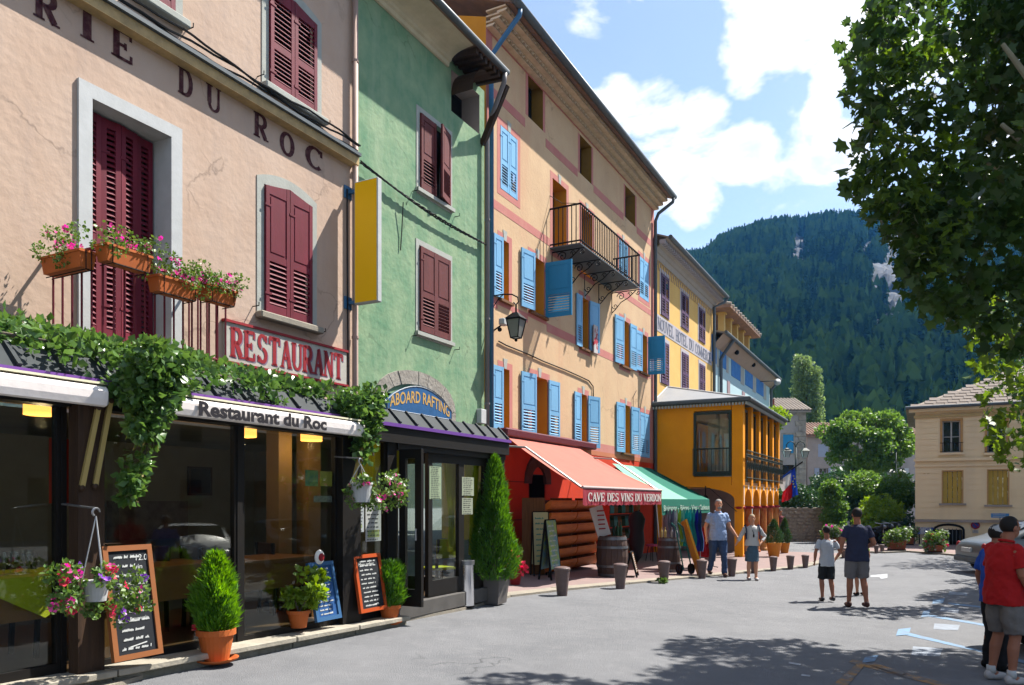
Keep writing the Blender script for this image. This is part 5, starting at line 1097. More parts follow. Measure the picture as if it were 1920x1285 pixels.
# folded cloth awnings under the eave
def awn(u0, u1, label, text=None):
    y_ = YT-.30; a0_ = SF.s(u0, y_) if u0 is not None else a_l; a1_ = SF.s(u1, y_)
    t_ = thing('folded_awning', label, 'awning', ((a0_+a1_)/2, YT-.13, 2.4), SF)
    pr = [(YT-.14, 2.475), (y_-.02, 2.46), (y_-.05, 2.42), (y_-.045, 2.36), (y_-.03, 2.31), (y_+.0, 2.30), (YT-.14, 2.38)]
    MB().prism(pr, 0, a0_, a1_).build('rolled_cloth', M['awningwhite'], t_)
    MB().box(a0_-.01, a1_+.01, y_-.02, YT-.13, 2.478, 2.495).build('cover', mat('cream_cover', (1.1, 1.05, .75), .6) if 'cream_cover' not in bpy.data.materials else bpy.data.materials['cream_cover'], t_)
    for a in (a0_, a1_): MB().box(a-.03, a+.03, y_-.03, YT-.12, 2.31, 2.46).build('end_cap', M['white'], t_, bevel=.02)
    if text:
        b0_, b1_ = SF.s(363, y_), SF.s(604, y_)
        lay(text_pts(text, .045), lambda x, yy: (b0_+(b1_-b0_)*x, y_-.066, 2.322+.125*yy/.72), 'lettering', mat('charcoal_lettering', (.025, .022, .03), .8), t_)
awn(None, 196, 'blank pale folded awning at the far left of the terrace'); awn(318, 678, 'pale folded awning lettered Restaurant du Roc over the middle glass', 'Restaurant du Roc')
M['brassarm'] = mat('yellowish_lacquered_arm', (.62, .46, .16), .4)
for (u0, v0, u1, v1) in ((184, 765, 156, 915), (207, 752, 181, 912)):
    a0_, z0_ = SF.at(u0, v0, YT-.24); a1_, z1_ = SF.at(u1, v1, YT-.24)
    t_ = thing('awning_arm', 'folded brass coloured awning arm leaning on the timber post, '+('left one' if u0 < 190 else 'right one nearer the vine'), 'awning arm', (a1_, YT-.24, z1_), SF)
    MB().obox((a0_, YT-.24, z0_), (a1_, YT-.22, z1_), .035, .035).build('tube', M['brassarm'], t_); MB().ball((a1_, YT-.22, z1_), .028).ball((a0_, YT-.24, z0_), .028).build('joint', M['darkwood'], t_)
a0_, z0_ = SF.at(680, 830, YT-.2); a1_, z1_ = SF.at(662, 905, YT-.2)
t_ = thing('awning_arm', 'brass coloured awning arm by the white flower basket at the end of the glass', 'awning arm', (a1_, YT-.2, z1_), SF)
MB().obox((a0_, YT-.2, z0_), (a1_, YT-.2, z1_), .035, .03).build('tube', M['brassarm'], t_)

# ---- inside the terrace
IN = {}
def frm(a, y): return (a, y, fl(a))
M['cloth'] = mat('yellow_green_tablecloth', (.62, .66, .03), .9, var=.08, vs=4)
M['tablewood'] = mat('orange_table_wood', (.34, .15, .04), .6, var=.2, vs=4)
def table(a, y, label, w_=1.3, d=.8, cloth=True, hh=.76):
    z = fl(a); t_ = thing('dining_table', label, 'table', (a, y, z), SF)
    MB().box(a-w_/2, a+w_/2, y-d/2, y+d/2, z+hh-.04, z+hh).box(a-w_/2+.02, a+w_/2-.02, y-d/2+.02, y-d/2+.04, z+hh-.34, z+hh-.04).build('tabletop', M['tablewood'], t_)
    for dx in (-1, 1):
        for dy in (-1, 1): MB().box(a+dx*(w_/2-.08)-.03, a+dx*(w_/2-.08)+.03, y+dy*(d/2-.08)-.03, y+dy*(d/2-.08)+.03, z, z+hh-.04).build('leg', M['tablewood'], t_)
    if cloth:
        c = MB().box(a-w_/2-.01, a+w_/2+.01, y-d/2-.01, y+d/2+.01, z+hh+.002, z+hh+.008)
        c.add([(a-w_/2+.05, y-d/2-.012, z+hh+.004), (a+w_/2-.05, y-d/2-.012, z+hh+.004), (a, y-d/2-.014, z+hh-.33)], [(0, 2, 1)])
        o = c.build('table_cloth', M['cloth'], None, fr=SF, at=(a, y, z)); tag(o, 'yellow green cloth '+label.replace('orange wood table', 'on the table'), 'tablecloth')
    return t_
table(SF.s(35, YT+.5), YT+.55, 'orange wood table at the far left of the terrace')
table(SF.s(330, YT+.8), YT+.9, 'orange wood table behind the middle glass', cloth=False)
table(SF.s(500, YT+.8), YT+.95, 'orange wood table behind the glass right of the mullion', cloth=False)
glm = MB().lathe([(.032, 0), (.034, .004), (.006, .01), (.005, .07), (.03, .10), (.036, .15), (.032, .19)], 10, cap=False).mesh('glass', glassmat('drinking_glass', (.9, .92, .92), 1.0))
zt_0 = fl(SF.s(35, YT+.5))+.768
for i, (u, dy) in enumerate(((8, .42), (30, .42), (54, .42), (20, .52), (44, .55))):
    o = bpy.data.objects.new('wine_glass', glm); link(o); a = SF.s(u, YT+dy); o.location = SF.w((a, YT+dy, zt_0)); tag(o, ['leftmost front', 'middle front', 'rightmost front', 'left rear', 'right rear'][i]+' wine glass on the table at the far left', 'glass', 'wine glasses on the left table')
def chair(a, y, ang, label, mt=None, sm=None):
    z = fl(a); f2 = Fr(SF.w((a, y, 0)), (math.cos(SF.ang+ang), math.sin(SF.ang+ang))); t_ = thing('dining_chair', label, 'chair', (0, 0, z), f2, 'chairs on the terrace')
    m1 = mt or M['blackwood']; m2 = sm or M['darkwood']
    MB().box(-.21, .21, -.21, .21, z+.43, z+.47).build('seat', m2, t_, bevel=.01)
    for dx in (-.19, .19):
        MB().obox((dx, -.19, z), (dx, -.18, z+.43), .035, .035).build('leg', m1, t_)
        MB().obox((dx, .21, z), (dx, .19, z+.45), .035, .035).build('leg', m1, t_)
        MB().obox((dx, .19, z+.45), (dx, .24, z+.92), .035, .035).build('back_post', m1, t_)
    MB().box(-.21, .21, .205, .235, z+.62, z+.92).build('backrest', m2, t_, bevel=.01)
chair(SF.s(100, YT+.9), YT+1.0, R(90), 'dark chair beside the left table behind the glass')
chair(SF.s(260, YT+1.2), YT+1.2, R(-70), 'dark chair left of the middle table behind the glass')
chair(SF.s(405, YT+1), YT+1.1, R(80), 'dark chair right of the middle table behind the glass')
chair(SF.s(560, YT+1), YT+1.3, R(75), 'dark chair at the table right of the mullion')
chair(SF.s(838, YT+.6), YT+.75, R(160), 'brown chair with lime green back seen through the right door leaf', M['darkwood'], M['cloth'])
# pictures, pillars, cupboards on the inner walls
def indoor(nm, label, cat, u0, u1, vt, vb, y, mt, frame=None, t=.03):
    a0_, a1_ = SF.s(u0, y), SF.s(u1, y); zt, zb = SF.z((u0+u1)/2, vt, y), SF.z((u0+u1)/2, vb, y)
    t_ = thing(nm, label, cat, ((a0_+a1_)/2, y, zb), SF)
    MB().box(a0_, a1_, y-t, y, zb, zt).build('panel', mt, t_)
    if frame: e = .04; MB().box(a0_-e, a0_, y-t-.01, y, zb-e, zt+e).box(a1_, a1_+e, y-t-.01, y, zb-e, zt+e).box(a0_, a1_, y-t-.01, y, zt, zt+e).box(a0_, a1_, y-t-.01, y, zb-e, zb).build('frame', frame, t_)
    return t_
indoor('framed_mirror', 'white panel in a red frame hanging inside the left glass', 'picture', 101, 117, 832, 935, YT+.16, mat('pale_board', (.62, .60, .56), .6), M['redwall'])
indoor('framed_picture', 'dark picture on the back wall behind the middle glass', 'picture', 355, 392, 880, 925, 3.15, M['dead'], M['darkwood'])
indoor('wall_shelf', 'cluttered serving shelf against the back wall of the restaurant', 'shelf', 200, 330, 940, 1010, 3.0, mat('shelf_dark', (.10, .05, .04), .7, c2=(.25, .2, .16), vs=6), None, .3)
indoor('green_poster', 'green and blue poster stuck inside the glass left of the post', 'poster', 572, 596, 882, 912, YT+.02, mat('poster_green', (.06, .30, .22), .7, c2=(.45, .55, .15), vs=14), None, .003)
indoor('yellow_notice', 'yellow notice stuck inside the glass below the lamp', 'poster', 600, 624, 884, 912, YT+.02, mat('poster_yellow', (.62, .55, .08), .7, var=.2, vs=12), None, .003)
indoor('white_notice', 'small white notice inside the glass under the yellow one', 'poster', 588, 625, 930, 942, YT+.02, mat('poster_white', (.5, .52, .46), .7, c2=(.2, .2, .2), vs=30), None, .003)
for u, l in ((535, 'ochre wooden pillar behind the glass left of the green poster'), (590, 'ochre wooden pillar behind the green poster')):
    a = SF.s(u, YT+1.4); t_ = thing('wooden_pillar', l, 'pillar', (a, YT+1.4, fl(a)), SF); MB().box(a-.12, a+.12, YT+1.4, YT+1.62, fl(a), 2.5).build('shaft', mat('ochre_wood', (.34, .20, .07), .6, var=.2), t_); MB().box(a-.15, a+.15, YT+1.37, YT+1.65, fl(a), fl(a)+.12).build('base', M['darkwood'], t_)
for u, v, yy, l in ((78, 768, YT+.7, 'orange drum lamp shade hanging behind the left glass'), (458, 812, YT+1.0, 'orange drum lamp shade hanging right of the mullion'), (584, 820, YT+1.0, 'orange drum lamp shade hanging above the green poster')):
    a, z = SF.at(u, v, yy); t_ = thing('hanging_lamp', l, 'lamp', (a, yy, z), SF)
    MB().lathe([(.14, -.05), (.14, .05), (.12, .05), (.12, -.05)], 18, (a, yy, z), cap=False).build('lamp_shade', mat('lit_amber_shade', (.7, .3, .06), .8, trans=.4, emit=(1, .45, .1, 1.2)) if 'lit_amber_shade' not in bpy.data.materials else bpy.data.materials['lit_amber_shade'], t_); MB().tube([(a, yy, z+.05), (a, yy, 2.5)], .006, 4).build('cord', M['cable'], t_)
for (u, v, yy) in ((78, 768, YT+.7), (458, 812, YT+1.0), (584, 820, YT+1.0)):
    lt = bpy.data.lights.new('lamp_bulb', 'POINT'); lt.energy = 5; lt.color = (1, .68, .36); lt.shadow_soft_size = .05; lo_ = link(bpy.data.objects.new('lamp_bulb', lt)); a, z = SF.at(u, v, yy); lo_.location = SF.w((a, yy, z-.12))
# yellow curtains tied back by the door
def curtain(u, y, vt, vb, w_, label):
    a, z1_ = SF.at(u, vt, y); z0_ = SF.z(u, vb, y); mb = MB(); n, m = 24, 14
    for j in range(m+1):
        t = j/m; pin = .35+.65*abs(t-.62)**.8/.7 if t < .62 else .35+.5*(t-.62); 
        for i in range(n+1):
            q = i/n-.5; mb.v.append((a+q*w_*pin+.04*(t), y+.03*math.sin(i*1.9)*pin, z1_+(z0_-z1_)*t))
    mb.f = [(j*(n+1)+i, j*(n+1)+i+1, (j+1)*(n+1)+i+1, (j+1)*(n+1)+i) for j in range(m) for i in range(n)]
    o = mb.build('curtain', mat('lime_yellow_curtain', (.78, .78, .03), .8, trans=.5) if 'lime_yellow_curtain' not in bpy.data.materials else bpy.data.materials['lime_yellow_curtain'], None, fr=SF, at=(a, y, z0_)); tag(o, label, 'curtain')
curtain(690, YT+.12, 830, 935, .75, 'yellow curtain above the white flower basket'); curtain(845, YT+.15, 850, 1035, .42, 'yellow curtain behind the right door leaf')
curtain(885, YT+.15, 845, 1040, .5, 'yellow curtain in the narrow side light'); curtain(745, YT+.15, 840, 890, .3, 'yellow curtain scrap at the top of the open door')
def notice(u0, u1, vt, vb, label, lines=14, base=(.52, .56, .42), seed=1, pic=False):
    y = YT-.03; a0_, a1_ = SF.s(u0, y), SF.s(u1, y); uc = (u0+u1)/2; zt, zb = SF.z(uc, vt, y), SF.z(uc, vb, y)
    t_ = thing('menu_sheet', label, 'poster', ((a0_+a1_)/2, y, zb), SF); MB().box(a0_, a1_, y-.004, y, zb, zt).build('paper', mat('paper', base, .8), t_)
    q = MB()
    for pl in scribble(lines, seed, a1_-a0_, zt-zb, .03):
        for p_, r_ in zip(pl[:-1], pl[1:]): q.obox((a0_+p_[0], y-.006, zb+p_[1]), (a0_+r_[0], y-.006, zb+r_[1]), .002, .004)
    q.build('print', mat('print_ink', (.12, .13, .12), .8), t_)
    if pic: MB().box(a0_+.04, a1_-.04, y-.006, y-.005, zb+.05, zb+(zt-zb)*.3).build('picture', mat('drink_picture', (.6, .55, .05), .6, c2=(.2, .4, .3), vs=12), t_)
notice(805, 827, 875, 936, 'green typed menu sheet on the right door leaf', 18, (.42, .52, .34), 3)
notice(866, 888, 895, 930, 'upper typed sheet on the narrow side light', 10, (.45, .50, .36), 4); notice(866, 886, 934, 965, 'lower typed sheet on the narrow side light', 8, (.42, .46, .34), 5)
notice(662, 682, 950, 998, 'small price poster left of the drinks poster', 8, (.55, .60, .62), 6, True); notice(685, 714, 945, 1015, 'drinks poster with yellow bottle by the black chalkboard', 9, (.60, .62, .60), 7, True)
# ------------------------------------------------------------------ wooded mountain behind the village
RU = [(-3000, 700), (-800, 690), (200, 660), (900, 600), (1200, 540), (1320, 492), (1360, 466), (1400, 446), (1450, 432), (1500, 428), (1560, 420), (1620, 420), (1680, 418), (1740, 416), (1850, 415), (2000, 420), (2300, 450), (3000, 560), (5000, 700)]
ru = np.array([p[0] for p in RU], float); rv = np.array([p[1] for p in RU], float)
def hash2(ix, iy, s): h = np.sin(ix*127.1+iy*311.7+s*74.7)*43758.5453; return h-np.floor(h)
def vnoise(x, y, s=0):
    ix, iy = np.floor(x), np.floor(y); fx, fy_ = x-ix, y-iy; fx = fx*fx*(3-2*fx); fy_ = fy_*fy_*(3-2*fy_)
    return (hash2(ix, iy, s)*(1-fx)+hash2(ix+1, iy, s)*fx)*(1-fy_)+(hash2(ix, iy+1, s)*(1-fx)+hash2(ix+1, iy+1, s)*fx)*fy_
def fbm(x, y, s=0, o=4): return sum(vnoise(x*2**k, y*2**k, s+k)/2**k for k in range(o))/sum(1/2**k for k in range(o))
YR = 500.
def terr(u, Y):
    H = (940-np.interp(u, ru, rv)-10)/1450*YR+1.5
    t = np.clip((Y-130)/(YR-130), 0, 3); x = (u-960)/1450*Y
    h = np.where(t < 1, H*t**1.12, H*(1-.25*(t-1)))
    return h-.5+((fbm(x/42, Y/90, 3)-.5)*46+(.5-np.abs(fbm(x/24, Y/70, 8, 3)-.5)*2)*16)*np.clip(t, 0, 1)*np.clip(1.25-t, .15, 1)
ROCK = [(1560, 520, 12, 20), (1440, 520, 10, 14), (1625, 480, 12, 22), (1690, 580, 26, 16), (1502, 476, 20, 32), (1700, 470, 66, 44), (1660, 530, 44, 36), (1745, 520, 50, 30), (1655, 622, 26, 26), (1585, 566, 7, 13), (1600, 508, 4, 10), (1800, 600, 40, 20)]
def rockness(u, v, x, Y):
    n = fbm(x/9, Y/14, 11)*1.6-.8
    r = np.full(np.shape(u), -9.)
    for (a, b, ra, rb) in ROCK: r = np.maximum(r, 1.25-np.sqrt(((u-a)/ra)**2+((v-b)/rb)**2))
    return r+n*1.5
gu = np.concatenate([np.linspace(-2600, 1150, 60), np.linspace(1160, 2300, 230), np.linspace(2320, 4800, 50)]); gY = np.concatenate([[128], np.linspace(135, 520, 130), np.linspace(530, 900, 12)])
U, YY = np.meshgrid(gu, gY, indexing='ij'); Z = terr(U, YY); X = (U-960)/1450*YY; V = 940-(Z-1.55)/YY*1450
rk = rockness(U, V, X, YY); rkc = np.clip(rk*2, 0, 1)
Z = Z+rkc*(fbm(X/6, Z/5, 21, 4)-.35)*9*(YY < 520)
nu, ny = U.shape
me = bpy.data.meshes.new('mountain'); vv = np.stack([X, YY, Z], -1).reshape(-1, 3)
idx = np.arange(nu*ny).reshape(nu, ny); q = np.stack([idx[:-1, :-1], idx[1:, :-1], idx[1:, 1:], idx[:-1, 1:]], -1).reshape(-1, 4)
me.from_pydata(vv.tolist(), [], q.tolist()); ca_ = me.color_attributes.new('bare', 'FLOAT_COLOR', 'POINT')
cdat = np.zeros((nu*ny, 4), np.float32); cdat[:, 0] = rkc.reshape(-1); cdat[:, 3] = 1; ca_.data.foreach_set('color', cdat.ravel())
mm = bpy.data.materials.new('mountain_slope'); mm.use_nodes = True; nt_ = mm.node_tree; NN = nt_.nodes; LL = nt_.links; bb_ = NN['Principled BSDF']; bb_.inputs['Roughness'].default_value = .95
at_ = NN.new('ShaderNodeAttribute'); at_.attribute_name = 'bare'; sp_ = NN.new('ShaderNodeSeparateColor'); LL.new(at_.outputs['Color'], sp_.inputs[0])
tn = NN.new('ShaderNodeTexCoord'); n1 = NN.new('ShaderNodeTexNoise'); n1.inputs['Scale'].default_value = .35; n1.inputs['Detail'].default_value = 9; n1.inputs['Roughness'].default_value = .7; LL.new(tn.outputs['Object'], n1.inputs[0])
cr = NN.new('ShaderNodeMix'); cr.data_type = 'RGBA'; LL.new(n1.outputs['Fac'], cr.inputs['Factor']); cr.inputs['A'].default_value = (.012, .016, .024, 1); cr.inputs['B'].default_value = (.065, .08, .11, 1)
cx_ = NN.new('ShaderNodeMix'); cx_.data_type = 'RGBA'; LL.new(sp_.outputs[0], cx_.inputs['Factor']); cx_.inputs['A'].default_value = (.012, .022, .010, 1); LL.new(cr.outputs['Result'], cx_.inputs['B']); LL.new(cx_.outputs['Result'], bb_.inputs['Base Color'])
me.materials.append(mm); mt_ = link(bpy.data.objects.new('mountain', me)); tag(mt_, kind='structure')
rg = np.random.default_rng(5)
def fir_proto(rg, conifer):
    T = []; n = 70
    for i in range(n):
        t = rg.random(); a = rg.random()*6.283
        if conifer: r = (1-t)**.85*.24*(.75+.5*rg.random())+.01; z = .08+.92*t; dz = -.05; wd = .07*(1-t)+.025
        else:
            ph = math.acos(1-2*rg.random()); r0 = .33*(.8+.35*rg.random()); r = r0*math.sin(ph); z = .58+.40*math.cos(ph); dz = rg.normal()*.06; wd = .13
        p = np.array([r*math.cos(a), r*math.sin(a), z+dz]); c = np.array([0, 0, z+.03]) if conifer else np.array([p[0]*.55, p[1]*.55, .55+(z-.55)*.5])
        tt = np.array([-math.sin(a), math.cos(a), 0])*wd
        T += [p, c+tt, c-tt] if conifer else [p+tt+[0, 0, wd*.7*rg.normal()], p-tt, p+np.array([0, 0, wd*1.5])*(.6+rg.random())]
    return np.array(T)
def forest(name, conifer, n, mt, seed, uu=(1100, 2350)):
    rg = np.random.default_rng(seed); protos = [fir_proto(rg, conifer) for _ in range(4)]
    u = rg.uniform(*uu, n*3); Y = 128+(506-128)*np.sqrt(rg.random(n*3)); z = terr(u, Y); v = 940-(z-1.55)/Y*1450; x = (u-960)/1450*Y
    keep = rockness(u, v, x, Y) < (.05 if conifer else -.05); mix = fbm(x/60, Y/60, 31) > .5
    keep &= (mix == conifer) | (rg.random(n*3) < .35) | ((Y > 470) & conifer); u, Y, z, x = u[keep][:n], Y[keep][:n], z[keep][:n], x[keep][:n]
    n = len(u); h = (11.5 if conifer else 9.5)*(.55+.9*rg.random(n)); w_ = h*(.8+.4*rg.random(n)); ang = rg.random(n)*6.283; k = rg.integers(0, 4, n)
    P = np.stack(protos)[k]; c, s_ = np.cos(ang), np.sin(ang)
    W = np.empty_like(P); W[..., 0] = (P[..., 0]*c[:, None]-P[..., 1]*s_[:, None])*w_[:, None]+x[:, None]; W[..., 1] = (P[..., 0]*s_[:, None]+P[..., 1]*c[:, None])*w_[:, None]+Y[:, None]; W[..., 2] = P[..., 2]*h[:, None]+z[:, None]-.8
    o = mobj(name, arrmesh(name, W.reshape(-1, 3), 3, mt)); tag(o, kind='stuff'); return o
M['fir'] = leafmat('dark_conifer_needles', (.006, .020, .010), (.016, .040, .016), .08, .02, rough=1.); M['beech'] = leafmat('broadleaf_slope_green', (.014, .038, .012), (.038, .075, .020), .12, .03, rough=1.)
for q_ in ('fir', 'beech'): M[q_].node_tree.nodes['Principled BSDF'].inputs['Specular IOR Level'].default_value = 0
o = forest('conifer_wood', True, 6500, M['fir'], 1); tag(o, 'dark conifer wood covering the mountain and its ridge', 'forest')
o = forest('broadleaf_wood', False, 5200, M['beech'], 2); tag(o, 'soft broadleaf wood on the lower slopes of the mountain', 'forest')
# individual firs that stand up along the ridge
rp_ = np.random.default_rng(9); fpm = []
for i in range(4):
    T = []
    for j in range(220):
        t = rp_.random(); a = rp_.random()*6.283; r = (1-t)**.9*.20*(.6+.6*rp_.random())+.01; z = .10+.90*t; p = np.array([r*math.cos(a), r*math.sin(a), z-.05-.03*rp_.random()]); c = np.array([0, 0, z]); tt = np.array([-math.sin(a), math.cos(a), 0])*(.025+.03*(1-t)); T += [p, c+tt, c-tt]
    fpm.append(arrmesh('crown', np.array(T), 3, M['fir']))
trk = MB().tube([(0, 0, 0), (0, 0, .9)], [.02, .004], 5).mesh('trunk', M['darkwood'])
ridge_u = sorted([1322+i*9.2+rnd.uniform(-4, 4) for i in range(44)])
for i, u in enumerate(ridge_u):
    z = float(terr(np.array([u]), np.array([YR-4.]))[0]); h = rnd.choice([6, 8, 9, 10, 12.5, 14])*rnd.uniform(.85, 1.1)
    t_ = thing('fir_tree', 'dark fir standing up on the skyline of the mountain', 'tree', ((u-960)/1450*(YR-4), YR-4, z-1), WF, 'firs along the mountain ridge')
    for nm, m_ in (('crown', fpm[i % 4]), ('trunk', trk)):
        o = bpy.data.objects.new(nm, m_); link(o); o.parent = t_; o.scale = (h*1.15, h*1.15, h)
# ------------------------------------------------------------------ trees
def clumps(centers, n, seed, flat=.75):
    rg = np.random.default_rng(seed); C = np.array([c[:3] for c in centers]); Rr = np.array([c[3] for c in centers]); w_ = Rr**2.4; k = rg.choice(len(C), n, p=w_/w_.sum())
    d = rg.normal(size=(n, 3)); d /= np.linalg.norm(d, axis=1)[:, None]; r = (.55+.5*rg.random(n)**.7); P = C[k]+d*(Rr[k]*r)[:, None]*np.array([1, 1, flat])
    return P, d
def ell_clumps(c, rad, n, r, seed, shell=.72):
    rg = random.Random(seed); out_ = []
    for i in range(n):
        z = 1-2*(i+.5)/n; a = i*2.39996+rg.uniform(-.3, .3); s_ = math.sqrt(max(0, 1-z*z)); k = shell+rg.uniform(-.16, .2)
        out_.append((c[0]+rad[0]*k*s_*math.cos(a), c[1]+rad[1]*k*s_*math.sin(a), c[2]+rad[2]*k*z, r*rg.uniform(.65, 1.3)))
    return out_
def limbs(b, base, tops, r0, mt, trunk_h, seed=0, name='trunk'):
    rg = random.Random(seed); base = Vector(base); fork = base+Vector((rg.uniform(-.1, .1), rg.uniform(-.1, .1), trunk_h))
    MB().tube([base+Vector((0, 0, -.1)), base+Vector((0, 0, .15)), base.lerp(fork, .5)+Vector((rg.uniform(-.06, .06), 0, 0)), fork], [r0*1.35, r0*1.05, r0*.9, r0*.85], 10).build('trunk', mt, b, smooth=True)
    for tp in tops:
        tp = Vector(tp); m1 = fork.lerp(tp, .45)+Vector((rg.uniform(-.25, .25), rg.uniform(-.25, .25), rg.uniform(0, .4)))
        MB().tube([fork-Vector((0, 0, .1)), m1, tp], [r0*.55, r0*.34, r0*.08], 7).build('limb', mt, b, smooth=True)
M['planebark'] = mat('mottled_plane_bark', (.50, .46, .30), .85, c2=(.30, .26, .17), vs=4, bump=.2, bs=20)
M['bark'] = mat('grey_brown_bark', (.22, .18, .14), .9, c2=(.12, .10, .08), vs=5, bump=.5, bs=20)
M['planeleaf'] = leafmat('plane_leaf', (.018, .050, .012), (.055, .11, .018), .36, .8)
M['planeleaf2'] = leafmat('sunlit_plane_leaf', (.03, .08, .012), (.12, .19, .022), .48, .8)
M['pollardleaf'] = leafmat('pollard_leaf', (.04, .11, .02), (.12, .21, .04), .45, .6)
M['poplarleaf'] = leafmat('poplar_leaf', (.09, .15, .05), (.16, .24, .08), .45, .5)
M['hedgeleaf'] = leafmat('hedge_leaf', (.015, .05, .015), (.04, .10, .025), .2, .7)
M['bushleaf'] = leafmat('bright_bush_leaf', (.08, .17, .015), (.20, .30, .03), .45, .7)
M['vineleaf'] = leafmat('vine_leaf', (.025, .075, .02), (.10, .19, .04), .35, 1.5, rough=.28)
M['conifer'] = leafmat('fresh_conifer', (.05, .17, .012), (.15, .33, .02), .42, 3.)
M['conifer2'] = leafmat('arborvitae', (.03, .11, .012), (.09, .22, .02), .36, 2.)
# foreground plane: its crown hangs into the photo from the right
def px3(u, v, Y, r): p = AT(u, v, Y); return (p.x, p.y, p.z, r)
edgeA = [px3(1672, 15, 8.2, .30), px3(1652, 95, 8.0, .22), px3(1700, 60, 8.2, .5), px3(1640, 150, 7.8, .26), px3(1622, 200, 7.8, .20), px3(1690, 170, 8, .5), px3(1630, 268, 7.7, .24), px3(1700, 250, 8, .45), px3(1622, 330, 7.8, .22), px3(1660, 345, 7.8, .32), px3(1720, 330, 8, .5),
         px3(1700, 400, 7.9, .32), px3(1650, 395, 7.7, .15), px3(1740, 430, 8, .45), px3(1720, 490, 7.9, .28), px3(1770, 520, 8.2, .42), px3(1790, 570, 8.4, .30), px3(1745, 540, 8, .2), px3(1850, 560, 8.6, .45), px3(1850, 470, 8.4, .6), px3(1800, 400, 8.3, .6), px3(1890, 620, 9, .35), px3(1830, 600, 8.8, .25)]
cA = (8.4, 8.9, 7.2); clA = edgeA+ell_clumps(cA, (3.3, 3.6, 3.2), 90, .62, 4)+[(cA[0]+rnd.gauss(0, 1.3), cA[1]+rnd.gauss(0, 1.4), cA[2]+rnd.gauss(0, 1.2), .6) for _ in range(34)]
tA = thing('plane_tree', 'big plane tree whose leafy crown hangs into the right side of the photo', 'tree', (8.9, 8.3, gz(8.9)), WF)
P_, D_ = clumps(clA, 46000, 3); k_ = np.array([p[0] > -9 for p in P_])
big = P_[:300] if False else None
pv_ = np.stack([(P_[:, 0]/P_[:, 1])*1450+960, 940-(P_[:, 2]-1.55)/P_[:, 1]*1450], 1)
vis = (pv_[:, 0] < 1920) & (pv_[:, 0] > 1560) & (pv_[:, 1] > -20); order = np.argsort(np.where(vis, P_[:, 1], 99)); sel = order[:300]; rest = order[300:]
lm = []
for i in range(3):
    sh = PLANE[0].copy(); sh[:, 0] *= (1, .9, 1.1)[i]; sh[:, 2] *= (1, 2.5, -1.5)[i]
    m_ = bpy.data.meshes.new('leaf'); m_.from_pydata(sh.tolist(), [], PLANE[1]); m_.materials.append(M['planeleaf2']); lm.append(m_)
for j, i in enumerate(sel):
    d = Vector(D_[i]); d.z -= .5; q = d.to_track_quat('Y', 'Z'); e = q.to_euler(); e.rotate_axis('Y', rnd.uniform(-1.2, 1.2)); s_ = rnd.uniform(.075, .12); inst('leaf', lm[j % 3], tA, P_[i], e, (s_, s_, s_))
mobj('foliage', leaf_cloud('foliage', P_[rest]-np.array(tA.location), .112, M['planeleaf'], PLANE, 8, D_[rest], 1.0, .4, .4), tA)['kind'] = 'stuff'
limbs(tA, (8.9, 8.3, gz(8.9)), [c[:3] for c in (cA+(0,), (5.2, 8.2, 6.4), (5.6, 7.9, 8.2), (5.6, 8.3, 4.9), (8.4, 10.8, 7.5), (9.5, 7, 7), (7.2, 6, 7), (6, 10, 6), (7.3, 8.6, 9.4), (5.0, 7.9, 5.4))], .27, M['planebark'], 2.9, 3)
for k, (loc, rad, nlf, lbl, extra) in enumerate((((15.2, 16.6, 5.9), (3.6, 3.7, 3.5), 13000, 'plane tree behind the first one, its low yellow green leaves over the parked cars', [px3(1868, 660, 15, .5), px3(1885, 740, 15, .55), px3(1895, 810, 15, .45), px3(1905, 860, 15, .35), px3(1850, 700, 15, .3), px3(1880, 600, 15, .7), px3(1862, 780, 15, .2)]),
                                            ((19.5, 25, 6.2), (3.6, 3.6, 3.2), 7000, 'third plane tree of the row, off to the right', []), ((8.6, -1.5, 6.6), (3.5, 3.5, 3.3), 8000, 'plane tree of the row beside the photographer', []))):
    t_ = thing('plane_tree', lbl, 'tree', (loc[0], loc[1], gz(loc[0])), WF)
    cl = extra+ell_clumps(loc, rad, 70, .7, 20+k)+[(loc[0]+rnd.gauss(0, 1.3), loc[1]+rnd.gauss(0, 1.3), loc[2]+rnd.gauss(0, 1.1), .7) for _ in range(24)]
    P_, D_ = clumps(cl, nlf, 30+k); mobj('foliage', leaf_cloud('foliage', P_-np.array(t_.location), .17, M['planeleaf2' if k == 0 else 'planeleaf'], PLANE if k == 0 else LEAF4, 40+k, D_, 1.0, .35, .4), t_)['kind'] = 'stuff'
    limbs(t_, t_.location, [(loc[0]+rad[0]*.6*math.cos(a), loc[1]+rad[1]*.6*math.sin(a), loc[2]+.5*math.sin(a*3)) for a in (0, 1.2, 2.5, 3.7, 5)], .26, M['planebark'], 2.8, k)
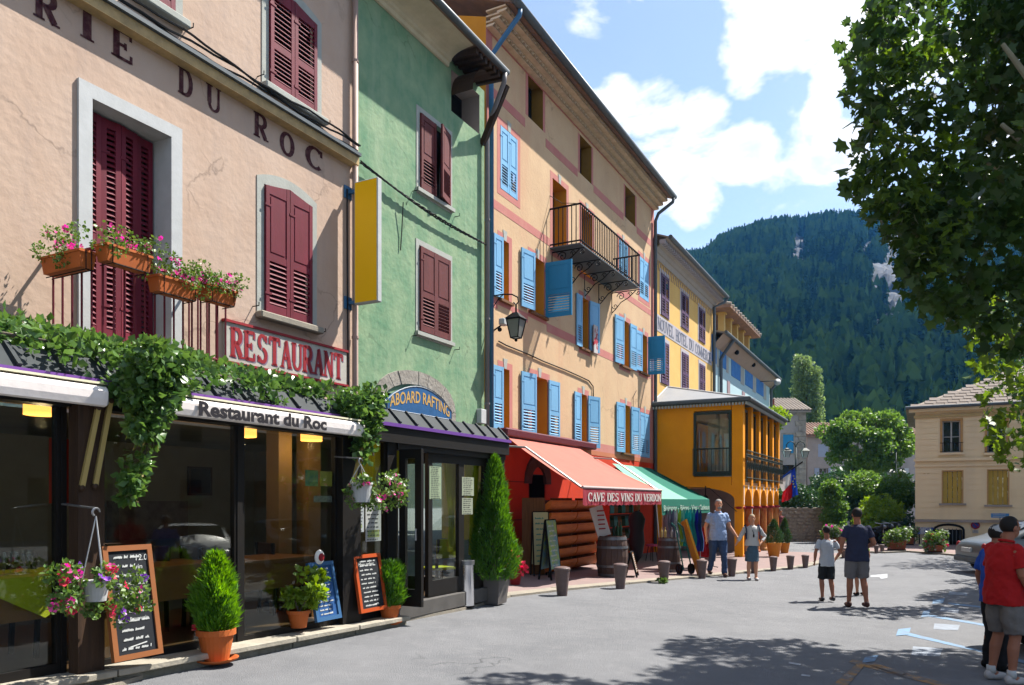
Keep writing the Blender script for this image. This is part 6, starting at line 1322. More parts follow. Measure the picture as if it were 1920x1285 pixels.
# clipped plane in the middle distance
def tree(name, label, base, cl, n, size, mt, tops, r0, th, bark, seed, shape=LEAF4, spread=1., droop=.2, group=None):
    t_ = thing(name, label, 'tree', base, WF, group); P_, D_ = clumps(cl, n, seed)
    mobj('crown', leaf_cloud('crown', P_-np.array(t_.location), size, mt, shape, seed, D_, spread, .35, droop), t_)['kind'] = 'stuff'
    if tops: limbs(t_, base, tops, r0, bark, th, seed)
    return t_
YM = 46.
def box_cl(u0, u1, v0, v1, Y, n, r, seed, dep=2.2, rounder=2.6):
    rg = random.Random(seed); o = []
    while len(o) < n:
        a, b_, c = rg.uniform(-1, 1), rg.uniform(-1, 1), rg.uniform(-1, 1)
        s_ = abs(a)**rounder+abs(b_)**rounder+abs(c)**2
        if s_ > 1 or s_ < .35: continue
        o.append(px3((u0+u1)/2+(u1-u0)/2*a*.93, (v0+v1)/2+(v1-v0)/2*b_*.9, Y+dep*c, r*rg.uniform(.6, 1.3)))
    return o
bA, bB = AT(1602, 985, YM), AT(1642, 985, YM+1)
tree('clipped_plane_tree', 'broad flat topped plane tree beyond the hedges with bright upper leaves', (bB.x, bB.y, -.38), box_cl(1545, 1716, 768, 885, YM, 120, .42, 5)+[px3(1545, 810, YM, .5), px3(1600, 880, YM, .4), px3(1560, 860, YM, .35)], 15000, .20, M['pollardleaf'], [AT(u, v, YM)[:] for u, v in ((1570, 840), (1610, 820), (1650, 800), (1690, 830), (1640, 780))], .20, 4.3, M['planebark'], 6)
t_ = thing('pollarded_tree', 'bare pale forked tree left of the other under the flat topped crown', 'tree', (bA.x, bA.y, -.38)); limbs(t_, (bA.x, bA.y, -.38), [AT(u, v, YM)[:] for u, v in ((1590, 830), (1600, 800), (1620, 840))], .19, M['planebark'], 4.2, 8)
Yp = 84.
for (u, vt, w_, lbl, sd) in ((1497, 668, 9, 'left and tallest spire of the three poplars', 1), (1513, 672, 10, 'middle spire of the three poplars', 2), (1530, 690, 11, 'right and lowest poplar spire', 3)):
    p = AT(u, vt, Yp); n = 46; cl = []
    for i in range(n):
        t = (i+.5)/n; r = w_/1450*Yp*(math.sin(math.pi*min(1, (1-t)*1.15+.08))**.6)*.75; a = i*2.4; cl.append((p.x+r*.8*math.cos(a), Yp+r*.8*math.sin(a), 1.5+(p.z-1.5)*t, .38+.25*(1-abs(t-.4))))
    tree('poplar', lbl, (p.x, Yp, -.38), cl, 5200, .26, M['poplarleaf'], [(p.x, Yp, p.z-.8)], .22, 6., M['bark'], 60+sd, droop=-.6)
# hedges and bushes between the stone wall and the cream house
def bush(label, box, Y, n, size, mt, seed, r=.35, dep=1., k=40, name='bush', grp=None, cat='bush'):
    cl = box_cl(*box, Y, k, r, seed, dep, 2.2); P_, D_ = clumps(cl, n, seed); b_ = AT((box[0]+box[1])/2, 1000, Y)
    t_ = thing(name, label, cat, (b_.x, Y, -.38), WF, grp); mobj('foliage', leaf_cloud('foliage', P_-np.array(t_.location), size, mt, LEAF4, seed, D_, .9, .4, .1), t_)['kind'] = 'stuff'
    MB().tube([(b_.x, Y, -.4), (b_.x+.1, Y, .4), (b_.x, Y, 1.0)], [.06, .05, .03], 6).build('stem', M['bark'], t_); return t_
bush('long dark hedge along the top of the rubble wall', (1440, 1560, 912, 965), 38.2, 5200, .13, M['hedgeleaf'], 70, .4, .8, 50, 'hedge', None, 'hedge')
bush('round dark shrub behind the flags', (1515, 1565, 893, 940), 41, 2500, .13, M['hedgeleaf'], 71)
bush('wide dark green thicket under the flat topped plane', (1570, 1700, 893, 985), 40, 8500, .14, M['hedgeleaf'], 72, .55, 1.4, 60)
bush('tall green shrub in the middle of the thicket with sunlit top', (1590, 1655, 888, 930), 38.5, 3200, .13, M['pollardleaf'], 73)
bush('shrub with lighter leaves left of the cream house', (1665, 1712, 890, 960), 38, 3000, .13, M['pollardleaf'], 74)
bush('bright yellow green bush behind the dark shirted man', (1614, 1688, 932, 988), 35.5, 4300, .11, M['bushleaf'], 75, .3, .7, 40)
bush('bright green weeping bush below the yellow green one', (1604, 1640, 955, 1010), 35, 2400, .10, M['bushleaf'], 76, .25)
bush('dark hedge foot beside the cream house', (1640, 1716, 960, 1022), 37, 3200, .12, M['hedgeleaf'], 77, .4)
bush('vine covered pillar at the end of the rubble wall', (1542, 1582, 900, 1005), 36.2, 5600, .12, M['pollardleaf'], 78, .28, .5, 50, 'vine_pillar')
bush('light green tree top behind the pavilion roof', (1438, 1475, 762, 800), 48, 1600, .16, M['bushleaf'], 79, .3)
bush('dark green bank behind the flat topped plane', (1550, 1716, 880, 930), 52, 4500, .2, M['hedgeleaf'], 80, .8, 1.5, 40)
# rubble wall: single stones
rw = thing('rubble_wall', 'grey rubble stone wall below the hedge at the end of the street', 'wall', (AT(1490, 1015, 37).x, 37, -.38))
x0_, x1_ = AT(1435, 1000, 37).x, AT(1560, 1000, 37).x; zt_w = AT(1490, 953, 37).z
MB().box(x0_, x1_, 37.12, 37.5, -.6, zt_w-.03).build('wall_core', M['rubble'], rw)
zz = -.42; rr_ = 0; sm_ = []
for i in range(6):
    rg_ = random.Random(i); pr = [(.5*math.cos(a)*rg_.uniform(.82, 1.0), .5*math.sin(a)*rg_.uniform(.82, 1)) for a in [k*math.pi/4+.39 for k in range(8)]]; m_ = MB(); m_.prism([(p[0], p[1]) for p in pr], 1, -.5, .5)
    for j in range(8): m_.v[j] = (m_.v[j][0]*.86, m_.v[j][1], m_.v[j][2]*.86)
    sm_.append(m_.mesh('stone', M['rubble']))
while zz < zt_w-.05:
    h_ = rnd.uniform(.13, .22); x = x0_-rnd.random()*.3
    while x < x1_:
        w_ = rnd.uniform(.2, .46); inst('stone', sm_[rnd.randrange(6)], rw, (x+w_/2, 37.13+rnd.uniform(-.02, .03), zz+h_/2), (0, 0, 0), (w_*1.02, .16, h_*1.03)); x += w_
    zz += h_
# ------------------------------------------------------------------ grey houses behind
def tiled(b, x0, x1, y0, z0, y1, z1, mt, pitch=.26, name='roof'):
    MB().add([(x0, y0, z0), (x1, y0, z0), (x1, y1, z1), (x0, y1, z1), (x0, y0, z0-.12), (x1, y0, z0-.12), (x1, y1, z1-.12), (x0, y1, z1-.12)], [(0, 1, 2, 3), (7, 6, 5, 4), (4, 5, 1, 0), (5, 6, 2, 1), (7, 4, 0, 3)]).build(name, mt, b)
    n = int((x1-x0)/pitch); L_ = math.hypot(y1-y0, z1-z0); t_ = MB()
    for i in range(6):
        a, c = math.pi*i/6, math.pi*(i+1)/6; t_.add([(.45*pitch*math.cos(a), 0, .45*pitch*math.sin(a)), (.45*pitch*math.cos(c), 0, .45*pitch*math.sin(c)), (.38*pitch*math.cos(c), L_, .38*pitch*math.sin(c)), (.38*pitch*math.cos(a), L_, .38*pitch*math.sin(a))], [(0, 1, 2, 3)])
    tm_ = t_.mesh('roof_tile', mt)
    for i in range(n+1): inst('roof_tile', tm_, b, (x0+(x1-x0)*i/n, y0-.03, z0+.01), (math.atan2(z1-z0, y1-y0), 0, 0))
def house(label, u0, u1, Y, vE, vR, wins, dep=7, mt=None, tile=None, name='stone_house', ext=0):
    a, b_ = AT(u0, 900, Y).x, AT(u1, 900, Y).x; ze_ = AT(u0, vE, Y).z; zr_ = AT(u0, vR, Y+3.0).z
    t_ = thing(name, label, 'house', ((a+b_)/2, Y, -.38)); W_ = []
    for (w0, w1, t0_, t1_, kind) in wins: W_.append((AT(w0, 0, Y).x, AT(w1, 0, Y).x, AT(0, t1_, Y).z, AT(0, t0_, Y).z))
    mb = MB(); 
    fr2 = WF; holes_wall(mb, a-ext, b_, -.6, ze_, W_, Y); mb.add([(b_, Y, -.6), (b_, Y+dep, -.6), (b_, Y+dep, ze_), (b_, Y, ze_)], [(0, 1, 2, 3)]).add([(a-ext, Y, -.6), (a-ext, Y+dep, -.6), (a-ext, Y+dep, ze_), (a-ext, Y, ze_)], [(3, 2, 1, 0)])
    mb.build('wall', mt or M['greyrender'], t_)
    for w_, (w0, w1, t0_, t1_, kind) in zip(W_, wins):
        if kind in ('b', 'w', 'g'):
            opening(t_, w_, Y, .2, M['greyrender'], M['white'], cross=2)
            hw = (w_[1]-w_[0])*.55; mm_ = {'b': M['paleshut'], 'w': M['white'], 'g': M['blue']}[kind]
            for x0 in (w_[0]-hw-.02, w_[1]+.02): MB().box(x0, x0+hw, Y-.06, Y-.02, w_[2], w_[3]).build('shutter', mm_, t_)
        elif kind == 'c': MB().box(w_[0], w_[1], Y+.02, Y+.06, w_[2], w_[3]).build('shutter', M['paleshut'], t_)
        elif kind == 'B': MB().box(w_[0], w_[1], Y+.02, Y+.06, w_[2], w_[3]).build('shutter', M['bluedark'], t_); frame_paint(t_, w_, Y, .12, .02, M['rubble'], 'stone_surround')
        else: opening(t_, w_, Y, .25, M['rubble'], M['blackwood'], cross=0)
    tiled(t_, a-.3-ext, b_+.3, Y-.35, ze_+.02, Y+3.2, zr_, tile or M['tile'])
    return t_
M['paleshut'] = mat('pale_lilac_blue_shutter', (.50, .58, .74), .7, var=.1)
h_ = house('tall narrow grey house with pale old tiles beside the pavilion', 1455, 1510, 58, 772, 748, [(1468, 1488, 815, 850, 'B'), (1468, 1490, 872, 890, 'd'), (1471, 1482, 781, 792, 'd')], tile=M['tilepale'], ext=4)
x_ = AT(1510, 0, 58).x
for i in range(22): MB().box(x_-.5-(i % 2)*.25, x_+.03, 57.93, 58.05, -.4+i*.4, -.03+i*.4).build('quoin_stone', M['rubble'], h_)
MB().box(AT(1436, 0, 59).x, AT(1448, 0, 59).x, 58.5, 59.3, 7.5, AT(0, 750, 59).z).build('chimney', mat('red_chimney', (.40, .13, .09), .9, var=.2), h_)
house('lower grey house with red tiles and pale blue shutters behind the flat topped plane', 1514, 1722, 62, 818, 794, [(1534, 1553, 833, 857, 'c'), (1536, 1552, 878, 906, 'b'), (1590, 1606, 880, 906, 'w'), (1683, 1697, 833, 857, 'c'), (1681, 1695, 878, 915, 'w')])
# ------------------------------------------------------------------ cream house
hc = thing('cream_house', 'cream two storey house with coursed walls and olive shutters on the right', 'house', tuple(HF.O-HF.O)[:2]+(-.38,), HF)
ZC = 5.62; LC = 13.
def hr(u0, u1, vt, vb): return rect(HF, u0, u1, vt, vb, 0)
up = [hr(1767, 1801, 789, 849), hr(1851, 1887, 785, 849)]; lo2 = [hr(1768, 1804, 884, 944), hr(1853, 1890, 882, 947)]
sp = up[1][0]-up[0][0]; up.append((up[1][0]+sp*1.1, up[1][1]+sp*1.1, up[1][2], up[1][3])); lo2.append((lo2[1][0]+sp*1.1, lo2[1][1]+sp*1.1, lo2[1][2], lo2[1][3]))
mb = MB(); holes_wall(mb, 0, LC, -.6, ZC, up+lo2, 0); mb.box(0, .001, .01, 9, -.6, ZC).box(LC, LC+.001, 0, 9, -.6, ZC); mb.build('wall', M['cream'], hc)
zl, zst = HF.z(1760, 977, 0), HF.z(1760, 864, 0)
def hbox(nm, z0, z1, out_, mt, e=.0): MB().box(-e, LC+e, -out_, 0, z0, z1).build(nm, mt, hc)
hbox('ledge', zl-.05, zl+.06, .10, M['greyrender'], .05); hbox('string_course', zst-.02, zst+.10, .12, M['cream'], .06); hbox('string_course', zst-.26, zst-.18, .06, M['cream'], .03)
hbox('cornice', ZC-.42, ZC-.30, .10, mat('ochre_cream_cornice', (.78, .60, .30), .9, var=.1), .05); hbox('cornice', ZC-.16, ZC, .30, M['cream'], .25)
z = zl+.08
while z < ZC-.5:
    if abs(z-zst) > .25:
        hs_ = sorted([h for h in up+lo2 if h[2]-.05 < z+.22 and h[3]+.05 > z], key=lambda h: h[0]); c0 = 0
        for h in hs_+[(LC, LC, 0, 0)]:
            if h[0]-.1 > c0: MB().box(c0, h[0]-(.12 if h[0] < LC else 0), -.014, 0, z, z+.225).build('course', M['cream'], hc)
            c0 = h[1]+.12
    z += .25
M['ochrewood'] = mat('brown_ochre_joinery', (.80, .48, .20), .7, var=.2, vs=5); M['olive'] = mat('olive_yellow_shutter', (.75, .52, .10), .7, var=.15, vs=4)
for h in up:
    opening(hc, h, 0, .22, M['ochrewood'], M['white'], cross=1); frame_paint(hc, h, 0, .09, .02, M['ochrewood'], 'window_surround')
    r_ = MB().tube([(h[0]-.1, -.12, h[2]+.42), (h[1]+.1, -.12, h[2]+.42)], .015, 5).tube([(h[0]-.1, -.12, h[2]+.05), (h[1]+.1, -.12, h[2]+.05)], .012, 5)
    for i in range(9): r_.tube([(h[0]+(h[1]-h[0])*i/8, -.12, h[2]+.05), (h[0]+(h[1]-h[0])*i/8, -.12, h[2]+.42)], .008, 4)
    r_.build('window_railing', M['black'], hc); MB().box(h[0]-.15, h[1]+.15, -.12, 0, h[2]-.09, h[2]-.001).build('window_sill', M['cream'], hc)
for h in lo2:
    w_ = (h[1]-h[0])/4
    for i in range(4):
        m_ = MB().box(h[0]+i*w_+.01, h[0]+(i+1)*w_-.01, .06, .10, h[2]+.01, h[3]-.01)
        for k in range(3): m_.box(h[0]+i*w_+.06, h[0]+(i+1)*w_-.06, .05, .06, h[2]+.1+k*(h[3]-h[2])/3, h[2]+(k+1)*(h[3]-h[2])/3-.06)
        m_.build('shutter', M['olive'], hc)
    frame_paint(hc, h, 0, .05, .012, M['ochrewood'], 'window_surround'); MB().box(h[0]-.15, h[1]+.15, -.10, 0, h[2]-.08, h[2]-.001).build('window_sill', M['greyrender'], hc)
g_ = hr(1731, 1741, 885, 892)
for i in range(2):
    for j in range(2): MB().box(g_[0]+i*.14, g_[0]+i*.14+.1, -.012, 0, g_[2]+j*.12, g_[2]+j*.12+.09).build('vent', M['ochrewood'], hc)
# hipped roof with separate tiles
xr, zr_ = LC/2, HF.z(1850, 712, 4.5); e_ = .38; zr_ = max(zr_, ZC+2.2)
A_ = [(-e_, -e_, ZC), (LC+e_, -e_, ZC), (LC+e_, 9+e_, ZC), (-e_, 9+e_, ZC), (4.4, 4.5, zr_), (LC-4.4, 4.5, zr_)]
MB().add(A_, [(0, 1, 5, 4), (1, 2, 5), (2, 3, 4, 5), (3, 0, 4), (3, 2, 1, 0)]).build('roof', M['tilepale'], hc)
MB().tube([(-e_, -e_-.05, ZC+.02), (LC, -e_-.05, ZC+.02)], .07, 8).build('gutter', M['greypaint'], hc)
tlm = MB().add([(0, 0, .05), (.40, 0, .035), (.40, .44, .012), (0, .44, .03), (0, 0, 0), (.40, 0, 0)], [(0, 1, 2, 3), (4, 5, 1, 0)]).mesh('roof_tile', mat('weathered_flat_tile', (.34, .27, .22), .9, c2=(.20, .17, .15), vs=3, bump=.3))
sl_ = math.atan2(zr_-ZC, 4.5+e_); Ls = math.hypot(zr_-ZC, 4.5+e_); rows = 13
for j in range(rows):
    t = j/rows; xa = -e_+(4.4+e_)*t; xb = min(LC+e_, 9.4); y = -e_+(4.5+e_)*t; z = ZC+(zr_-ZC)*t
    n = int((xb-xa)/.44)
    for i in range(n): inst('roof_tile', tlm, hc, (xa+.2+i*.44+(j % 2)*.2, y, z+.02), (sl_, 0, 0), (1.06, Ls/rows/.42, 1))
# things on and before the cream house
def wallsign(name, label, cat, u, v, r, shape, mt, fr=HF, y=-.03):
    a, z = fr.at(u, v, y); t_ = thing(name, label, cat, (a, y, z), fr); return t_, a, z
t_, a, z = wallsign('no_parking_sign', 'round blue and red no parking sign on the base of the cream house', 'sign', 1829, 985, .2, 0, None)
cyl = lambda r, y0, y1: MB().prism([(a+r*math.cos(k*math.pi/12), z+r*math.sin(k*math.pi/12)) for k in range(24)], 1, y0, y1)
cyl(.17, -.05, -.03).build('red_ring', M['red'], t_); cyl(.12, -.056, -.051).build('blue_disc', mat('sign_blue2', (.02, .06, .35), .5), t_)
MB().obox((a-.1, -.06, z+.1), (a+.1, -.06, z-.1), .004, .035).build('red_bar', M['red'], t_); MB().box(a-.11, a+.11, -.05, -.03, z-.34, z-.20).build('plate', M['white'], t_)
for k in range(2): MB().box(a-.08, a+.08, -.054, -.051, z-.30+k*.05, z-.285+k*.05).build('plate_lettering', M['black'], t_)
t_, a, z = wallsign('direction_sign', 'small blue direction sign above the red shirted man', 'sign', 1875, 967, 0, 0, None, y=-.5)
MB().box(a-.32, a+.32, -.53, -.50, z-.09, z+.09).build('board', mat('sign_lightblue', (.08, .33, .75), .5), t_); MB().tube([(a, -.48, gz(20)), (a, -.48, z+.1)], .03, 8).build('post', M['galv'], t_)
for k in range(2): MB().box(a-.26, a+.2, -.536, -.531, z-.05+k*.07, z-.03+k*.07).build('plate_lettering', M['white'], t_)
a, z = HF.at(1779, 1000, -.3); t_ = thing('arched_grille', 'dark arched cellar grille at the foot of the cream house', 'grille', (a, -.3, -.38), HF)
pr = [(a-.55, -.38), (a-.55, z+.15)]+[(a+.55*math.cos(R(180-k*22.5)), z+.15+.22*math.sin(R(180-k*22.5))) for k in range(1, 8)]+[(a+.55, z+.15), (a+.55, -.38)]
MB().tube([(p[0], -.3, p[1]) for p in pr], .05, 6).build('frame', M['black'], t_); MB().box(a-.5, a+.5, -.05, -.02, -.38, z+.15).build('dark_panel', M['dead'], t_)
for k in range(7): MB().tube([(a-.42+k*.14, -.3, -.36), (a-.42+k*.14, -.3, z+.2)], .014, 4).build('bar', M['greypaint'], t_)
a, z = HF.at(1742, 996, -.1); t_ = thing('notice_board', 'low blue and white notice board left of the arched grille', 'board', (a, -.1, -.38), HF)
MB().box(a-.45, a+.25, -.13, -.10, z-.14, z+.16).build('panel', mat('notice_blue_white', (.1, .2, .6), .6, c2=(.7, .7, .75), vs=6, lo=.45, hi=.55), t_)
for dx in (-.4, .2): MB().box(a+dx, a+dx+.05, -.10, -.05, -.38, z+.16).build('post', M['black'], t_)
# buildings on the far side of the square, right of the frame: seen only in reflections or from the side
ob = thing('square_building', 'long pale building closing the square beyond the plane trees on the right', 'building', (34, 4, -.38))
MB().box(34, 42, -22, 24, -.5, 8.5).build('wall', mat('dull_ochre_wall', (.42, .36, .28), .95, var=.2), ob); MB().prism([(33.4, 8.5), (42.5, 8.5), (38, 11)], 1, -22.5, 24.5).build('roof', M['tile'], ob)
wm_ = MB().box(-.06, .0, -.55, .55, 0, 1.5).mesh('window', M['glassdark'])
for k in range(13):
    for zz in (1.2, 4.8): inst('window', wm_, ob, (33.99, -20+k*3.5, zz))
# haze that turns the mountain blue
hz_ = MB().box(-950, 950, -320, 960, -2.2, 210); HZ = bpy.data.materials.new('air'); HZ.use_nodes = True
for n_ in list(HZ.node_tree.nodes):
    if n_.type != 'OUTPUT_MATERIAL': HZ.node_tree.nodes.remove(n_)
pvn = HZ.node_tree.nodes.new('ShaderNodeVolumePrincipled'); pvn.inputs['Color'].default_value = (.10, .42, 1, 1); pvn.inputs['Density'].default_value = .00015; pvn.inputs['Anisotropy'].default_value = .2
HZ.node_tree.links.new(pvn.outputs[0], [n_ for n_ in HZ.node_tree.nodes if n_.type == 'OUTPUT_MATERIAL'][0].inputs['Volume'])
tag(hz_.build('haze', HZ), kind='stuff')
# ------------------------------------------------------------------ vine on the terrace roof
def vine(label, cl, n, size, seed, stems, nm='climbing_vine'):
    c0 = cl[0]; t_ = thing(nm, label, 'vine', (c0[0], c0[1], c0[2])); P_, D_ = clumps(cl, n, seed, .8)
    mobj('foliage', leaf_cloud('foliage', P_-np.array(c0[:3]), size, M['vineleaf'], LEAF4, seed, D_*np.array([1, 1, 1.2]), .9, .4, .3), t_)['kind'] = 'stuff'
    for s_ in stems: MB().tube(s_, .012, 5).build('stem', M['bark'], t_)
cl = []
rv_ = random.Random(3)
for i in range(230):
    t = rv_.random(); a = a_l+.2+(SF.s(668, YT)-a_l-.2)*t; q = rv_.random(); y = YT-.02+(YL-YT-.15)*q
    H = (1.05-1.0*t**.55+.04)*(.25+.75*q)*rv_.uniform(.5, 1.05)+.06
    p = SF.w((a, y, 2.66+.30*q+H*.75)); cl.append((p.x, p.y, p.z, .16+.10*rv_.random()))
stm = []
for k in range(7):
    pts = [SF.w((a_l+.5+(SF.s(660, YT)-a_l-.6)*i/9, YT+.3+.25*k+.1*math.sin(i+k), 2.85+.06*k)) for i in range(10)]; stm.append(pts)
vine('dense glossy vine spread over the whole terrace roof below the balcony', cl, 20000, .078, 91, stm)
cl = []
for i in range(60):
    t = rv_.random(); u = 300-60*t+rv_.uniform(-34, 34)*(1-t*.75); v = 655+285*t; y = YT-.32-.15*(1-t)+rv_.uniform(-.08, .08); a, z = SF.at(u, v, y); p = SF.w((a, y, z)); cl.append((p.x, p.y, p.z, .05+.10*(1-t)))
cl += [(lambda p: (p.x, p.y, p.z, .13))(SF.w((SF.at(u, v, YT-.3)[0], YT-.3, SF.at(u, v, YT-.3)[1]))) for u, v in ((240, 700), (280, 690), (320, 700), (225, 730), (270, 735), (310, 735), (335, 715))]
vine('long strand of vine hanging down in front of the glass between the two awnings', cl, 3800, .068, 92, [[SF.w((SF.at(u, v, YT-.35)[0], YT-.35, SF.at(u, v, YT-.35)[1])) for u, v in ((290, 700), (285, 800), (262, 880), (245, 930))]], 'hanging_vine')
cl = []
for i in range(46):
    t = rv_.random(); u = 682+rv_.uniform(-34, 26)*(1-t*.7); v = 735+130*t; y = YT-.22; a, z = SF.at(u, v, y); p = SF.w((a, y+rv_.uniform(-.1, .1), z)); cl.append((p.x, p.y, p.z, .06+.08*(1-t)))
vine('tuft of vine hanging over the end of the lettered awning', cl, 2000, .072, 93, [[SF.w((SF.at(u, v, YT-.22)[0], YT-.22, SF.at(u, v, YT-.22)[1])) for u, v in ((690, 740), (695, 800), (700, 855))]], 'hanging_vine')
# ------------------------------------------------------------------ first floor railing and its flower boxes
rb = -YL+.80; yR = YL-.80
ra_0, rzt = SF.at(172, 470, yR); ra_1, rzt2 = SF.at(423, 540, yR); rzt = (rzt+rzt2)/2; rzb = rzt-.95
bal = thing('window_balcony', 'maroon iron railing in front of the tall white framed door', 'railing', ((ra_0+ra_1)/2, yR, rzb), SF)
MB().tube([(ra_0, YL, rzt), (ra_0, yR, rzt), (ra_1, yR, rzt), (ra_1, YL, rzt)], .02, 6).tube([(ra_0, YL, rzb+.08), (ra_0, yR, rzb+.08), (ra_1, yR, rzb+.08), (ra_1, YL, rzb+.08)], .016, 6).build('rail', M['maroon'], bal)
MB().box(ra_0, ra_1, yR, YL, rzb-.08, rzb).build('balcony_slab', M['greyrender'], bal)
bm_ = MB().tube([(0, 0, 0), (0, 0, .95)], .012, 5).mesh('bar', M['maroon'])
for i in range(15): inst('bar', bm_, bal, (ra_0+(ra_1-ra_0)*i/14, yR, rzb))
for i in range(1, 5):
    for a in (ra_0, ra_1): inst('bar', bm_, bal, (a, yR+(YL-yR)*i/5, rzb))
M['terracotta'] = mat('orange_plastic_terracotta', (.80, .20, .045), .7, var=.2, vs=5); M['stemgreen'] = leafmat('geranium_leaf', (.05, .12, .02), (.12, .20, .04), .3, 3)
M['pinkflower'] = leafmat('magenta_petal', (.70, .03, .30), (.85, .12, .42), .3, 5, rough=.6); M['redflower'] = leafmat('red_petal', (.70, .02, .05), (.80, .08, .12), .3, 5); M['violetflower'] = leafmat('violet_petal', (.22, .04, .50), (.35, .10, .60), .3, 5); M['whiteflower'] = leafmat('white_petal', (.75, .75, .72), (.8, .8, .8), .3, 5)
def flowers(t_, pts, mt, r=.032, name='flower'):
    m = MB()
    key = mt.name+str(r)
    if key not in SLAT:
        for k in range(6):
            a = k*math.pi/3; m.add([(0, 0, -.01), (r*math.cos(a-.45), r*math.sin(a-.45), .012), (r*1.15*math.cos(a), r*1.15*math.sin(a), .016), (r*math.cos(a+.45), r*math.sin(a+.45), .012)], [(0, 1, 2, 3)])
        SLAT[key] = m.mesh('flower', mt)
    base = t_.matrix_basis.inverted()
    for p in pts:
        o = bpy.data.objects.new(name, SLAT[key]); link(o); o.parent = t_; o.location = base @ Vector(p); o.rotation_euler = (rnd.uniform(.5, 1.7), rnd.uniform(-.4, .4), rnd.uniform(-1.2, 1.2)); s_ = rnd.uniform(.75, 1.25); o.scale = (s_, s_, s_)
def plant_cloud(t_, cl, n, size, mt, seed, spread=.9, droop=0.):
    P_, D_ = clumps(cl, n, seed, .9); M_ = np.array(t_.matrix_basis.inverted()); Pl = P_ @ M_[:3, :3].T+M_[:3, 3]
    o = mobj('foliage', leaf_cloud('foliage', Pl, size, mt, LEAF4, seed, D_ @ M_[:3, :3].T, spread, .4, droop), t_); o['kind'] = 'stuff'; INFO.pop(o.name, None); return P_
def flower_box(u0, u1, v, label, side=False, seed=0, col_='pinkflower'):
    rg = random.Random(seed); y = yR-.13
    if side: a0_ = ra_0-.16; a1_ = ra_0+.02; y0_, y1_ = yR-.05, yR+.60; z0_ = rzt-.22
    else:
        a0_, z_ = SF.at(u0, v, y); a1_ = SF.s(u1, y); y0_, y1_ = y-.10, y+.09; z0_ = rzt-(.14 if seed == 2 else .30 if seed == 3 else .24)
    t_ = thing('flower_box', label, 'flower box', ((a0_+a1_)/2, (y0_+y1_)/2, z0_), SF)
    e = .02; MB().add([(a0_+e, y0_+e, z0_), (a1_-e, y0_+e, z0_), (a1_-e, y1_-e, z0_), (a0_+e, y1_-e, z0_), (a0_, y0_, z0_+.17), (a1_, y0_, z0_+.17), (a1_, y1_, z0_+.17), (a0_, y1_, z0_+.17)], [(3,2,1,0),(4,5,6,7),(0,1,5,4),(1,2,6,5),(2,3,7,6),(3,0,4,7)]).box(a0_-.008, a1_+.008, y0_-.008, y1_+.008, z0_+.15, z0_+.175).build('box', M['terracotta'], t_)
    MB().tube([(a0_+.06, y0_-.01, z0_+.17), (a0_+.06, y0_-.01, z0_-.02), (a0_+.06, y1_, z0_-.02)], .006, 4).tube([(a1_-.06, y0_-.01, z0_+.17), (a1_-.06, y0_-.01, z0_-.02), (a1_-.06, y1_, z0_-.02)], .006, 4).tube([(a0_+.06, y0_-.01, z0_-.02), (a1_-.06, y0_-.01, z0_-.02)], .006, 4).build('bracket', M['black'], t_)
    cl = [tuple(SF.w((rg.uniform(a0_-.08, a1_+.08), rg.uniform(y0_-.08, y1_+.03), z0_+.16+rg.uniform(0, .2)-(.1 if rg.random() < .3 else 0))))+(.09,) for _ in range(16)]
    P_ = plant_cloud(t_, cl, 800, .035, M['stemgreen'], 100+seed)
    c = SF.w(((a0_+a1_)/2, (y0_+y1_)/2, z0_+.15)); idx = [i for i in range(len(P_)) if P_[i][2] > c.z+.0]; rg.shuffle(idx)
    flowers(t_, [P_[i] for i in idx[:22]], M[col_], .026)
flower_box(0, 0, 460, 'terracotta flower box hooked on the left end of the maroon railing', True, 1)
flower_box(188, 274, 462, 'terracotta box of magenta petunias before the maroon door leaves', False, 2)
flower_box(286, 362, 520, 'terracotta flower box in the middle of the railing right of the door', False, 3)
flower_box(378, 434, 540, 'terracotta flower box at the right end of the maroon railing', False, 4)
# ------------------------------------------------------------------ pots, boards, baskets before the terrace
def cone_tree(t_, P, rad, h, n, size, mt, seed, prof=None, z0=0):
    rg = np.random.default_rng(seed); t = rg.random(n)**1.0; pr = prof or (lambda t: np.sin(np.clip(np.pi*(t*.80+.18), 0, np.pi))**.8*(1-t*.35))
    a = rg.random(n)*6.283; lump = 1+.18*np.sin(a*3+t*9)+.12*np.sin(a*7-t*17); r = pr(t)*rad*lump*(.55+.5*rg.random(n)**.5)
    Q = np.stack([r*np.cos(a), r*np.sin(a), z0+h*t], 1); D = np.stack([np.cos(a)*.8, np.sin(a)*.8, np.full(n, 1.3)], 1)
    o = mobj('foliage', leaf_cloud('foliage', Q, size, mt, (np.array([(-.10, 0, 0), (.10, 0, 0), (.05, .6, .03), (0, 1, 0), (-.05, .6, .03)]), [[0, 1, 2, 3, 4]]), seed, D, .45, .4), t_); o['kind'] = 'stuff'; INFO.pop(o.name, None)
def pot(t_, P, r, h, mt=None, saucer=True):
    c = (P.x, P.y, P.z)
    MB().lathe([(r*.64, .02), (r*.88, h*.80), (r*.90, h*.82), (r*1.0, h*.83), (r*1.0, h), (r*.88, h), (r*.86, h*.9)], 24, c).build('pot', mt or M['terracotta'], t_, smooth=False)
    MB().lathe([(r*.86, h*.88), (.001, h*.9)], 16, c, cap=False).build('soil', M['darkwood'], t_)
    if saucer: MB().lathe([(r*.8, 0), (r*1.1, .025), (r*1.14, .04), (r*1.04, .035), (r*.8, .012)], 24, c).build('saucer', mt or M['terracotta'], t_)
def scale_at(P): return P.y/FPX
P = GP(405, 1241, .03); k = scale_at(P); t_ = thing('potted_conifer', 'bright green bushy conifer in a terracotta pot, largest of the pots', 'potted plant', P)
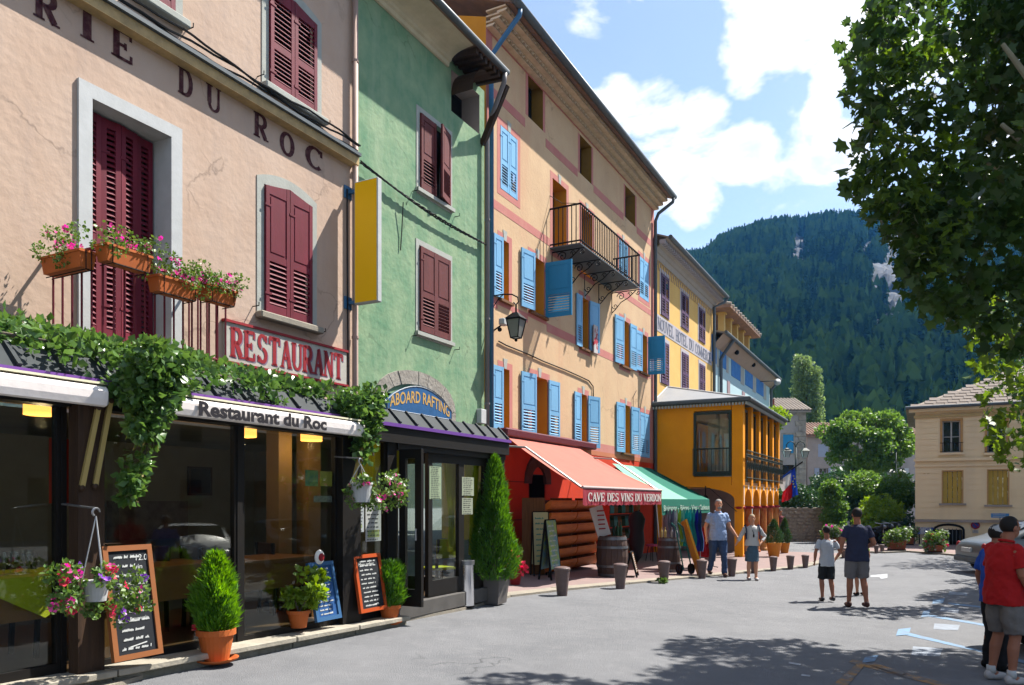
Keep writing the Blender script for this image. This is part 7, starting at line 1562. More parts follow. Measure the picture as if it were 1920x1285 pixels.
pot(t_, P, 36*k, 62*k); cone_tree(t_, P, 40*k, 142*k, 6500, .075, M['conifer'], 1, z0=56*k); flowers(t_, [P+Vector((-38*k, -.02, 66*k)), P+Vector((-30*k, -.03, 69*k)), P+Vector((-34*k, -.04, 62*k))], M['redflower'], .03)
P = GP(560, 1180, .15); k = scale_at(P); t_ = thing('potted_oleander', 'leggy shrub with narrow leaves in a small orange pot before the blue board', 'potted plant', P)
pot(t_, P, 22*k, 36*k, saucer=False); rg = random.Random(4)
cl = [(P.x+rg.uniform(-20, 42)*k, P.y+rg.uniform(-.1, .1), P.z+rg.uniform(42, 112)*k, .06) for _ in range(22)]; plant_cloud(t_, cl, 620, .075, M['bushleaf'], 41)
for q in cl[:9]: MB().tube([P+Vector((0, 0, 30*k)), (q[0]*.6+P.x*.4, q[1], P.z+60*k), q[:3]], .005, 4).build('stem', M['bark'], t_)
P = GP(731, 1170, .03); k = scale_at(P); t_ = thing('potted_conifer', 'round topped small conifer in a terracotta pot beside the open door', 'potted plant', P)
pot(t_, P, 21*k, 36*k); cone_tree(t_, P, 25*k, 82*k, 4200, .06, M['conifer2'], 3, z0=33*k, prof=lambda t: np.clip(1-(np.abs(t-.45)/.6)**2.6, 0, 1)**.5)
P = GP(925, 1131, .02); k = scale_at(P); t_ = thing('tall_potted_thuja', 'tall pointed green thuja in a grey tapered planter at the end of the terrace', 'potted plant', P)
MB().lathe([(26*k, 0), (33*k, 50*k), (34*k, 52*k), (31*k, 52*k), (30*k, 46*k)], 4, (P.x, P.y, P.z)).xf(Matrix.Translation(P) @ Matrix.Rotation(R(20), 4, 'Z') @ Matrix.Translation(-P)).build('planter', mat('taupe_planter', (.20, .18, .17), .6, var=.1), t_)
cone_tree(t_, P, 42*k, 228*k, 13000, .085, M['conifer2'], 5, z0=44*k, prof=lambda t: np.where(t < .12, .75+t*2.0, (1-t)**.62*1.06)); MB().tube([P+Vector((0, 0, .3)), P+Vector((0, 0, 2.2))], [.04, .01], 6).build('trunk', M['bark'], t_)
P = GP(875, 1139, .02); k = scale_at(P); t_ = thing('steel_bin', 'shiny cylindrical steel litter bin beside the planter', 'bin', P)
MB().lathe([(14.2*k, 0), (14.2*k, 84*k)], 28, P).build('body', mat('polished_steel', (1.4, 1.4, 1.45), .14, metal=1), t_, smooth=False); MB().lathe([(14.8*k, 80*k), (14.8*k, 88*k), (13*k, 88.5*k), (12.5*k, 82*k)], 28, P).build('rim', M['galv'], t_); MB().lathe([(14.8*k, 0), (14.8*k, 4*k)], 28, P).build('foot_ring', M['black'], t_)
P = GP(966, 1098, .02); k = scale_at(P); t_ = thing('potted_poinsettia', 'red leaved plant in a red pot behind the grey planter', 'potted plant', P); pot(t_, P, 14*k, 32*k, M['red'], False)
cl = [(P.x+rg.uniform(-14, 14)*k, P.y+rg.uniform(-.1, .1), P.z+rg.uniform(30, 66)*k, .07) for _ in range(12)]; plant_cloud(t_, cl[:6], 160, .07, M['stemgreen'], 43); P_ = plant_cloud(t_, cl[4:], 260, .075, M['redflower'], 44)
def board(corners, y, label, frame, face, chalk, seed, rows, lean=.14, title=None):
    """chalkboard leaning back against the glass; corners in photo px TL TR BR BL"""
    (u0, v0), (u1, v1), (u2, v2), (u3, v3) = corners; a0_ = (SF.s(u0, y+lean)+SF.s(u3, y))/2; a1_ = (SF.s(u1, y+lean)+SF.s(u2, y))/2
    zt = (SF.z(u0, v0, y+lean)+SF.z(u1, v1, y+lean))/2; zb = (SF.z(u2, v2, y)+SF.z(u3, v3, y))/2; h = zt-zb; w_ = a1_-a0_
    t_ = thing('chalkboard', label, 'chalkboard', ((a0_+a1_)/2, y, zb), SF); Mx = Matrix.Translation((a0_, y, zb)) @ Matrix.Rotation(-math.atan2(lean, h), 4, 'X'); e = .045
    MB().box(e, w_-e, 0, .02, e, h-e).xf(Mx).build('slate', face, t_); f_ = MB().box(0, e, -.015, .025, 0, h).box(w_-e, w_, -.015, .025, 0, h).box(e, w_-e, -.015, .025, 0, e).box(e, w_-e, -.015, .025, h-e, h); f_.xf(Mx); f_.build('frame', frame, t_)
    q = MB()
    for pl in scribble(rows, seed, w_-2*e-.02, h-2*e-.02, .045):
        for p_, r_ in zip(pl[:-1], pl[1:]): q.obox((e+.01+p_[0], -.003, e+.01+p_[1]), (e+.01+r_[0], -.003, e+.01+r_[1]), .0035, .007)
    if title:
        for (tx, s_, x_, z_) in title:
            V, F_ = text_pts(tx, 0); 
            q.add([(x_*w_+vx*s_*w_+vy*s_*w_*.15, -.004, z_*h+vy*s_*w_) for vx, vy in V], F_)
    q.add([(w_*.35, -.004, h*.10), (w_*.7, -.004, h*.125), (w_*.7, -.004, h*.135), (w_*.35, -.004, h*.11)], [(0, 1, 2, 3)])
    q.xf(Mx); tag(q.build('chalk_writing', chalk, t_), kind='stuff'); return t_, Mx, w_, h
M['chalk'] = mat('white_chalk', (.80, .82, .80), .9); M['slate'] = mat('black_slate', (.022, .026, .034), .75, var=.3, vs=5)
board(((197, 1021), (287, 1018), (299, 1228), (205, 1243)), YT-.36, 'tall black chalkboard in a brown frame behind the first flower basket', mat('brown_board_frame', (.42, .15, .05), .6, var=.2), M['slate'], M['chalk'], 11, 11, .16, [('12.00', .16, .62, .86), ('vin', .15, .60, .78), ('OU  11.00', .13, .32, .40), ('Salade Provençale', .085, .16, .335)])
board(((584, 1052), (623, 1050), (639, 1160), (585, 1168)), YT-.20, 'bright blue chalkboard behind the small orange pot', mat('blue_frame', (.05, .16, .35), .6), mat('blue_slate', (.03, .13, .38), .6, var=.25, vs=6), M['chalk'], 12, 12, .14)
board(((665, 1040), (714, 1035), (722, 1142), (672, 1152)), YT-.22, 'black chalkboard in an orange red frame by the open door', mat('orange_red_frame', (.62, .10, .02), .5), M['slate'], M['chalk'], 13, 11, .12, [('Menu enfant', .115, .14, .80)])
a, z = SF.at(599, 1045, YT-.08); t_ = thing('painted_face_ornament', 'small round red and white ornament on top of the blue board', 'ornament', (a, YT-.08, z), SF); MB().ball((a, YT-.08, z), .075, .03, .085).build('face', M['whiteflower'], t_); MB().ball((a, YT-.11, z), .045, .02, .045).build('centre', M['red'], t_)
def basket(u, vt, pot_px, spread_px, y, label, cols, seed, nf, hook=True, npl=1300, potmat=None):
    a, zt = SF.at(u, vt, y); u0, u1, v0, v1 = pot_px; ap, zp1 = SF.at((u0+u1)/2, v0, y); zp0 = SF.z((u0+u1)/2, v1, y); r = (SF.s(u1, y)-SF.s(u0, y))/2*.95
    t_ = thing('hanging_basket', label, 'hanging basket', (ap, y, zp0), SF)
    MB().lathe([(r*.72, 0), (r*.95, (zp1-zp0)*.9), (r, (zp1-zp0)*.9), (r, zp1-zp0)], 20, (ap, y, zp0)).build('pot', potmat or M['white'], t_)
    for k in range(3): q = (ap+r*math.cos(k*2.1+.4), y+r*math.sin(k*2.1+.4), zp1); MB().tube([q, (a, y, zt)], .005, 4).build('cord', M['white'], t_)
    if hook: MB().tube([(a+.03*math.cos(t*.6), y, zt+.03+.03*math.sin(t*.6)) for t in range(8)], .009, 5).tube([(a, y, zt+.06), (a, YT-.1, zt+.09)], .009, 5).build('hook', M['galv'], t_)
    rg = random.Random(seed); s0, s1, w0, w1 = spread_px; cl = []
    for i in range(44):
        uu = rg.uniform(s0, s1); e_ = (uu-(s0+s1)/2)/((s1-s0)/2); vv_ = rg.triangular(w0+(w1-w0)*.05, w1*(1-abs(e_)*.0), w0+(w1-w0)*.28) ; vv_ = min(vv_, w0+(w1-w0)*(.55+.45*(1-abs(e_))*(1 if rg.random() < .5 else .4)))
        yy = y+(rg.uniform(-.16, .10) if not (u0-10 < uu < u1+10 and v0 < vv_ < v1+30) else rg.uniform(.05, .15)); aa, z_ = SF.at(uu, vv_, yy); cl.append(tuple(SF.w((aa, yy, z_)))+(.055,))
    P_ = plant_cloud(t_, cl, npl, .042, M['stemgreen'], seed)
    front = sorted(range(len(P_)), key=lambda i: (Vector(P_[i])-SF.O).dot(SF.y))[:len(P_)*2//3]; rg.shuffle(front); per = nf//len(cols)
    for j, c_ in enumerate(cols): flowers(t_, [P_[i] for i in front[j*per:(j+1)*per]], M[c_], .030)
    return t_
basket(180, 968, (157, 204, 1088, 1127), (95, 285, 1045, 1190), YT-.52, 'hanging basket with violet and red petunias in a white pot by the timber post', ['violetflower', 'redflower', 'pinkflower'], 21, 42)
basket(676, 870, (663, 692, 905, 942), (655, 762, 882, 985), YT-.48, 'hanging basket with pink and white petunias left of the open door', ['pinkflower', 'pinkflower', 'whiteflower'], 22, 48, npl=1300)
for (u, v) in ((180, 1268), (218, 1272), (150, 1275)):
    P = GP(u, v, .02); o = MB().ball((0, 0, .01), .035, .02, .012, 8, 5).build('fallen_petal', M['terracotta'], None, at=(0, 0, 0)); o.location = P; tag(o, {180: 'orange fallen petal', 218: 'larger orange fallen petal', 150: 'leftmost orange fallen petal'}[u]+' lying on the edging below the chalkboard', 'petal')
# ------------------------------------------------------------------ wine shop goods
def aboard(u0, u1, v0, v1, label, face, Yoff=0, turn=0, w_=None, seed=0, dark=True, thick=.03, lean=.28):
    P = GP((u0+u1)/2, v1, .035); k = scale_at(P); h = (v1-v0)*k; w_ = w_ or (u1-u0)*k/max(.3, abs(math.cos(turn))); f = Fr((P.x, P.y, 0), (math.cos(turn), math.sin(turn)))
    t_ = thing('pavement_sign', label, 'sign', (0, 0, P.z), f)
    for sgn in (-1, 1):
        Mx = Matrix.Translation((0, 0, P.z)) @ Matrix.Translation((0, sgn*lean*.5, 0)) @ Matrix.Rotation(sgn*math.atan2(lean*.5, h), 4, 'X')
        MB().box(-w_/2, w_/2, -thick/2, thick/2, h*.18, h).xf(Mx).build('panel', face, t_); fm = MB().box(-w_/2-.02, -w_/2, -.02, .02, 0, h).box(w_/2, w_/2+.02, -.02, .02, 0, h).box(-w_/2, w_/2, -.02, .02, h, h+.02); fm.xf(Mx); fm.build('frame', M['black'], t_)
        q = MB(); yq = sgn*(thick/2+.003)
        for pl in scribble(9, seed, w_*.9, h*.75, .09):
            for p_, r_ in zip(pl[:-1], pl[1:]): q.obox((-w_*.45+p_[0], yq, h*.2+p_[1]), (-w_*.45+r_[0], yq, h*.2+r_[1]), .004, .010)
        q.xf(Mx); tag(q.build('writing', M['teal'] if dark else M['chalk'], t_), kind='stuff')
    return t_
M['teal'] = mat('teal_ink', (.05, .35, .33), .8)
aboard(999, 1027, 960, 1080, 'narrow pale yellow menu sign standing before the wine racks', mat('pale_yellow_face', (.72, .70, .34), .7, c2=(.62, .68, .42), vs=3), turn=.25, seed=31)
aboard(1022, 1041, 975, 1086, 'green and blue picture sign right beside the yellow menu sign', mat('picture_face', (.18, .38, .50), .6, c2=(.45, .62, .12), vs=5, lo=.4, hi=.6), turn=1.15, seed=32, w_=.55, dark=False)
aboard(1176, 1192, 1035, 1081, 'wooden pavement sign seen edge on beside the first barrel', M['wood'], turn=1.35, seed=33, w_=.5, dark=False)
# rack of half-barrel wine bins
ry = -1.05; rs0, rs1 = SF.s(1018, ry), SF.s(1112, ry); rz0 = SF.z(1065, 1068, ry); rz1 = SF.z(1065, 938, ry)
rk_ = thing('wine_bin_rack', 'rack of curved wooden wine bins in two columns under the red awning', 'rack', ((rs0+rs1)/2, ry, rz0), SF)
[MB().box(q-.02, q+.025, ry-.05, ry+.5, rz0, rz1+.05).build('upright', M['wood'], rk_) for q in (rs0-.02, (rs0+rs1)/2, rs1+.02)]
M['binwood'] = mat('reddish_bin_wood', (.95, .27, .04), .5, c2=(.62, .16, .025), vs=3, bump=.15, bs=20, stretch=(1, 4, 4)); bw = (rs1-rs0)/2-.04; nr = 6; bh_ = (rz1-rz0)/nr
pr = [(0, 0)]+[(-.26*math.sin(R(k*15)), bh_*.88*(1-math.cos(R(k*15)))/1.0) for k in range(7)]+[(-.22, bh_*.9), (0, bh_*.35)]
bmn = MB().prism(pr, 0, 0, bw).mesh('wine_bin', M['binwood'])
for i in range(nr):
    for j in range(2): inst('wine_bin', bmn, rk_, (rs0+.01+j*(bw+.06), ry+.05, rz0+i*bh_+.02))
MB().box(rs0, rs1, ry+.05, ry+.5, rz0, rz0+.02).box(rs0, rs1, ry+.45, ry+.5, rz0, rz1).build('back_panel', M['darkwood'], rk_)
def barrel(u, v0, v1, w_, label, y=None):
    P = GP(u, v1, .035); k = scale_at(P); h = (v1-v0)*k; r = w_/2*k; t_ = thing('wine_barrel', label, 'barrel', P)
    prf = [(r*.86, 0), (r*.94, h*.2), (r, h*.5), (r*.94, h*.8), (r*.86, h)]
    ns_ = 18; 
    for i in range(ns_):
        a0_, a1_ = 2*math.pi*i/ns_+.012, 2*math.pi*(i+1)/ns_-.012; m_ = MB(); pts = []
        for (rr, z) in prf: m_.v += [(P.x+rr*math.cos(a0_), P.y+rr*math.sin(a0_), P.z+z), (P.x+rr*math.cos(a1_), P.y+rr*math.sin(a1_), P.z+z), (P.x+rr*.93*math.cos(a0_), P.y+rr*.93*math.sin(a0_), P.z+z), (P.x+rr*.93*math.cos(a1_), P.y+rr*.93*math.sin(a1_), P.z+z)]
        for j in range(4): b_ = j*4; m_.f += [(b_, b_+1, b_+5, b_+4), (b_, b_+4, b_+6, b_+2), (b_+1, b_+3, b_+7, b_+5)]
        m_.f.append((16, 17, 19, 18)); m_.build('stave', M['barrelwood'], t_)
    for (q0, q1) in ((.02, .09), (.24, .30), (.70, .76), (.91, .98)):
        f = lambda q: r*(.86+.14*(1-((q-.5)/.5)**2))+.006; MB().lathe([(f(q0), h*q0), (f(q1), h*q1)], 28, P, cap=False).build('hoop', M['hoop'], t_)
    MB().lathe([(r*.84, h-.02), (.001, h-.02)], 20, P, cap=False).build('head', M['barrelwood'], t_); return t_, P, h, r
M['barrelwood'] = mat('grey_brown_barrel_oak', (.15, .095, .075), .75, c2=(.085, .05, .045), vs=6, bump=.3, bs=25, stretch=(3, 3, .5)); M['hoop'] = mat('dull_steel_hoop', (.26, .27, .29), .45, metal=.6, var=.3, vs=8)
_, Pb, hb, rb_ = barrel(1148, 1005, 1081, 60, 'wine barrel with a white sign on top, left one of the two')
t_ = thing('leaning_sign', 'tilted white sign with red lettering on the left barrel', 'sign', Pb+Vector((-.2, 0, hb))); k = scale_at(Pb)
MB().obox(Pb+Vector((-.18, -.05, hb)), Pb+Vector((-.38, -.02, hb+.66)), .30, .02, (0, 1, 0)).build('panel', M['white'], t_)
for k2 in range(5): MB().obox(Pb+Vector((-.36+k2*.012-.0, -.075, hb+.56-k2*.1)), Pb+Vector((-.20+k2*.01, -.075, hb+.57-k2*.1)), .004, .03, (0, 0, 1)).build('lettering', M['red'], t_)
bot = MB().lathe([(.035, 0), (.037, .18), (.03, .21), (.013, .25), (.013, .31)], 10).mesh('bottle', mat('dark_green_bottle', (.02, .06, .03), .1)); 
for i, (dx, dy) in enumerate(((.12, 0), (.2, .08), (.05, .1))):
    o = bpy.data.objects.new('bottle', bot); link(o); o.location = Pb+Vector((dx, dy, hb)); tag(o, ('front', 'right', 'rear')[i]+' dark bottle standing on the left barrel', 'bottle', 'bottles on the barrels')
_, Pc, hc2, rc2 = barrel(1254, 1008, 1072, 44, 'wine barrel beside the green hand truck, right one of the two')
for i, (dx, dy, c_) in enumerate(((-.18, 0, 'brassarm'), (-.08, .06, 'brassarm'), (.08, 0, 'galv'), (.2, .05, 'white'))):
    o = MB().lathe([(.03, 0), (.032, .15), (.012, .2), (.012, .26)], 8).build('bottle', M[c_], None); o.location = Pc+Vector((dx, dy, hc2)); tag(o, ('leftmost brass coloured', 'second brass coloured', 'grey', 'white rightmost')[i]+' bottle on the right barrel', 'bottle')
# shelf of bottles seen in the shop opening
y_ = -.1; ss0, ss1 = SF.s(1124, y_), SF.s(1180, y_); sz0 = gz(4)+.04
sf = thing('bottle_shelf', 'red shelf of bottles at the mouth of the wine shop', 'shelf', ((ss0+ss1)/2, y_, sz0), SF)
MB().box(ss0, ss0+.04, y_-.3, y_, sz0, 2.3).box(ss1-.04, ss1, y_-.3, y_, sz0, 2.3).build('side_panel', M['redwall'], sf); MB().box(ss0, ss1, y_-.02, y_, sz0, 2.3).build('back_panel', M['darkwood'], sf)
bc = [bot, MB().lathe([(.035, 0), (.037, .18), (.03, .21), (.013, .25), (.013, .31)], 8).mesh('bottle', mat('pale_teal_bottle', (.12, .32, .33), .2)), MB().lathe([(.035, 0), (.037, .18), (.03, .21), (.013, .25), (.013, .31)], 8).mesh('bottle', mat('amber_bottle', (.32, .10, .03), .2))]
for j in range(5):
    z = sz0+.2+j*.40; sh_ = MB().box(ss0+.04, ss1-.04, y_-.3, y_-.02, z-.03, z).build('shelf_board', M['redwall'], sf); n = int((ss1-ss0-.15)/.11)
    for i in range(n): inst('bottle', bc[(i//3+j) % 3], sf, (ss0+.1+i*.11, y_-.18, z))
# garments: rail with shirts, red dress, dark coat on a stand
def garment(x, y, z, w_, h, mt, f, label, grp=None, nm='hanging_shirt', flare=1.25):
    mb = MB(); n, m = 10, 8
    for j in range(m+1):
        t = j/m; ww = w_*(.25+.75*min(1, t*4)) if t < .25 else w_*(1+(flare-1)*(t-.25))
        for i in range(n+1): q = i/n-.5; mb.v.append((x+.05*math.sin(i*2.2)*t+.03*math.cos(j), y+q*ww, z-h*t-(.06*abs(q)*2 if t < .3 else 0)))
    mb.f = [(j*(n+1)+i, j*(n+1)+i+1, (j+1)*(n+1)+i+1, (j+1)*(n+1)+i) for j in range(m) for i in range(n)]
    k = len(mb.v); mb.v += [(a_+.07, b_, c_) for a_, b_, c_ in mb.v[:k]]; mb.f += [tuple(reversed([q+k for q in p])) for p in mb.f[:]]
    o = mb.build(nm, mt, None, fr=f, at=(x, y, z)); return tag(o, label, 'garment', grp)
def rail(P, ang, L_, h, label):
    f = Fr((P.x, P.y, 0), (math.cos(ang), math.sin(ang))); t_ = thing('clothes_rail', label, 'clothes rail', (0, 0, P.z), f)
    MB().tube([(-L_/2, 0, P.z+.06), (-L_/2, 0, P.z+h), (L_/2, 0, P.z+h), (L_/2, 0, P.z+.06)], .014, 6).build('rail', M['galv'], t_)
    for s_ in (-1, 1): MB().tube([(s_*L_/2, -.25, P.z+.05), (s_*L_/2, .25, P.z+.05)], .014, 6).build('foot', M['galv'], t_)
    return f
Pr = GP(1278, 1068, .035); k = scale_at(Pr); hR = (1068-950)*k; fR = rail(Pr, .1, 72*k, hR, 'metal clothes rail hung with shirts under the green awning')
gc = [('grey', (.32, .30, .36)), ('slate grey', (.22, .22, .30)), ('white', (.62, .64, .66)), ('lime green', (.40, .62, .06)), ('mint', (.25, .62, .52)), ('turquoise', (.02, .52, .52)), ('bright turquoise', (.03, .60, .58)), ('sea green', (.04, .45, .45)), ('royal blue', (.03, .05, .50)), ('dark blue', (.03, .10, .30))]
for i, (nm, c_) in enumerate(gc): garment(-30*k+i*6.6*k, 0, Pr.z+hR-.05, .42, (62+(18 if i > 7 else 8*(i % 2)))*k, mat('cloth_'+nm.replace(' ', '_'), c_, .9, var=.2, vs=5), fR, nm+' garment hanging on the rail under the green awning', 'garments on the metal rail')
Pr = GP(1322, 1066, .035); k = scale_at(Pr); fR2 = rail(Pr, .2, 34*k, 84*k, 'second clothes rail with a red dress behind the man in the blue shirt')
garment(-6*k, 0, Pr.z+80*k, .45, 58*k, mat('red_cloth', (.62, .015, .02), .85, var=.15), fR2, 'red dress hanging on the second rail', None, 'hanging_dress', 1.5); garment(7*k, 0, Pr.z+80*k, .42, 66*k, mat('pale_cloth', (.62, .52, .5), .85, var=.15), fR2, 'pale garment hanging right of the red dress', None, 'hanging_dress', 1.3)
Pm = GP(1194, 1058, .035); k = scale_at(Pm); fm_ = Fr((Pm.x, Pm.y, 0), (1, -.2)); t_ = thing('dress_stand', 'dark coat on a dress stand in the mouth of the wine shop', 'dress stand', (0, 0, Pm.z), fm_)
MB().lathe([(.02, .05), (.16, .25), (.22, .6), (.19, .95), (.24, 1.25), (.15, 1.42), (.05, 1.48)], 14, (0, 0, Pm.z), sx=1, sy=.7).build('coat', M['blackwood'], t_, smooth=True); MB().tube([(0, 0, Pm.z), (0, 0, Pm.z+1.5)], .02, 6).build('pole', M['wood'], t_); MB().ball((0, 0, Pm.z+1.6), .10, .12, .13).build('straw_hat_form', M['wood'], t_)
Ps = GP(1283, 1077, .035); k = scale_at(Ps); f_ = Fr((Ps.x, Ps.y, 0), (1, .3)); t_ = thing('hand_truck', 'dark green hand truck leaning beside the right barrel', 'hand truck', (0, 0, Ps.z), f_)
MB().tube([(-.02, 0, Ps.z+.12), (-.18, .1, Ps.z+1.15), (-.30, .1, Ps.z+1.25)], .02, 6).tube([(.20, 0, Ps.z+.12), (.02, .1, Ps.z+1.15), (-.12, .1, Ps.z+1.25)], .02, 6).tube([(.02, .05, Ps.z+.6), (.14, .05, Ps.z+.6)], .015, 5).build('frame', mat('truck_green', (.03, .18, .15), .5), t_)
for dx in (-.15, .18): MB().tube([(dx-.02, 0, Ps.z+.13), (dx+.04, 0, Ps.z+.13)], .13, 14).build('wheel', M['black'], t_)
t_ = thing('orange_board', 'orange edged board leaning beside the hand truck', 'board', Ps+Vector((.3, 0, 0))); MB().obox(Ps+Vector((.38, -.1, 0)), Ps+Vector((.02, .15, 1.3)), .5, .05, (1, 0, 0)).build('board', M['orange'], t_)
Pt = GP(1222, 1052, .035); t_ = thing('small_stool', 'small dark stool with a pink cushion in the shade of the shop', 'stool', Pt)
MB().lathe([(.17, .44), (.17, .50)], 14, Pt).build('seat', mat('pink_cushion', (.6, .08, .2), .8), t_)
for k2 in range(4): MB().tube([Pt+Vector((.1*math.cos(k2*1.57), .1*math.sin(k2*1.57), .44)), Pt+Vector((.18*math.cos(k2*1.57), .18*math.sin(k2*1.57), 0))], .012, 5).build('leg', M['black'], t_)
# ------------------------------------------------------------------ bollards
M['bollard'] = mat('brown_cast_iron', (.24, .165, .15), .5, c2=(.16, .11, .105), vs=6, bump=.1, bs=40); P = GP(1054, 1117); k = scale_at(P)
b0 = None
bl_txt = ['nearest bollard, in front of the wine bins', 'bollard in front of the left wine barrel', 'bollard in front of the right wine barrel, with a weed at its foot', 'bollard left of the man in the blue shirt', 'bollard between the man in blue and the woman in white', 'bollard hidden behind the woman in white', 'bollard in front of the first cone shaped bush', 'bollard before the last two on the near kerb', 'last bollard on the near kerb left of the boy', 'bollard between the boy and the dark shirted man', 'left one of the two small bollards by the flower planter', 'right one of the two small bollards by the flower planter']
for i, (u, v0, v1) in enumerate(((1054, 1062, 1117), (1163, 1056, 1104), (1245, 1051, 1093), (1316, 1049, 1085), (1372, 1046, 1081), (1414, 1045, 1075), (1450, 1043, 1071), (1482, 1041, 1068), (1510, 1040, 1065), (1582, 1027, 1047), (1643, 1022, 1038), (1654, 1021, 1037))):
    P = GP(u, v1); h = (v1-v0)*scale_at(P)
    if b0 is None:
        b0 = thing('bollard', 'brown iron '+bl_txt[0], 'bollard', P, WF, 'bollards along the kerb'); r = .148
        MB().lathe([(r*.60, -.06), (r*.62, .02), (r*.93, h*.86), (r*1.0, h*.88), (r*1.0, h*.93), (r*.90, h*.965), (r*.5, h*.995), (.01, h)], 22, P).build('post', M['bollard'], b0, smooth=False); hb0 = h
    else: copy_tree(b0, P, None, h/hb0*1.0, 'brown iron '+bl_txt[i])
P = GP(1240, 1094); t_ = thing('weed', 'green weed at the foot of the third bollard', 'plant', P); plant_cloud(t_, [(P.x+rnd.uniform(-.1, .1), P.y-.05, P.z+.06, .05) for _ in range(5)], 90, .06, M['stemgreen'], 51)
# ------------------------------------------------------------------ cone shaped bushes, street planters
for (u, v0, v1, vt, w_, lbl) in ((1451, 1018, 1044, 980, 27, 'cone shaped clipped bush in an orange pot, nearer and larger one'), (1471, 1018, 1037, 978, 19, 'cone shaped clipped bush in an orange pot, farther and narrower one')):
    P = GP(u, v1, .035); k = scale_at(P); t_ = thing('topiary_cone', lbl, 'potted plant', P); r = w_/2*k; h = (v1-v0)*k
    MB().lathe([(r*.68, 0), (r*.96, h*.8), (r, h*.82), (r, h), (r*.9, h)], 20, P).build('pot', mat('bright_orange_pot', (.80, .30, .03), .6, var=.1) if 'bright_orange_pot' not in bpy.data.materials else bpy.data.materials['bright_orange_pot'], t_)
    cone_tree(t_, P, r*1.08, (v0-vt)*k+.1, 3600, .07, M['hedgeleaf'], int(u), z0=h*.95, prof=lambda t: np.where(t < .25, .85+t*.6, (1-t)**.75*1.24))
def planter(u, v0, v1, w_, vt, lbl, fl, seed):
    P = GP(u, v1, .05); k = scale_at(P); r = w_/2*k; h = (v1-v0)*k; t_ = thing('street_planter', lbl, 'planter', P)
    MB().lathe([(r*1.1, .05), (r*1.28, h)], 4, P).xf(Matrix.Translation(P) @ Matrix.Rotation(R(30), 4, 'Z') @ Matrix.Translation(-P)).build('box', M['rustbox'], t_); MB().lathe([(r*1.2, 0), (r*1.2, .05)], 4, P).xf(Matrix.Translation(P) @ Matrix.Rotation(R(30), 4, 'Z') @ Matrix.Translation(-P)).build('foot', M['black'], t_)
    rg = random.Random(seed); cl = [(P.x+rg.uniform(-1.1, 1.1)*r, P.y+rg.uniform(-.8, .5)*r, P.z+h+rg.uniform(-.12, (v0-vt)*k/P.y*P.y*.9), .16) for _ in range(34)]
    P_ = plant_cloud(t_, cl, 1500, .085, M['stemgreen'], seed); plant_cloud(t_, cl[:9], 260, .09, M['silverleaf'], seed+1)
    idx = sorted(range(len(P_)), key=lambda i: P_[i][1])[:700]; rg.shuffle(idx); flowers(t_, [P_[i] for i in idx[:16]], M[fl], .05)
M['rustbox'] = mat('rust_orange_planter', (.45, .13, .06), .8, var=.25, vs=4); M['silverleaf'] = leafmat('silver_leaf', (.22, .27, .20), (.32, .36, .28), .2, 2)
planter(1681, 1013, 1032, 32, 992, 'rust coloured street planter full of silvery plants, left of the two by the crossing', 'whiteflower', 61)
planter(1751, 1022, 1036, 28, 998, 'rust coloured street planter, right of the two by the crossing', 'redflower', 62)
planter(1562, 1008, 1028, 26, 988, 'street planter with pink flowers partly hidden by the boy', 'pinkflower', 63)
planter(1700, 1008, 1022, 24, 992, 'farther street planter with pink flowers behind the silvery one', 'pinkflower', 64)
# ------------------------------------------------------------------ street lamps and flags
def lamp_post(u, vb, vt, Y, label, two=True, sp=17, vl=848):
    P = AT(u, vb, Y); k = Y/FPX; top = AT(u, vt, Y); t_ = thing('street_lamp', label, 'street lamp', (P.x, Y, gz(P.x))); g = gz(P.x)
    MB().tube([(P.x, Y, g), (P.x, Y, g+.8), (P.x, Y, top.z-.2)], [.09, .055, .04], 8).build('pole', M['dkgreen'], t_, smooth=True)
    for s_ in (-1, 1):
        r = sp*k; MB().tube([(P.x, Y, top.z-.35)]+[(P.x+s_*r*(1-math.cos(a))/1.0*.55, Y, top.z-.3+.42*math.sin(a)) for a in (.5, 1., 1.57, 2.1, 2.6)]+[(P.x+s_*r, Y, top.z-.35)], .025, 6).build('arm', M['dkgreen'], t_)
        c = (P.x+s_*r, Y, AT(u, vl, Y).z-.28); lo_ = [(c[0]+dx*.09, c[1]+dy*.09, c[2]) for dx, dy in ((-1, -1), (1, -1), (1, 1), (-1, 1))]; hi_ = [(c[0]+dx*.17, c[1]+dy*.17, c[2]+.34) for dx, dy in ((-1, -1), (1, -1), (1, 1), (-1, 1))]
        ln = MB().add(lo_+hi_, [(0, 1, 5, 4), (1, 2, 6, 5), (2, 3, 7, 6), (3, 0, 4, 7)]).build('lantern', mat('pale_lantern_glass', (.72, .78, .76), .2, trans=.3) if 'pale_lantern_glass' not in bpy.data.materials else bpy.data.materials['pale_lantern_glass'], t_)
        m_ = MB().add([(c[0]+dx*.21, c[1]+dy*.21, c[2]+.345) for dx, dy in ((-1, -1), (1, -1), (1, 1), (-1, 1))]+[(c[0]+dx*.06, c[1]+dy*.06, c[2]+.5) for dx, dy in ((-1, -1), (1, -1), (1, 1), (-1, 1))], [(0, 1, 5, 4), (1, 2, 6, 5), (2, 3, 7, 6), (3, 0, 4, 7), (4, 5, 6, 7), (3, 2, 1, 0)]).tube([(c[0], c[1], c[2]+.5), (c[0], c[1], c[2]+.72)], .02, 5)
        for i in range(4): m_.obox(lo_[i], hi_[i], .02, .02)
        m_.build('lantern_frame', M['dkgreen'], ln)
lamp_post(1492, 1015, 832, 41, 'green double street lamp right of the orange pavilion'); lamp_post(1680, 1000, 842, 43, 'double street lamp in front of the flat topped plane', vl=888, sp=9)
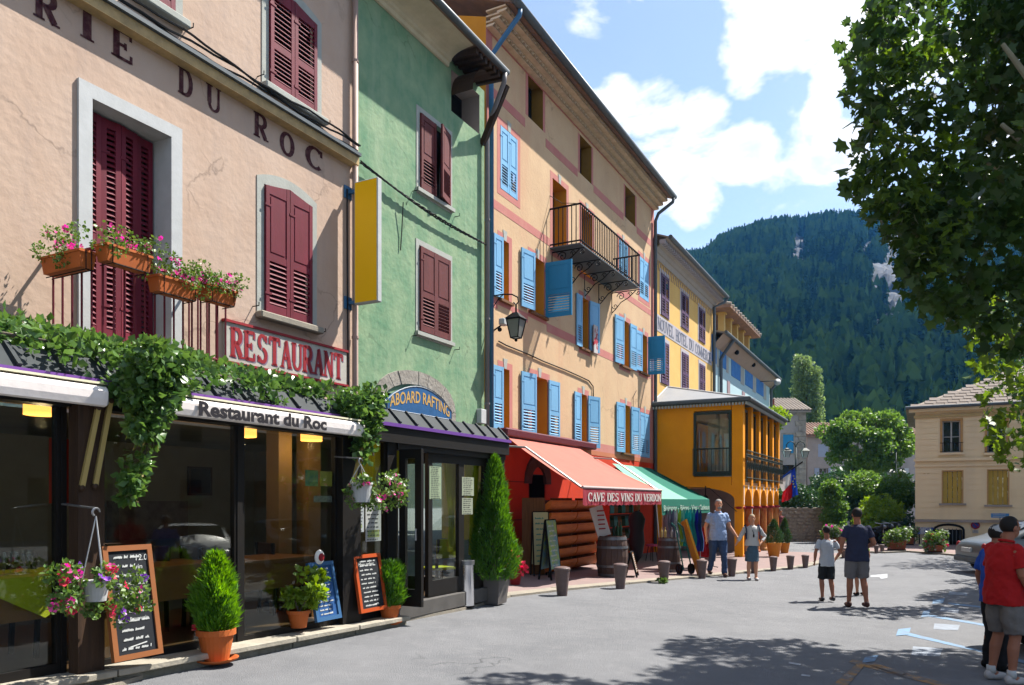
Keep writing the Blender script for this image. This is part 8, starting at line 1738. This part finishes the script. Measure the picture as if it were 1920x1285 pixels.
fp = AT(1432, 917, 33.2); fq = AT(1505, 866, 33.2)
t_ = thing('flag_pole', 'slanting dark flag pole at the corner of the pavilion', 'flag pole', fp); MB().tube([fp, fq], .03, 6).tube([fp+Vector((0, 0, -.1)), fp+Vector((-.4, .3, -.15))], .03, 6).build('pole', M['black'], t_)
def flag(px, cols, label, kind='flag'):
    """cloth hanging from the pole in folds; px: top edge points and bottom edge points"""
    (ta, tb, ba, bb2) = [AT(u, v, 33.15) for u, v in px]; t_ = thing('flag', label, 'flag', ta); n, m = 18, 10
    for ci, (c_, q0, q1) in enumerate(cols):
        mb = MB()
        for j in range(m+1):
            for i in range(7):
                q = q0+(q1-q0)*i/6; T_p = ta.lerp(tb, q); B_p = ba.lerp(bb2, q); p = T_p.lerp(B_p, j/m); p.y += .09*math.sin(q*14+j*.3)*(j/m+.2); mb.v.append(tuple(p))
        mb.f = [(j*7+i, j*7+i+1, (j+1)*7+i+1, (j+1)*7+i) for j in range(m) for i in range(6)]; mb.build('flag_panel', c_, t_, smooth=True)
    return t_
fb_, fw_, fr2_ = mat('flag_blue', (.02, .08, .42), .8, trans=.3), mat('flag_white', (.85, .85, .85), .8, trans=.3), mat('flag_red', (.75, .02, .03), .8, trans=.3)
def tri_flag():
    t_ = thing('flag', 'french tricolour hanging in folds from the slanting pole', 'flag', AT(1470, 900, 33.1)); Q = lambda u, v: AT(u, v, 33.1)
    for c_, pts in ((fb_, [(1458, 899), (1484, 881), (1484, 886), (1459, 903)]), (fw_, [(1459, 903), (1484, 886), (1482, 908), (1468, 922)]), (fr2_, [(1468, 922), (1482, 907), (1479, 938), (1466, 942)]), (fr2_, [(1482, 907), (1487, 904), (1484, 934), (1479, 938)])):
        a, b_, c, d = [Q(*p) for p in pts]; mb = MB()
        for j in range(7):
            for i in range(7): p = a.lerp(b_, i/6).lerp(d.lerp(c, i/6), j/6); p.y += .05*math.sin(i*1.4+j*.4); mb.v.append(tuple(p))
        mb.f = [(j*7+i, j*7+i+1, (j+1)*7+i+1, (j+1)*7+i) for j in range(6) for i in range(6)]; mb.build('flag_panel', c_, t_, smooth=True)
tri_flag()
eu = flag(((1484, 882), (1491, 877), (1483, 934), (1495, 928)), ((mat('flag_royal_blue', (.02, .07, .55), .8, trans=.3), 0, 1),), 'royal blue flag with yellow stars hanging right of the tricolour')
for k2 in range(5): q = AT(1488+2*math.sin(k2*2), 893+k2*5, 33.02); MB().ball(tuple(q), .03, .01, .03, 6, 4).build('star', M['cloth'], eu)
# motor scooters parked behind the dark shirted man
for i, (u, v) in enumerate(((1640, 1027), (1655, 1024), (1668, 1021))):
    P = GP(u, v); f_ = Fr((P.x, P.y, 0), (math.cos(.5), math.sin(.5))); t_ = thing('motorcycle', ('left', 'middle', 'right')[i]+' one of the black motorcycles parked behind the dark shirted man', 'motorcycle', (0, 0, P.z), f_); g = P.z
    for dx in (-.62, .62): w_ = MB().tube([(dx+.26*math.cos(a*.52), 0, g+.3+.26*math.sin(a*.52)) for a in range(12)], .055, 6, closed=True).build('wheel', M['black'], t_); MB().lathe([(.06, -.03), (.06, .03)], 8).xf(Matrix.Translation((dx, 0, g+.3)) @ Matrix.Rotation(R(90), 4, 'X')).build('hub', M['galv'], w_)
    MB().tube([(-.6, 0, g+.3), (-.35, 0, g+.62), (.0, 0, g+.7), (.4, 0, g+.78), (.5, 0, g+.95)], [(.05, .05), (.10, .09), (.16, .12), (.12, .1), (.04, .04)], 8).build('body', M['blackwood'], t_, smooth=True); MB().ball((-.2, 0, g+.78), .32, .13, .06).build('seat', M['black'], t_)
    MB().tube([(.46, -.33, g+1.02), (.5, 0, g+.97), (.46, .33, g+1.02)], .018, 5).tube([(.5, 0, g+.97), (.62, 0, g+.3)], .025, 6).build('handlebar', M['galv'], t_); MB().ball((.62, 0, g+.85), .09).build('headlight', M['galv'], t_)
# ------------------------------------------------------------------ parked cars
def car(P, ang, label, paint, L_=4.2, W=1.7, H=1.42, estate=False):
    f = Fr((P.x, P.y, 0), (math.cos(ang), math.sin(ang))); g = P.z; t_ = thing('parked_car', label, 'car', (0, 0, g), f); h = L_/2
    st = [(-h, .50, .55, .60, .60, .78), (-h+.08, .24, .80, .86, .86, .90), (-h+.5, .20, .90, .95, .95, .98), (-h+.75, .20, .93, 1.0, 1.02, .98), (-h+1.35, .2, .94, H-.08, H-.06, .80), (-.1, .2, .92, H, H+.0, .78), (.55, .2, .90, H-.10, H-.08, .78), (1.15, .2, .88, .92, .95, .92), (h-.5, .2, .84, .86, .88, .90), (h-.1, .22, .66, .70, .71, .84), (h, .34, .55, .58, .58, .74)]
    mb = MB(); rings = []
    for (x, zs, zb, zr, zc, wf) in st:
        w_ = W/2*(.90 if abs(x) > h-.05 else (.97 if abs(x) > h-.3 else 1)); wr = W/2*wf*.97
        rings.append(len(mb.v)); pr = [(-w_*.93, zs), (-w_, zs+.12), (-w_*1.0, (zs+zb)/2+.04), (-w_*.97, zb), (-wr, zr-.02), (-wr*.80, zr+.02), (0, zc+.03), (wr*.80, zr+.02), (wr, zr-.02), (w_*.97, zb), (w_, (zs+zb)/2+.04), (w_, zs+.12), (w_*.93, zs)]
        mb.v += [(x, y, g+z) for y, z in pr]
    n = 13
    for a, b_ in zip(rings[:-1], rings[1:]): mb.f += [(a+i, a+i+1, b_+i+1, b_+i) for i in range(n-1)]+[(a+n-1, a, b_, b_+n-1)]
    mb.f += [tuple(rings[0]+i for i in reversed(range(n))), tuple(rings[-1]+i for i in range(n))]
    bo = mb.build('body', paint, t_, smooth=True); m_ = bo.modifiers.new('subdivision', 'SUBSURF'); m_.levels = m_.render_levels = 2
    gl = M['glassdark']
    for s_ in (-1, 1):
        yb_, yt_ = s_*(W/2*.965+.006), s_*(W/2*.78+.02)
        for (x0, x1, x2, x3) in ((-h+.95, -.35, -.35, -h+1.35), (-.28, .95, .50, -.28)):
            MB().add([(x0, yb_, g+.97), (x1, yb_, g+.97), (x2, yt_, g+H-.10), (x3, yt_, g+H-.10)], [(0, 1, 2, 3)] if s_ < 0 else [(3, 2, 1, 0)]).build('side_window', gl, t_)
        for x in (-h+.75, h-.8):
            w_ = MB().lathe([(.20, -.10), (.30, -.10), (.315, -.06), (.315, .06), (.30, .10), (.20, .10)], 22, cap=False).xf(Matrix.Translation((x, s_*(W/2-.08), g+.31)) @ Matrix.Rotation(R(90), 4, 'X')).build('wheel', M['black'], t_)
            MB().lathe([(.21, -.07), (.21, .07)], 16).xf(Matrix.Translation((x, s_*(W/2-.05), g+.31)) @ Matrix.Rotation(R(90), 4, 'X')).build('hubcap', M['galv'], w_)
        MB().ball((-h+.11, s_*W*.41, g+.72), .06, .10, .12).build('tail_light', M['red'], t_); MB().ball((h-.12, s_*W*.38, g+.62), .10, .16, .08).build('headlight', M['galv'], t_); MB().ball((.75, s_*(W/2+.08), g+.98), .06, .09, .06).build('mirror', paint, t_)
    MB().add([(-h+.80, -W*.36, g+1.04), (-h+.80, W*.36, g+1.04), (-h+1.30, W*.33, g+H-.04), (-h+1.30, -W*.33, g+H-.04)], [(3, 2, 1, 0)]).build('rear_window', gl, t_); MB().add([(1.12, -W*.40, g+.98), (1.12, W*.40, g+.98), (.62, W*.34, g+H-.07), (.62, -W*.34, g+H-.07)], [(0, 1, 2, 3)]).build('windscreen', gl, t_)
    MB().box(-h-.02, -h+.12, -W*.44, W*.44, g+.30, g+.46).build('bumper', M['greypaint'], t_, bevel=.03); MB().box(-h-.03, -h+.02, -.26, .26, g+.58, g+.69).build('number_plate', M['white'], t_)
    return t_
silver = mat('silver_car_paint', (.24, .27, .29), .28, metal=.4); whitec = mat('white_car_paint', (.78, .80, .82), .25)
P = GP(1828, 1078); car(Vector((P.x+2.15, P.y+.25, gz(P.x+2))), R(-6), 'silver saloon car whose tail shows left of the men on the right', silver)
P = Vector((6.35+2.0, 9.6, gz(8))); car(P, R(4), 'pale car at the right edge of the photo behind the man in red', whitec)
car(Vector((12.0, 12.8, gz(12))), R(-6), 'dark grey car between the pale one and the silver one', mat('dark_grey_car', (.06, .07, .08), .3))
# ------------------------------------------------------------------ people
def skinmat(n, c): return mat(n, c, .6, var=.08, vs=8)
SK = skinmat('tanned_skin', (.85, .42, .26)); SK2 = skinmat('brown_skin', (.66, .30, .18)); SKD = skinmat('deep_brown_skin', (.48, .20, .12))
def person(P, H, ang, label, skin, joints=None, top=None, bottom=None, shoes=None, hair=None, sleeve=.5, legs='shorts', extra=None, girth=1., hairlen=0, group=None, socks=None, female=False, collar=False):
    """one continuous body from tapering tubes fused by a voxel remesh; clothes follow the same joints"""
    k = H/1.78; f = Fr((P.x, P.y, 0), (math.cos(ang), math.sin(ang))); g = P.z; t_ = thing('person', label, 'person', (0, 0, g), f, group)
    J = dict(pel=(0, 0, .95), che=(0, .01, 1.28), nek=(0, .01, 1.49), hed=(0, -.02, 1.655), shL=(.178, .01, 1.405), shR=(-.178, .01, 1.405), elL=(.25, .03, 1.14), elR=(-.25, .03, 1.14), wrL=(.26, -.06, .88), wrR=(-.26, -.06, .88),
             hiL=(.09, 0, .92), hiR=(-.09, 0, .92), knL=(.10, -.02, .50), knR=(-.10, -.02, .50), anL=(.11, .03, .09), anR=(-.11, .03, .09))
    J.update(joints or {}); V = {a: Vector(b_)*k+Vector((0, 0, g)) for a, b_ in J.items()}; gk = k*girth
    def limb(m, a, b_, r0, r1, mid=None, s_=10):
        a, b_ = V[a] if isinstance(a, str) else a, V[b_] if isinstance(b_, str) else b_; mm_ = mid or (r0+r1)/2*1.03; m.tube([a, a.lerp(b_, .35), b_], [r0*k, mm_*k, r1*k], s_)
    m = MB(); wS, wW = (.155, .125) if not female else (.14, .115)
    torso = [(V['pel']-Vector((0, 0, .06*k)), .155, .115), (V['pel']+Vector((0, 0, .04*k)), .150, .112), (V['pel'].lerp(V['che'], .45), wW+.008, .10), (V['che'], wS+.008, .112), (V['che'].lerp(V['nek'], .55), wS+.01, .10), (V['nek']-Vector((0, 0, .03*k)), .085, .07)]
    m.tube([q[0] for q in torso], [(q[1]*gk, q[2]*gk) for q in torso], 16)
    m.tube([V['nek']-Vector((0, 0, .06*k)), V['nek'].lerp(V['hed'], .6)], [.062*k, .056*k], 12)
    hd = V['hed']; m.ball(hd+Vector((0, .01*k, .02*k)), .076*k, .094*k, .10*k, 16, 12); m.ball(hd+Vector((0, -.025*k, -.045*k)), .056*k, .062*k, .07*k, 14, 10)
    m.ball(hd+Vector((0, -.095*k, -.012*k)), .014*k, .022*k, .022*k, 8, 6)
    for s_ in (-1, 1): m.ball(hd+Vector((s_*.078*k, .01*k, -.005*k)), .012*k, .022*k, .032*k, 8, 6)
    for s_, c in (('L', 1), ('R', -1)):
        limb(m, 'sh'+s_, 'el'+s_, .050*girth, .040*girth, .048*girth); limb(m, 'el'+s_, 'wr'+s_, .041, .027, .040); m.ball(V['sh'+s_], .052*k); m.ball(V['el'+s_], .040*k)
        wr, el = V['wr'+s_], V['el'+s_]; d = (wr-el).normalized(); side = Vector((0, -1, 0)) if abs(d.y) < .8 else Vector((-c, 0, 0)); side = (side-d*side.dot(d)).normalized()
        m.tube([wr, wr+d*.05*k, wr+d*.09*k], [(.026*k, .018*k), (.036*k, .018*k), (.036*k, .015*k)], 8)
        nrm = d.cross(side)*(-c)
        for i, (o_, l_) in enumerate(((-.027, .066), (-.009, .076), (.009, .072), (.027, .056))):
            b0_ = wr+d*.085*k+side*(-o_)*k; m.tube([b0_, b0_+d*l_*.5*k+nrm*.006*k, b0_+d*l_*.9*k+nrm*.022*k], [.0095*k, .009*k, .007*k], 6)
        b0_ = wr+d*.03*k+side*.022*k; m.tube([b0_, b0_+side*.03*k+d*.03*k, b0_+side*.035*k+d*.062*k+nrm*.01*k], [.012*k, .010*k, .008*k], 6)
        limb(m, 'hi'+s_, 'kn'+s_, .088*girth, .056, .082*girth, 12); an = V['an'+s_]; kn = V['kn'+s_]; m.ball(kn, .057*k)
        m.tube([kn, kn.lerp(an, .3)+Vector((0, .012*k, 0)), kn.lerp(an, .75), an], [.054*k, .058*k, .040*k, .038*k], 12); m.ball(an+Vector((0, -.03*k, -.03*k)), .04*k, .08*k, .035*k)
    def remesh(o, v_):
        q = o.modifiers.new('fuse', 'REMESH'); q.mode = 'VOXEL'; q.voxel_size = v_; q.use_smooth_shade = True; s2 = o.modifiers.new('soften', 'SMOOTH'); s2.factor = .5; s2.iterations = 3
    def folds(o):
        if 'cloth_folds' not in bpy.data.textures: tx = bpy.data.textures.new('cloth_folds', 'CLOUDS'); tx.noise_scale = .10; tx.noise_depth = 2
        dd = o.modifiers.new('folds', 'DISPLACE'); dd.texture = bpy.data.textures['cloth_folds']; dd.strength = .035*k; dd.mid_level = .5
    b_ = m.build('body', skin, t_); remesh(b_, .0085*k)
    # face
    fm = MB()
    for s_ in (-1, 1): fm.ball(hd+Vector((s_*.031*k, -.083*k, .008*k)), .010*k, .006*k, .006*k, 8, 6); fm.obox(hd+Vector((s_*.018*k, -.090*k, .030*k)), hd+Vector((s_*.046*k, -.082*k, .031*k)), .008*k, .007*k)
    fm.ball(hd+Vector((0, -.084*k, -.058*k)), .022*k, .008*k, .005*k, 8, 5); fm.build('eyes_and_mouth', M['darkfeature'], b_)
    if hair:
        hm = MB(); c = hd+Vector((0, .018*k, .028*k)); hm.ball(c, .083*k, .098*k, .098*k, 18, 12)
        keep = [i for i, p in enumerate(hm.v) if not (p[1] < hd.y-.035*k and p[2] < hd.z+.055*k) and not (p[2] < hd.z-.055*k-hairlen)]
        if hairlen: hm.tube([c+Vector((0, .05*k, 0)), c+Vector((0, .06*k, -.08*k)), c+Vector((0, .05*k, -.08*k-hairlen))], [(.085*k, .05*k), (.088*k, .05*k), (.06*k, .03*k)], 10)
        ks = set(keep); hm.f = [q for q in hm.f if all((i in ks or i >= 200) for i in q)]; hm.build('hair', hair, t_, smooth=True)
    if top:
        q = MB(); e = .016; tb = -.12 if legs != 'skirt' else -.02
        tt = [(V['pel']+Vector((0, 0, tb*k)), .192, .150), (V['pel']+Vector((0, 0, .05*k)), .184, .143), (V['pel'].lerp(V['che'], .45), wW+.042, .132), (V['che'], wS+.024, .128), (V['che'].lerp(V['nek'], .5), wS+.024, .112), (V['che'].lerp(V['nek'], .74), wS-.012, .092), (V['nek']-Vector((0, 0, .03*k)), .082, .073), (V['nek']-Vector((0, 0, .01*k)), .066, .062)]
        q.tube([a[0] for a in tt], [(a[1]*gk, a[2]*gk) for a in tt], 18)
        for s_ in ('L', 'R'):
            sh, el, wr = V['sh'+s_], V['el'+s_], V['wr'+s_]; q.ball(sh, .060*k*girth**.5)
            if sleeve <= 1: q.tube([sh, sh.lerp(el, sleeve*.5), sh.lerp(el, sleeve)], [.060*k*girth**.5, .060*k*girth**.5, .065*k*girth**.5], 12)
            else: q.tube([sh, el, el.lerp(wr, sleeve-1)], [.064*k, .054*k, .046*k], 12)
        o_ = q.build('shirt', top, t_); remesh(o_, .010*k); folds(o_)
        if collar: MB().tube([V['nek']+Vector((.07*k*math.cos(a*.5), .065*k*math.sin(a*.5)-.0, .005*k+.012*k*math.sin(a*.5))) for a in range(13)], .014*k, 6, closed=True).build('collar', top, o_)
    if bottom:
        q = MB(); w0 = V['pel']+Vector((0, 0, .05*k)); q.tube([w0, V['pel']-Vector((0, 0, .05*k)), V['pel']-Vector((0, 0, .13*k))], [(.152*gk, .116*gk), (.162*gk, .126*gk), (.158*gk, .125*gk)], 16)
        for s_ in ('L', 'R'):
            hi, kn, an = V['hi'+s_]-Vector((0, 0, .02*k)), V['kn'+s_], V['an'+s_]
            if legs == 'trousers': q.tube([hi, hi.lerp(kn, .4), kn, kn.lerp(an, .5), an+Vector((0, 0, -.02*k))], [.098*gk, .098*gk, .074*k, .068*k, .064*k], 12)
            elif legs == 'shorts': q.tube([hi, hi.lerp(kn, .5), hi.lerp(kn, .93)], [.100*gk, .102*gk, .096*k], 12)
        if legs == 'skirt': q.tube([V['pel']-Vector((0, 0, .05*k)), V['pel']-Vector((0, 0, .25*k)), V['pel']-Vector((0, 0, .44*k))], [(.165*gk, .135*gk), (.18*gk, .15*gk), (.19*gk, .155*gk)], 18)
        o_ = q.build({'trousers': 'trousers', 'shorts': 'shorts', 'skirt': 'skirt'}[legs], bottom, t_); remesh(o_, .010*k); folds(o_)
    for s_ in ('L', 'R'):
        an = V['an'+s_]; q = MB(); q.ball(an+Vector((0, -.065*k, -.045*k)), .046*k, .125*k, .042*k, 12, 8).ball(an+Vector((0, .02*k, -.03*k)), .044*k, .06*k, .055*k, 12, 8); o_ = q.build('shoe', shoes or M['black'], t_); remesh(o_, .009*k)
        if socks: MB().tube([an+Vector((0, .0, -.01*k)), an+Vector((0, .003, .07*k))], [.046*k, .044*k], 12).build('sock', socks, t_, smooth=True)
    if extra: extra(t_, V, k)
    return t_
M['darkfeature'] = mat('dark_feature', (.05, .025, .02), .5); greyhair = mat('grey_hair', (.42, .40, .38), .8, var=.3, vs=30); darkhair = mat('dark_hair', (.022, .018, .016), .7); blond = mat('blond_grey_hair', (.58, .46, .30), .8, var=.3, vs=20)
def cloth(n, c, var=.14): return mat(n, c, .88, var=var, vs=6, bump=.35, bs=9)
def PH(u, vb, vt, f=1.0): P = GP(u, vb-2); return P, (vb-vt)*P.y/FPX
# man in the light blue shirt, walking towards the camera hand in hand with the woman
P, H = PH(1346, 1083, 938)
mw = person(P, H, R(2), 'grey bearded man in light blue shirt and jeans walking hand in hand with the woman', SK, dict(elL=(.27, .02, 1.16), wrL=(.40, -.10, .93), elR=(-.27, .05, 1.14), wrR=(-.27, -.02, .88), knL=(.11, -.10, .50), anL=(.12, -.12, .09), knR=(-.12, .02, .50), anR=(-.14, .18, .13), hed=(.01, -.03, 1.655)), cloth('light_blue_shirt', (.42, .56, .86)), cloth('denim_jeans', (.06, .11, .24)), mat('brown_shoe', (.12, .06, .04), .5), greyhair, .62, 'trousers', girth=1.14, collar=True)
# beard and spectacles belong to him
hd = Vector((.01*H/1.78, -.03*H/1.78, 1.655*H/1.78+P.z)); kk = H/1.78; bd = MB().ball(hd+Vector((0, -.045*kk, -.075*kk)), .050*kk, .052*kk, .045*kk, 12, 8).build('beard', greyhair, mw, smooth=True)
P2, H2 = PH(1410, 1090, 966)
def bag(t_, V, k):
    for s_ in ('L', 'R'): sh = V['sh'+s_]; MB().tube([sh+Vector((0, .09*k, .06*k)), sh+Vector((0, -.02*k, .085*k)), sh+Vector((0, -.125*k, -.08*k)), sh+Vector((0, -.10*k, -.30*k))], .018*k, 6).build('backpack_strap', M['navycloth'], t_)
    MB().ball(V['che']+Vector((0, .17*k, -.02*k)), .14*k, .09*k, .2*k).build('backpack', M['navycloth'], t_, smooth=True)
    MB().tube([V['nek']+Vector((-.06*k, -.05*k, -.02*k)), V['che']+Vector((0, -.15*k, .0)), V['che']+Vector((0, -.155*k, -.06*k))], .008*k, 5).ball(V['che']+Vector((0, -.16*k, -.08*k)), .022*k, .012*k, .05*k).build('pendant_cord', M['black'], t_)
M['navycloth'] = cloth('navy_cloth', (.035, .05, .11))
person(P2, H2, R(0), 'fair haired woman in white blouse and blue grey skirt with backpack straps', SK, dict(elR=(-.30, .03, 1.18), wrR=(-.42, -.07, 1.02), elL=(.36, .06, 1.17), wrL=(.22, -.10, 1.02), knL=(.09, -.05, .49), knR=(-.08, .0, .49), anL=(.09, -.06, .08), anR=(-.08, .05, .08)), cloth('white_blouse', (.76, .74, .72), .06), cloth('blue_grey_skirt', (.10, .17, .24)), mat('white_trainer', (.66, .64, .62), .7), blond, 1.75, 'skirt', bag, 1.0, .05, female=True)
P3, H3 = PH(1550, 1130, 988)
person(P3, H3, R(180), 'boy in white T-shirt and dark shorts walking away', SKD, dict(elL=(.28, .05, 1.16), wrL=(.24, -.10, .95), elR=(-.30, .05, 1.16), wrR=(-.25, -.12, .98), knL=(.09, -.08, .5), anL=(.09, -.02, .09), knR=(-.09, .02, .5), anR=(-.10, .12, .11)), cloth('white_tshirt', (.72, .76, .82), .08), cloth('black_shorts', (.03, .035, .04)), mat('dark_trainer', (.05, .05, .06), .6), darkhair, .7, 'shorts', girth=.92)
P4, H4 = PH(1607, 1142, 954)
person(P4, H4, R(176), 'tall man in navy T-shirt and grey shorts walking away beside the boy', SKD, dict(elL=(.27, .02, 1.15), wrL=(.20, -.20, 1.02), elR=(-.28, .03, 1.15), wrR=(-.20, -.20, 1.04), knL=(.11, -.04, .50), anL=(.12, -.06, .09), knR=(-.10, .02, .5), anR=(-.12, .12, .11)), cloth('navy_tshirt', (.04, .048, .10)), cloth('grey_khaki_shorts', (.22, .21, .22)), mat('brown_sandal', (.10, .04, .03), .6), darkhair, .62, 'shorts', girth=1.08)
P5, H5 = PH(1611, 1119, 1000); P5.x += .02
person(P5, H5, R(190), 'small child with an orange top walking hidden in front of the tall man', SK2, None, cloth('lime_top', (.40, .50, .10)), cloth('dark_child_shorts', (.06, .08, .12)), None, darkhair, .6, 'shorts', girth=.9)
# men at the right edge
P6, H6 = PH(1884, 1282, 966)
red_m = person(P6, H6, R(98), 'stocky man in red polo shirt and grey shorts at the right edge, looking down', SKD, dict(hed=(0, -.07, 1.635), nek=(0, -.02, 1.49), elL=(.25, -.04, 1.14), wrL=(.22, -.24, .95), elR=(-.25, .0, 1.13), wrR=(-.25, -.14, .88), knL=(.12, -.03, .5), anL=(.13, .05, .09), knR=(-.12, -.02, .5), anR=(-.13, .03, .09)), cloth('red_polo', (.62, .018, .02), .1), cloth('stone_grey_shorts', (.27, .25, .24)), mat('white_trainers', (.62, .60, .60), .7), darkhair, .68, 'shorts', girth=1.22, socks=M['white'], collar=True)
P7, H7 = PH(1868, 1258, 985)
def cap(t_, V, k): h_ = V['hed']; MB().ball(h_+Vector((0, .01*k, .05*k)), .088*k, .10*k, .075*k, 16, 8).ball(h_+Vector((0, -.11*k, .045*k)), .07*k, .07*k, .010*k, 12, 6).build('cap', M['white'], t_, smooth=True)
person(P7, H7, R(100), 'man in bright blue shirt and white cap standing behind the man in red', SKD, dict(elR=(-.26, .03, 1.14), wrR=(-.24, -.18, 1.0)), cloth('royal_blue_shirt', (.03, .12, .62)), cloth('black_trousers', (.018, .018, .022)), None, darkhair, .75, 'trousers', cap, 1.1)
P8, H8 = PH(1463, 1024, 958)
person(P8, H8, R(20), 'distant pedestrian in dark top and light trousers beside the pavilion columns', SK2, None, cloth('maroon_top', (.22, .05, .07)), cloth('light_blue_trousers', (.2, .3, .5)), None, darkhair, .7, 'trousers')
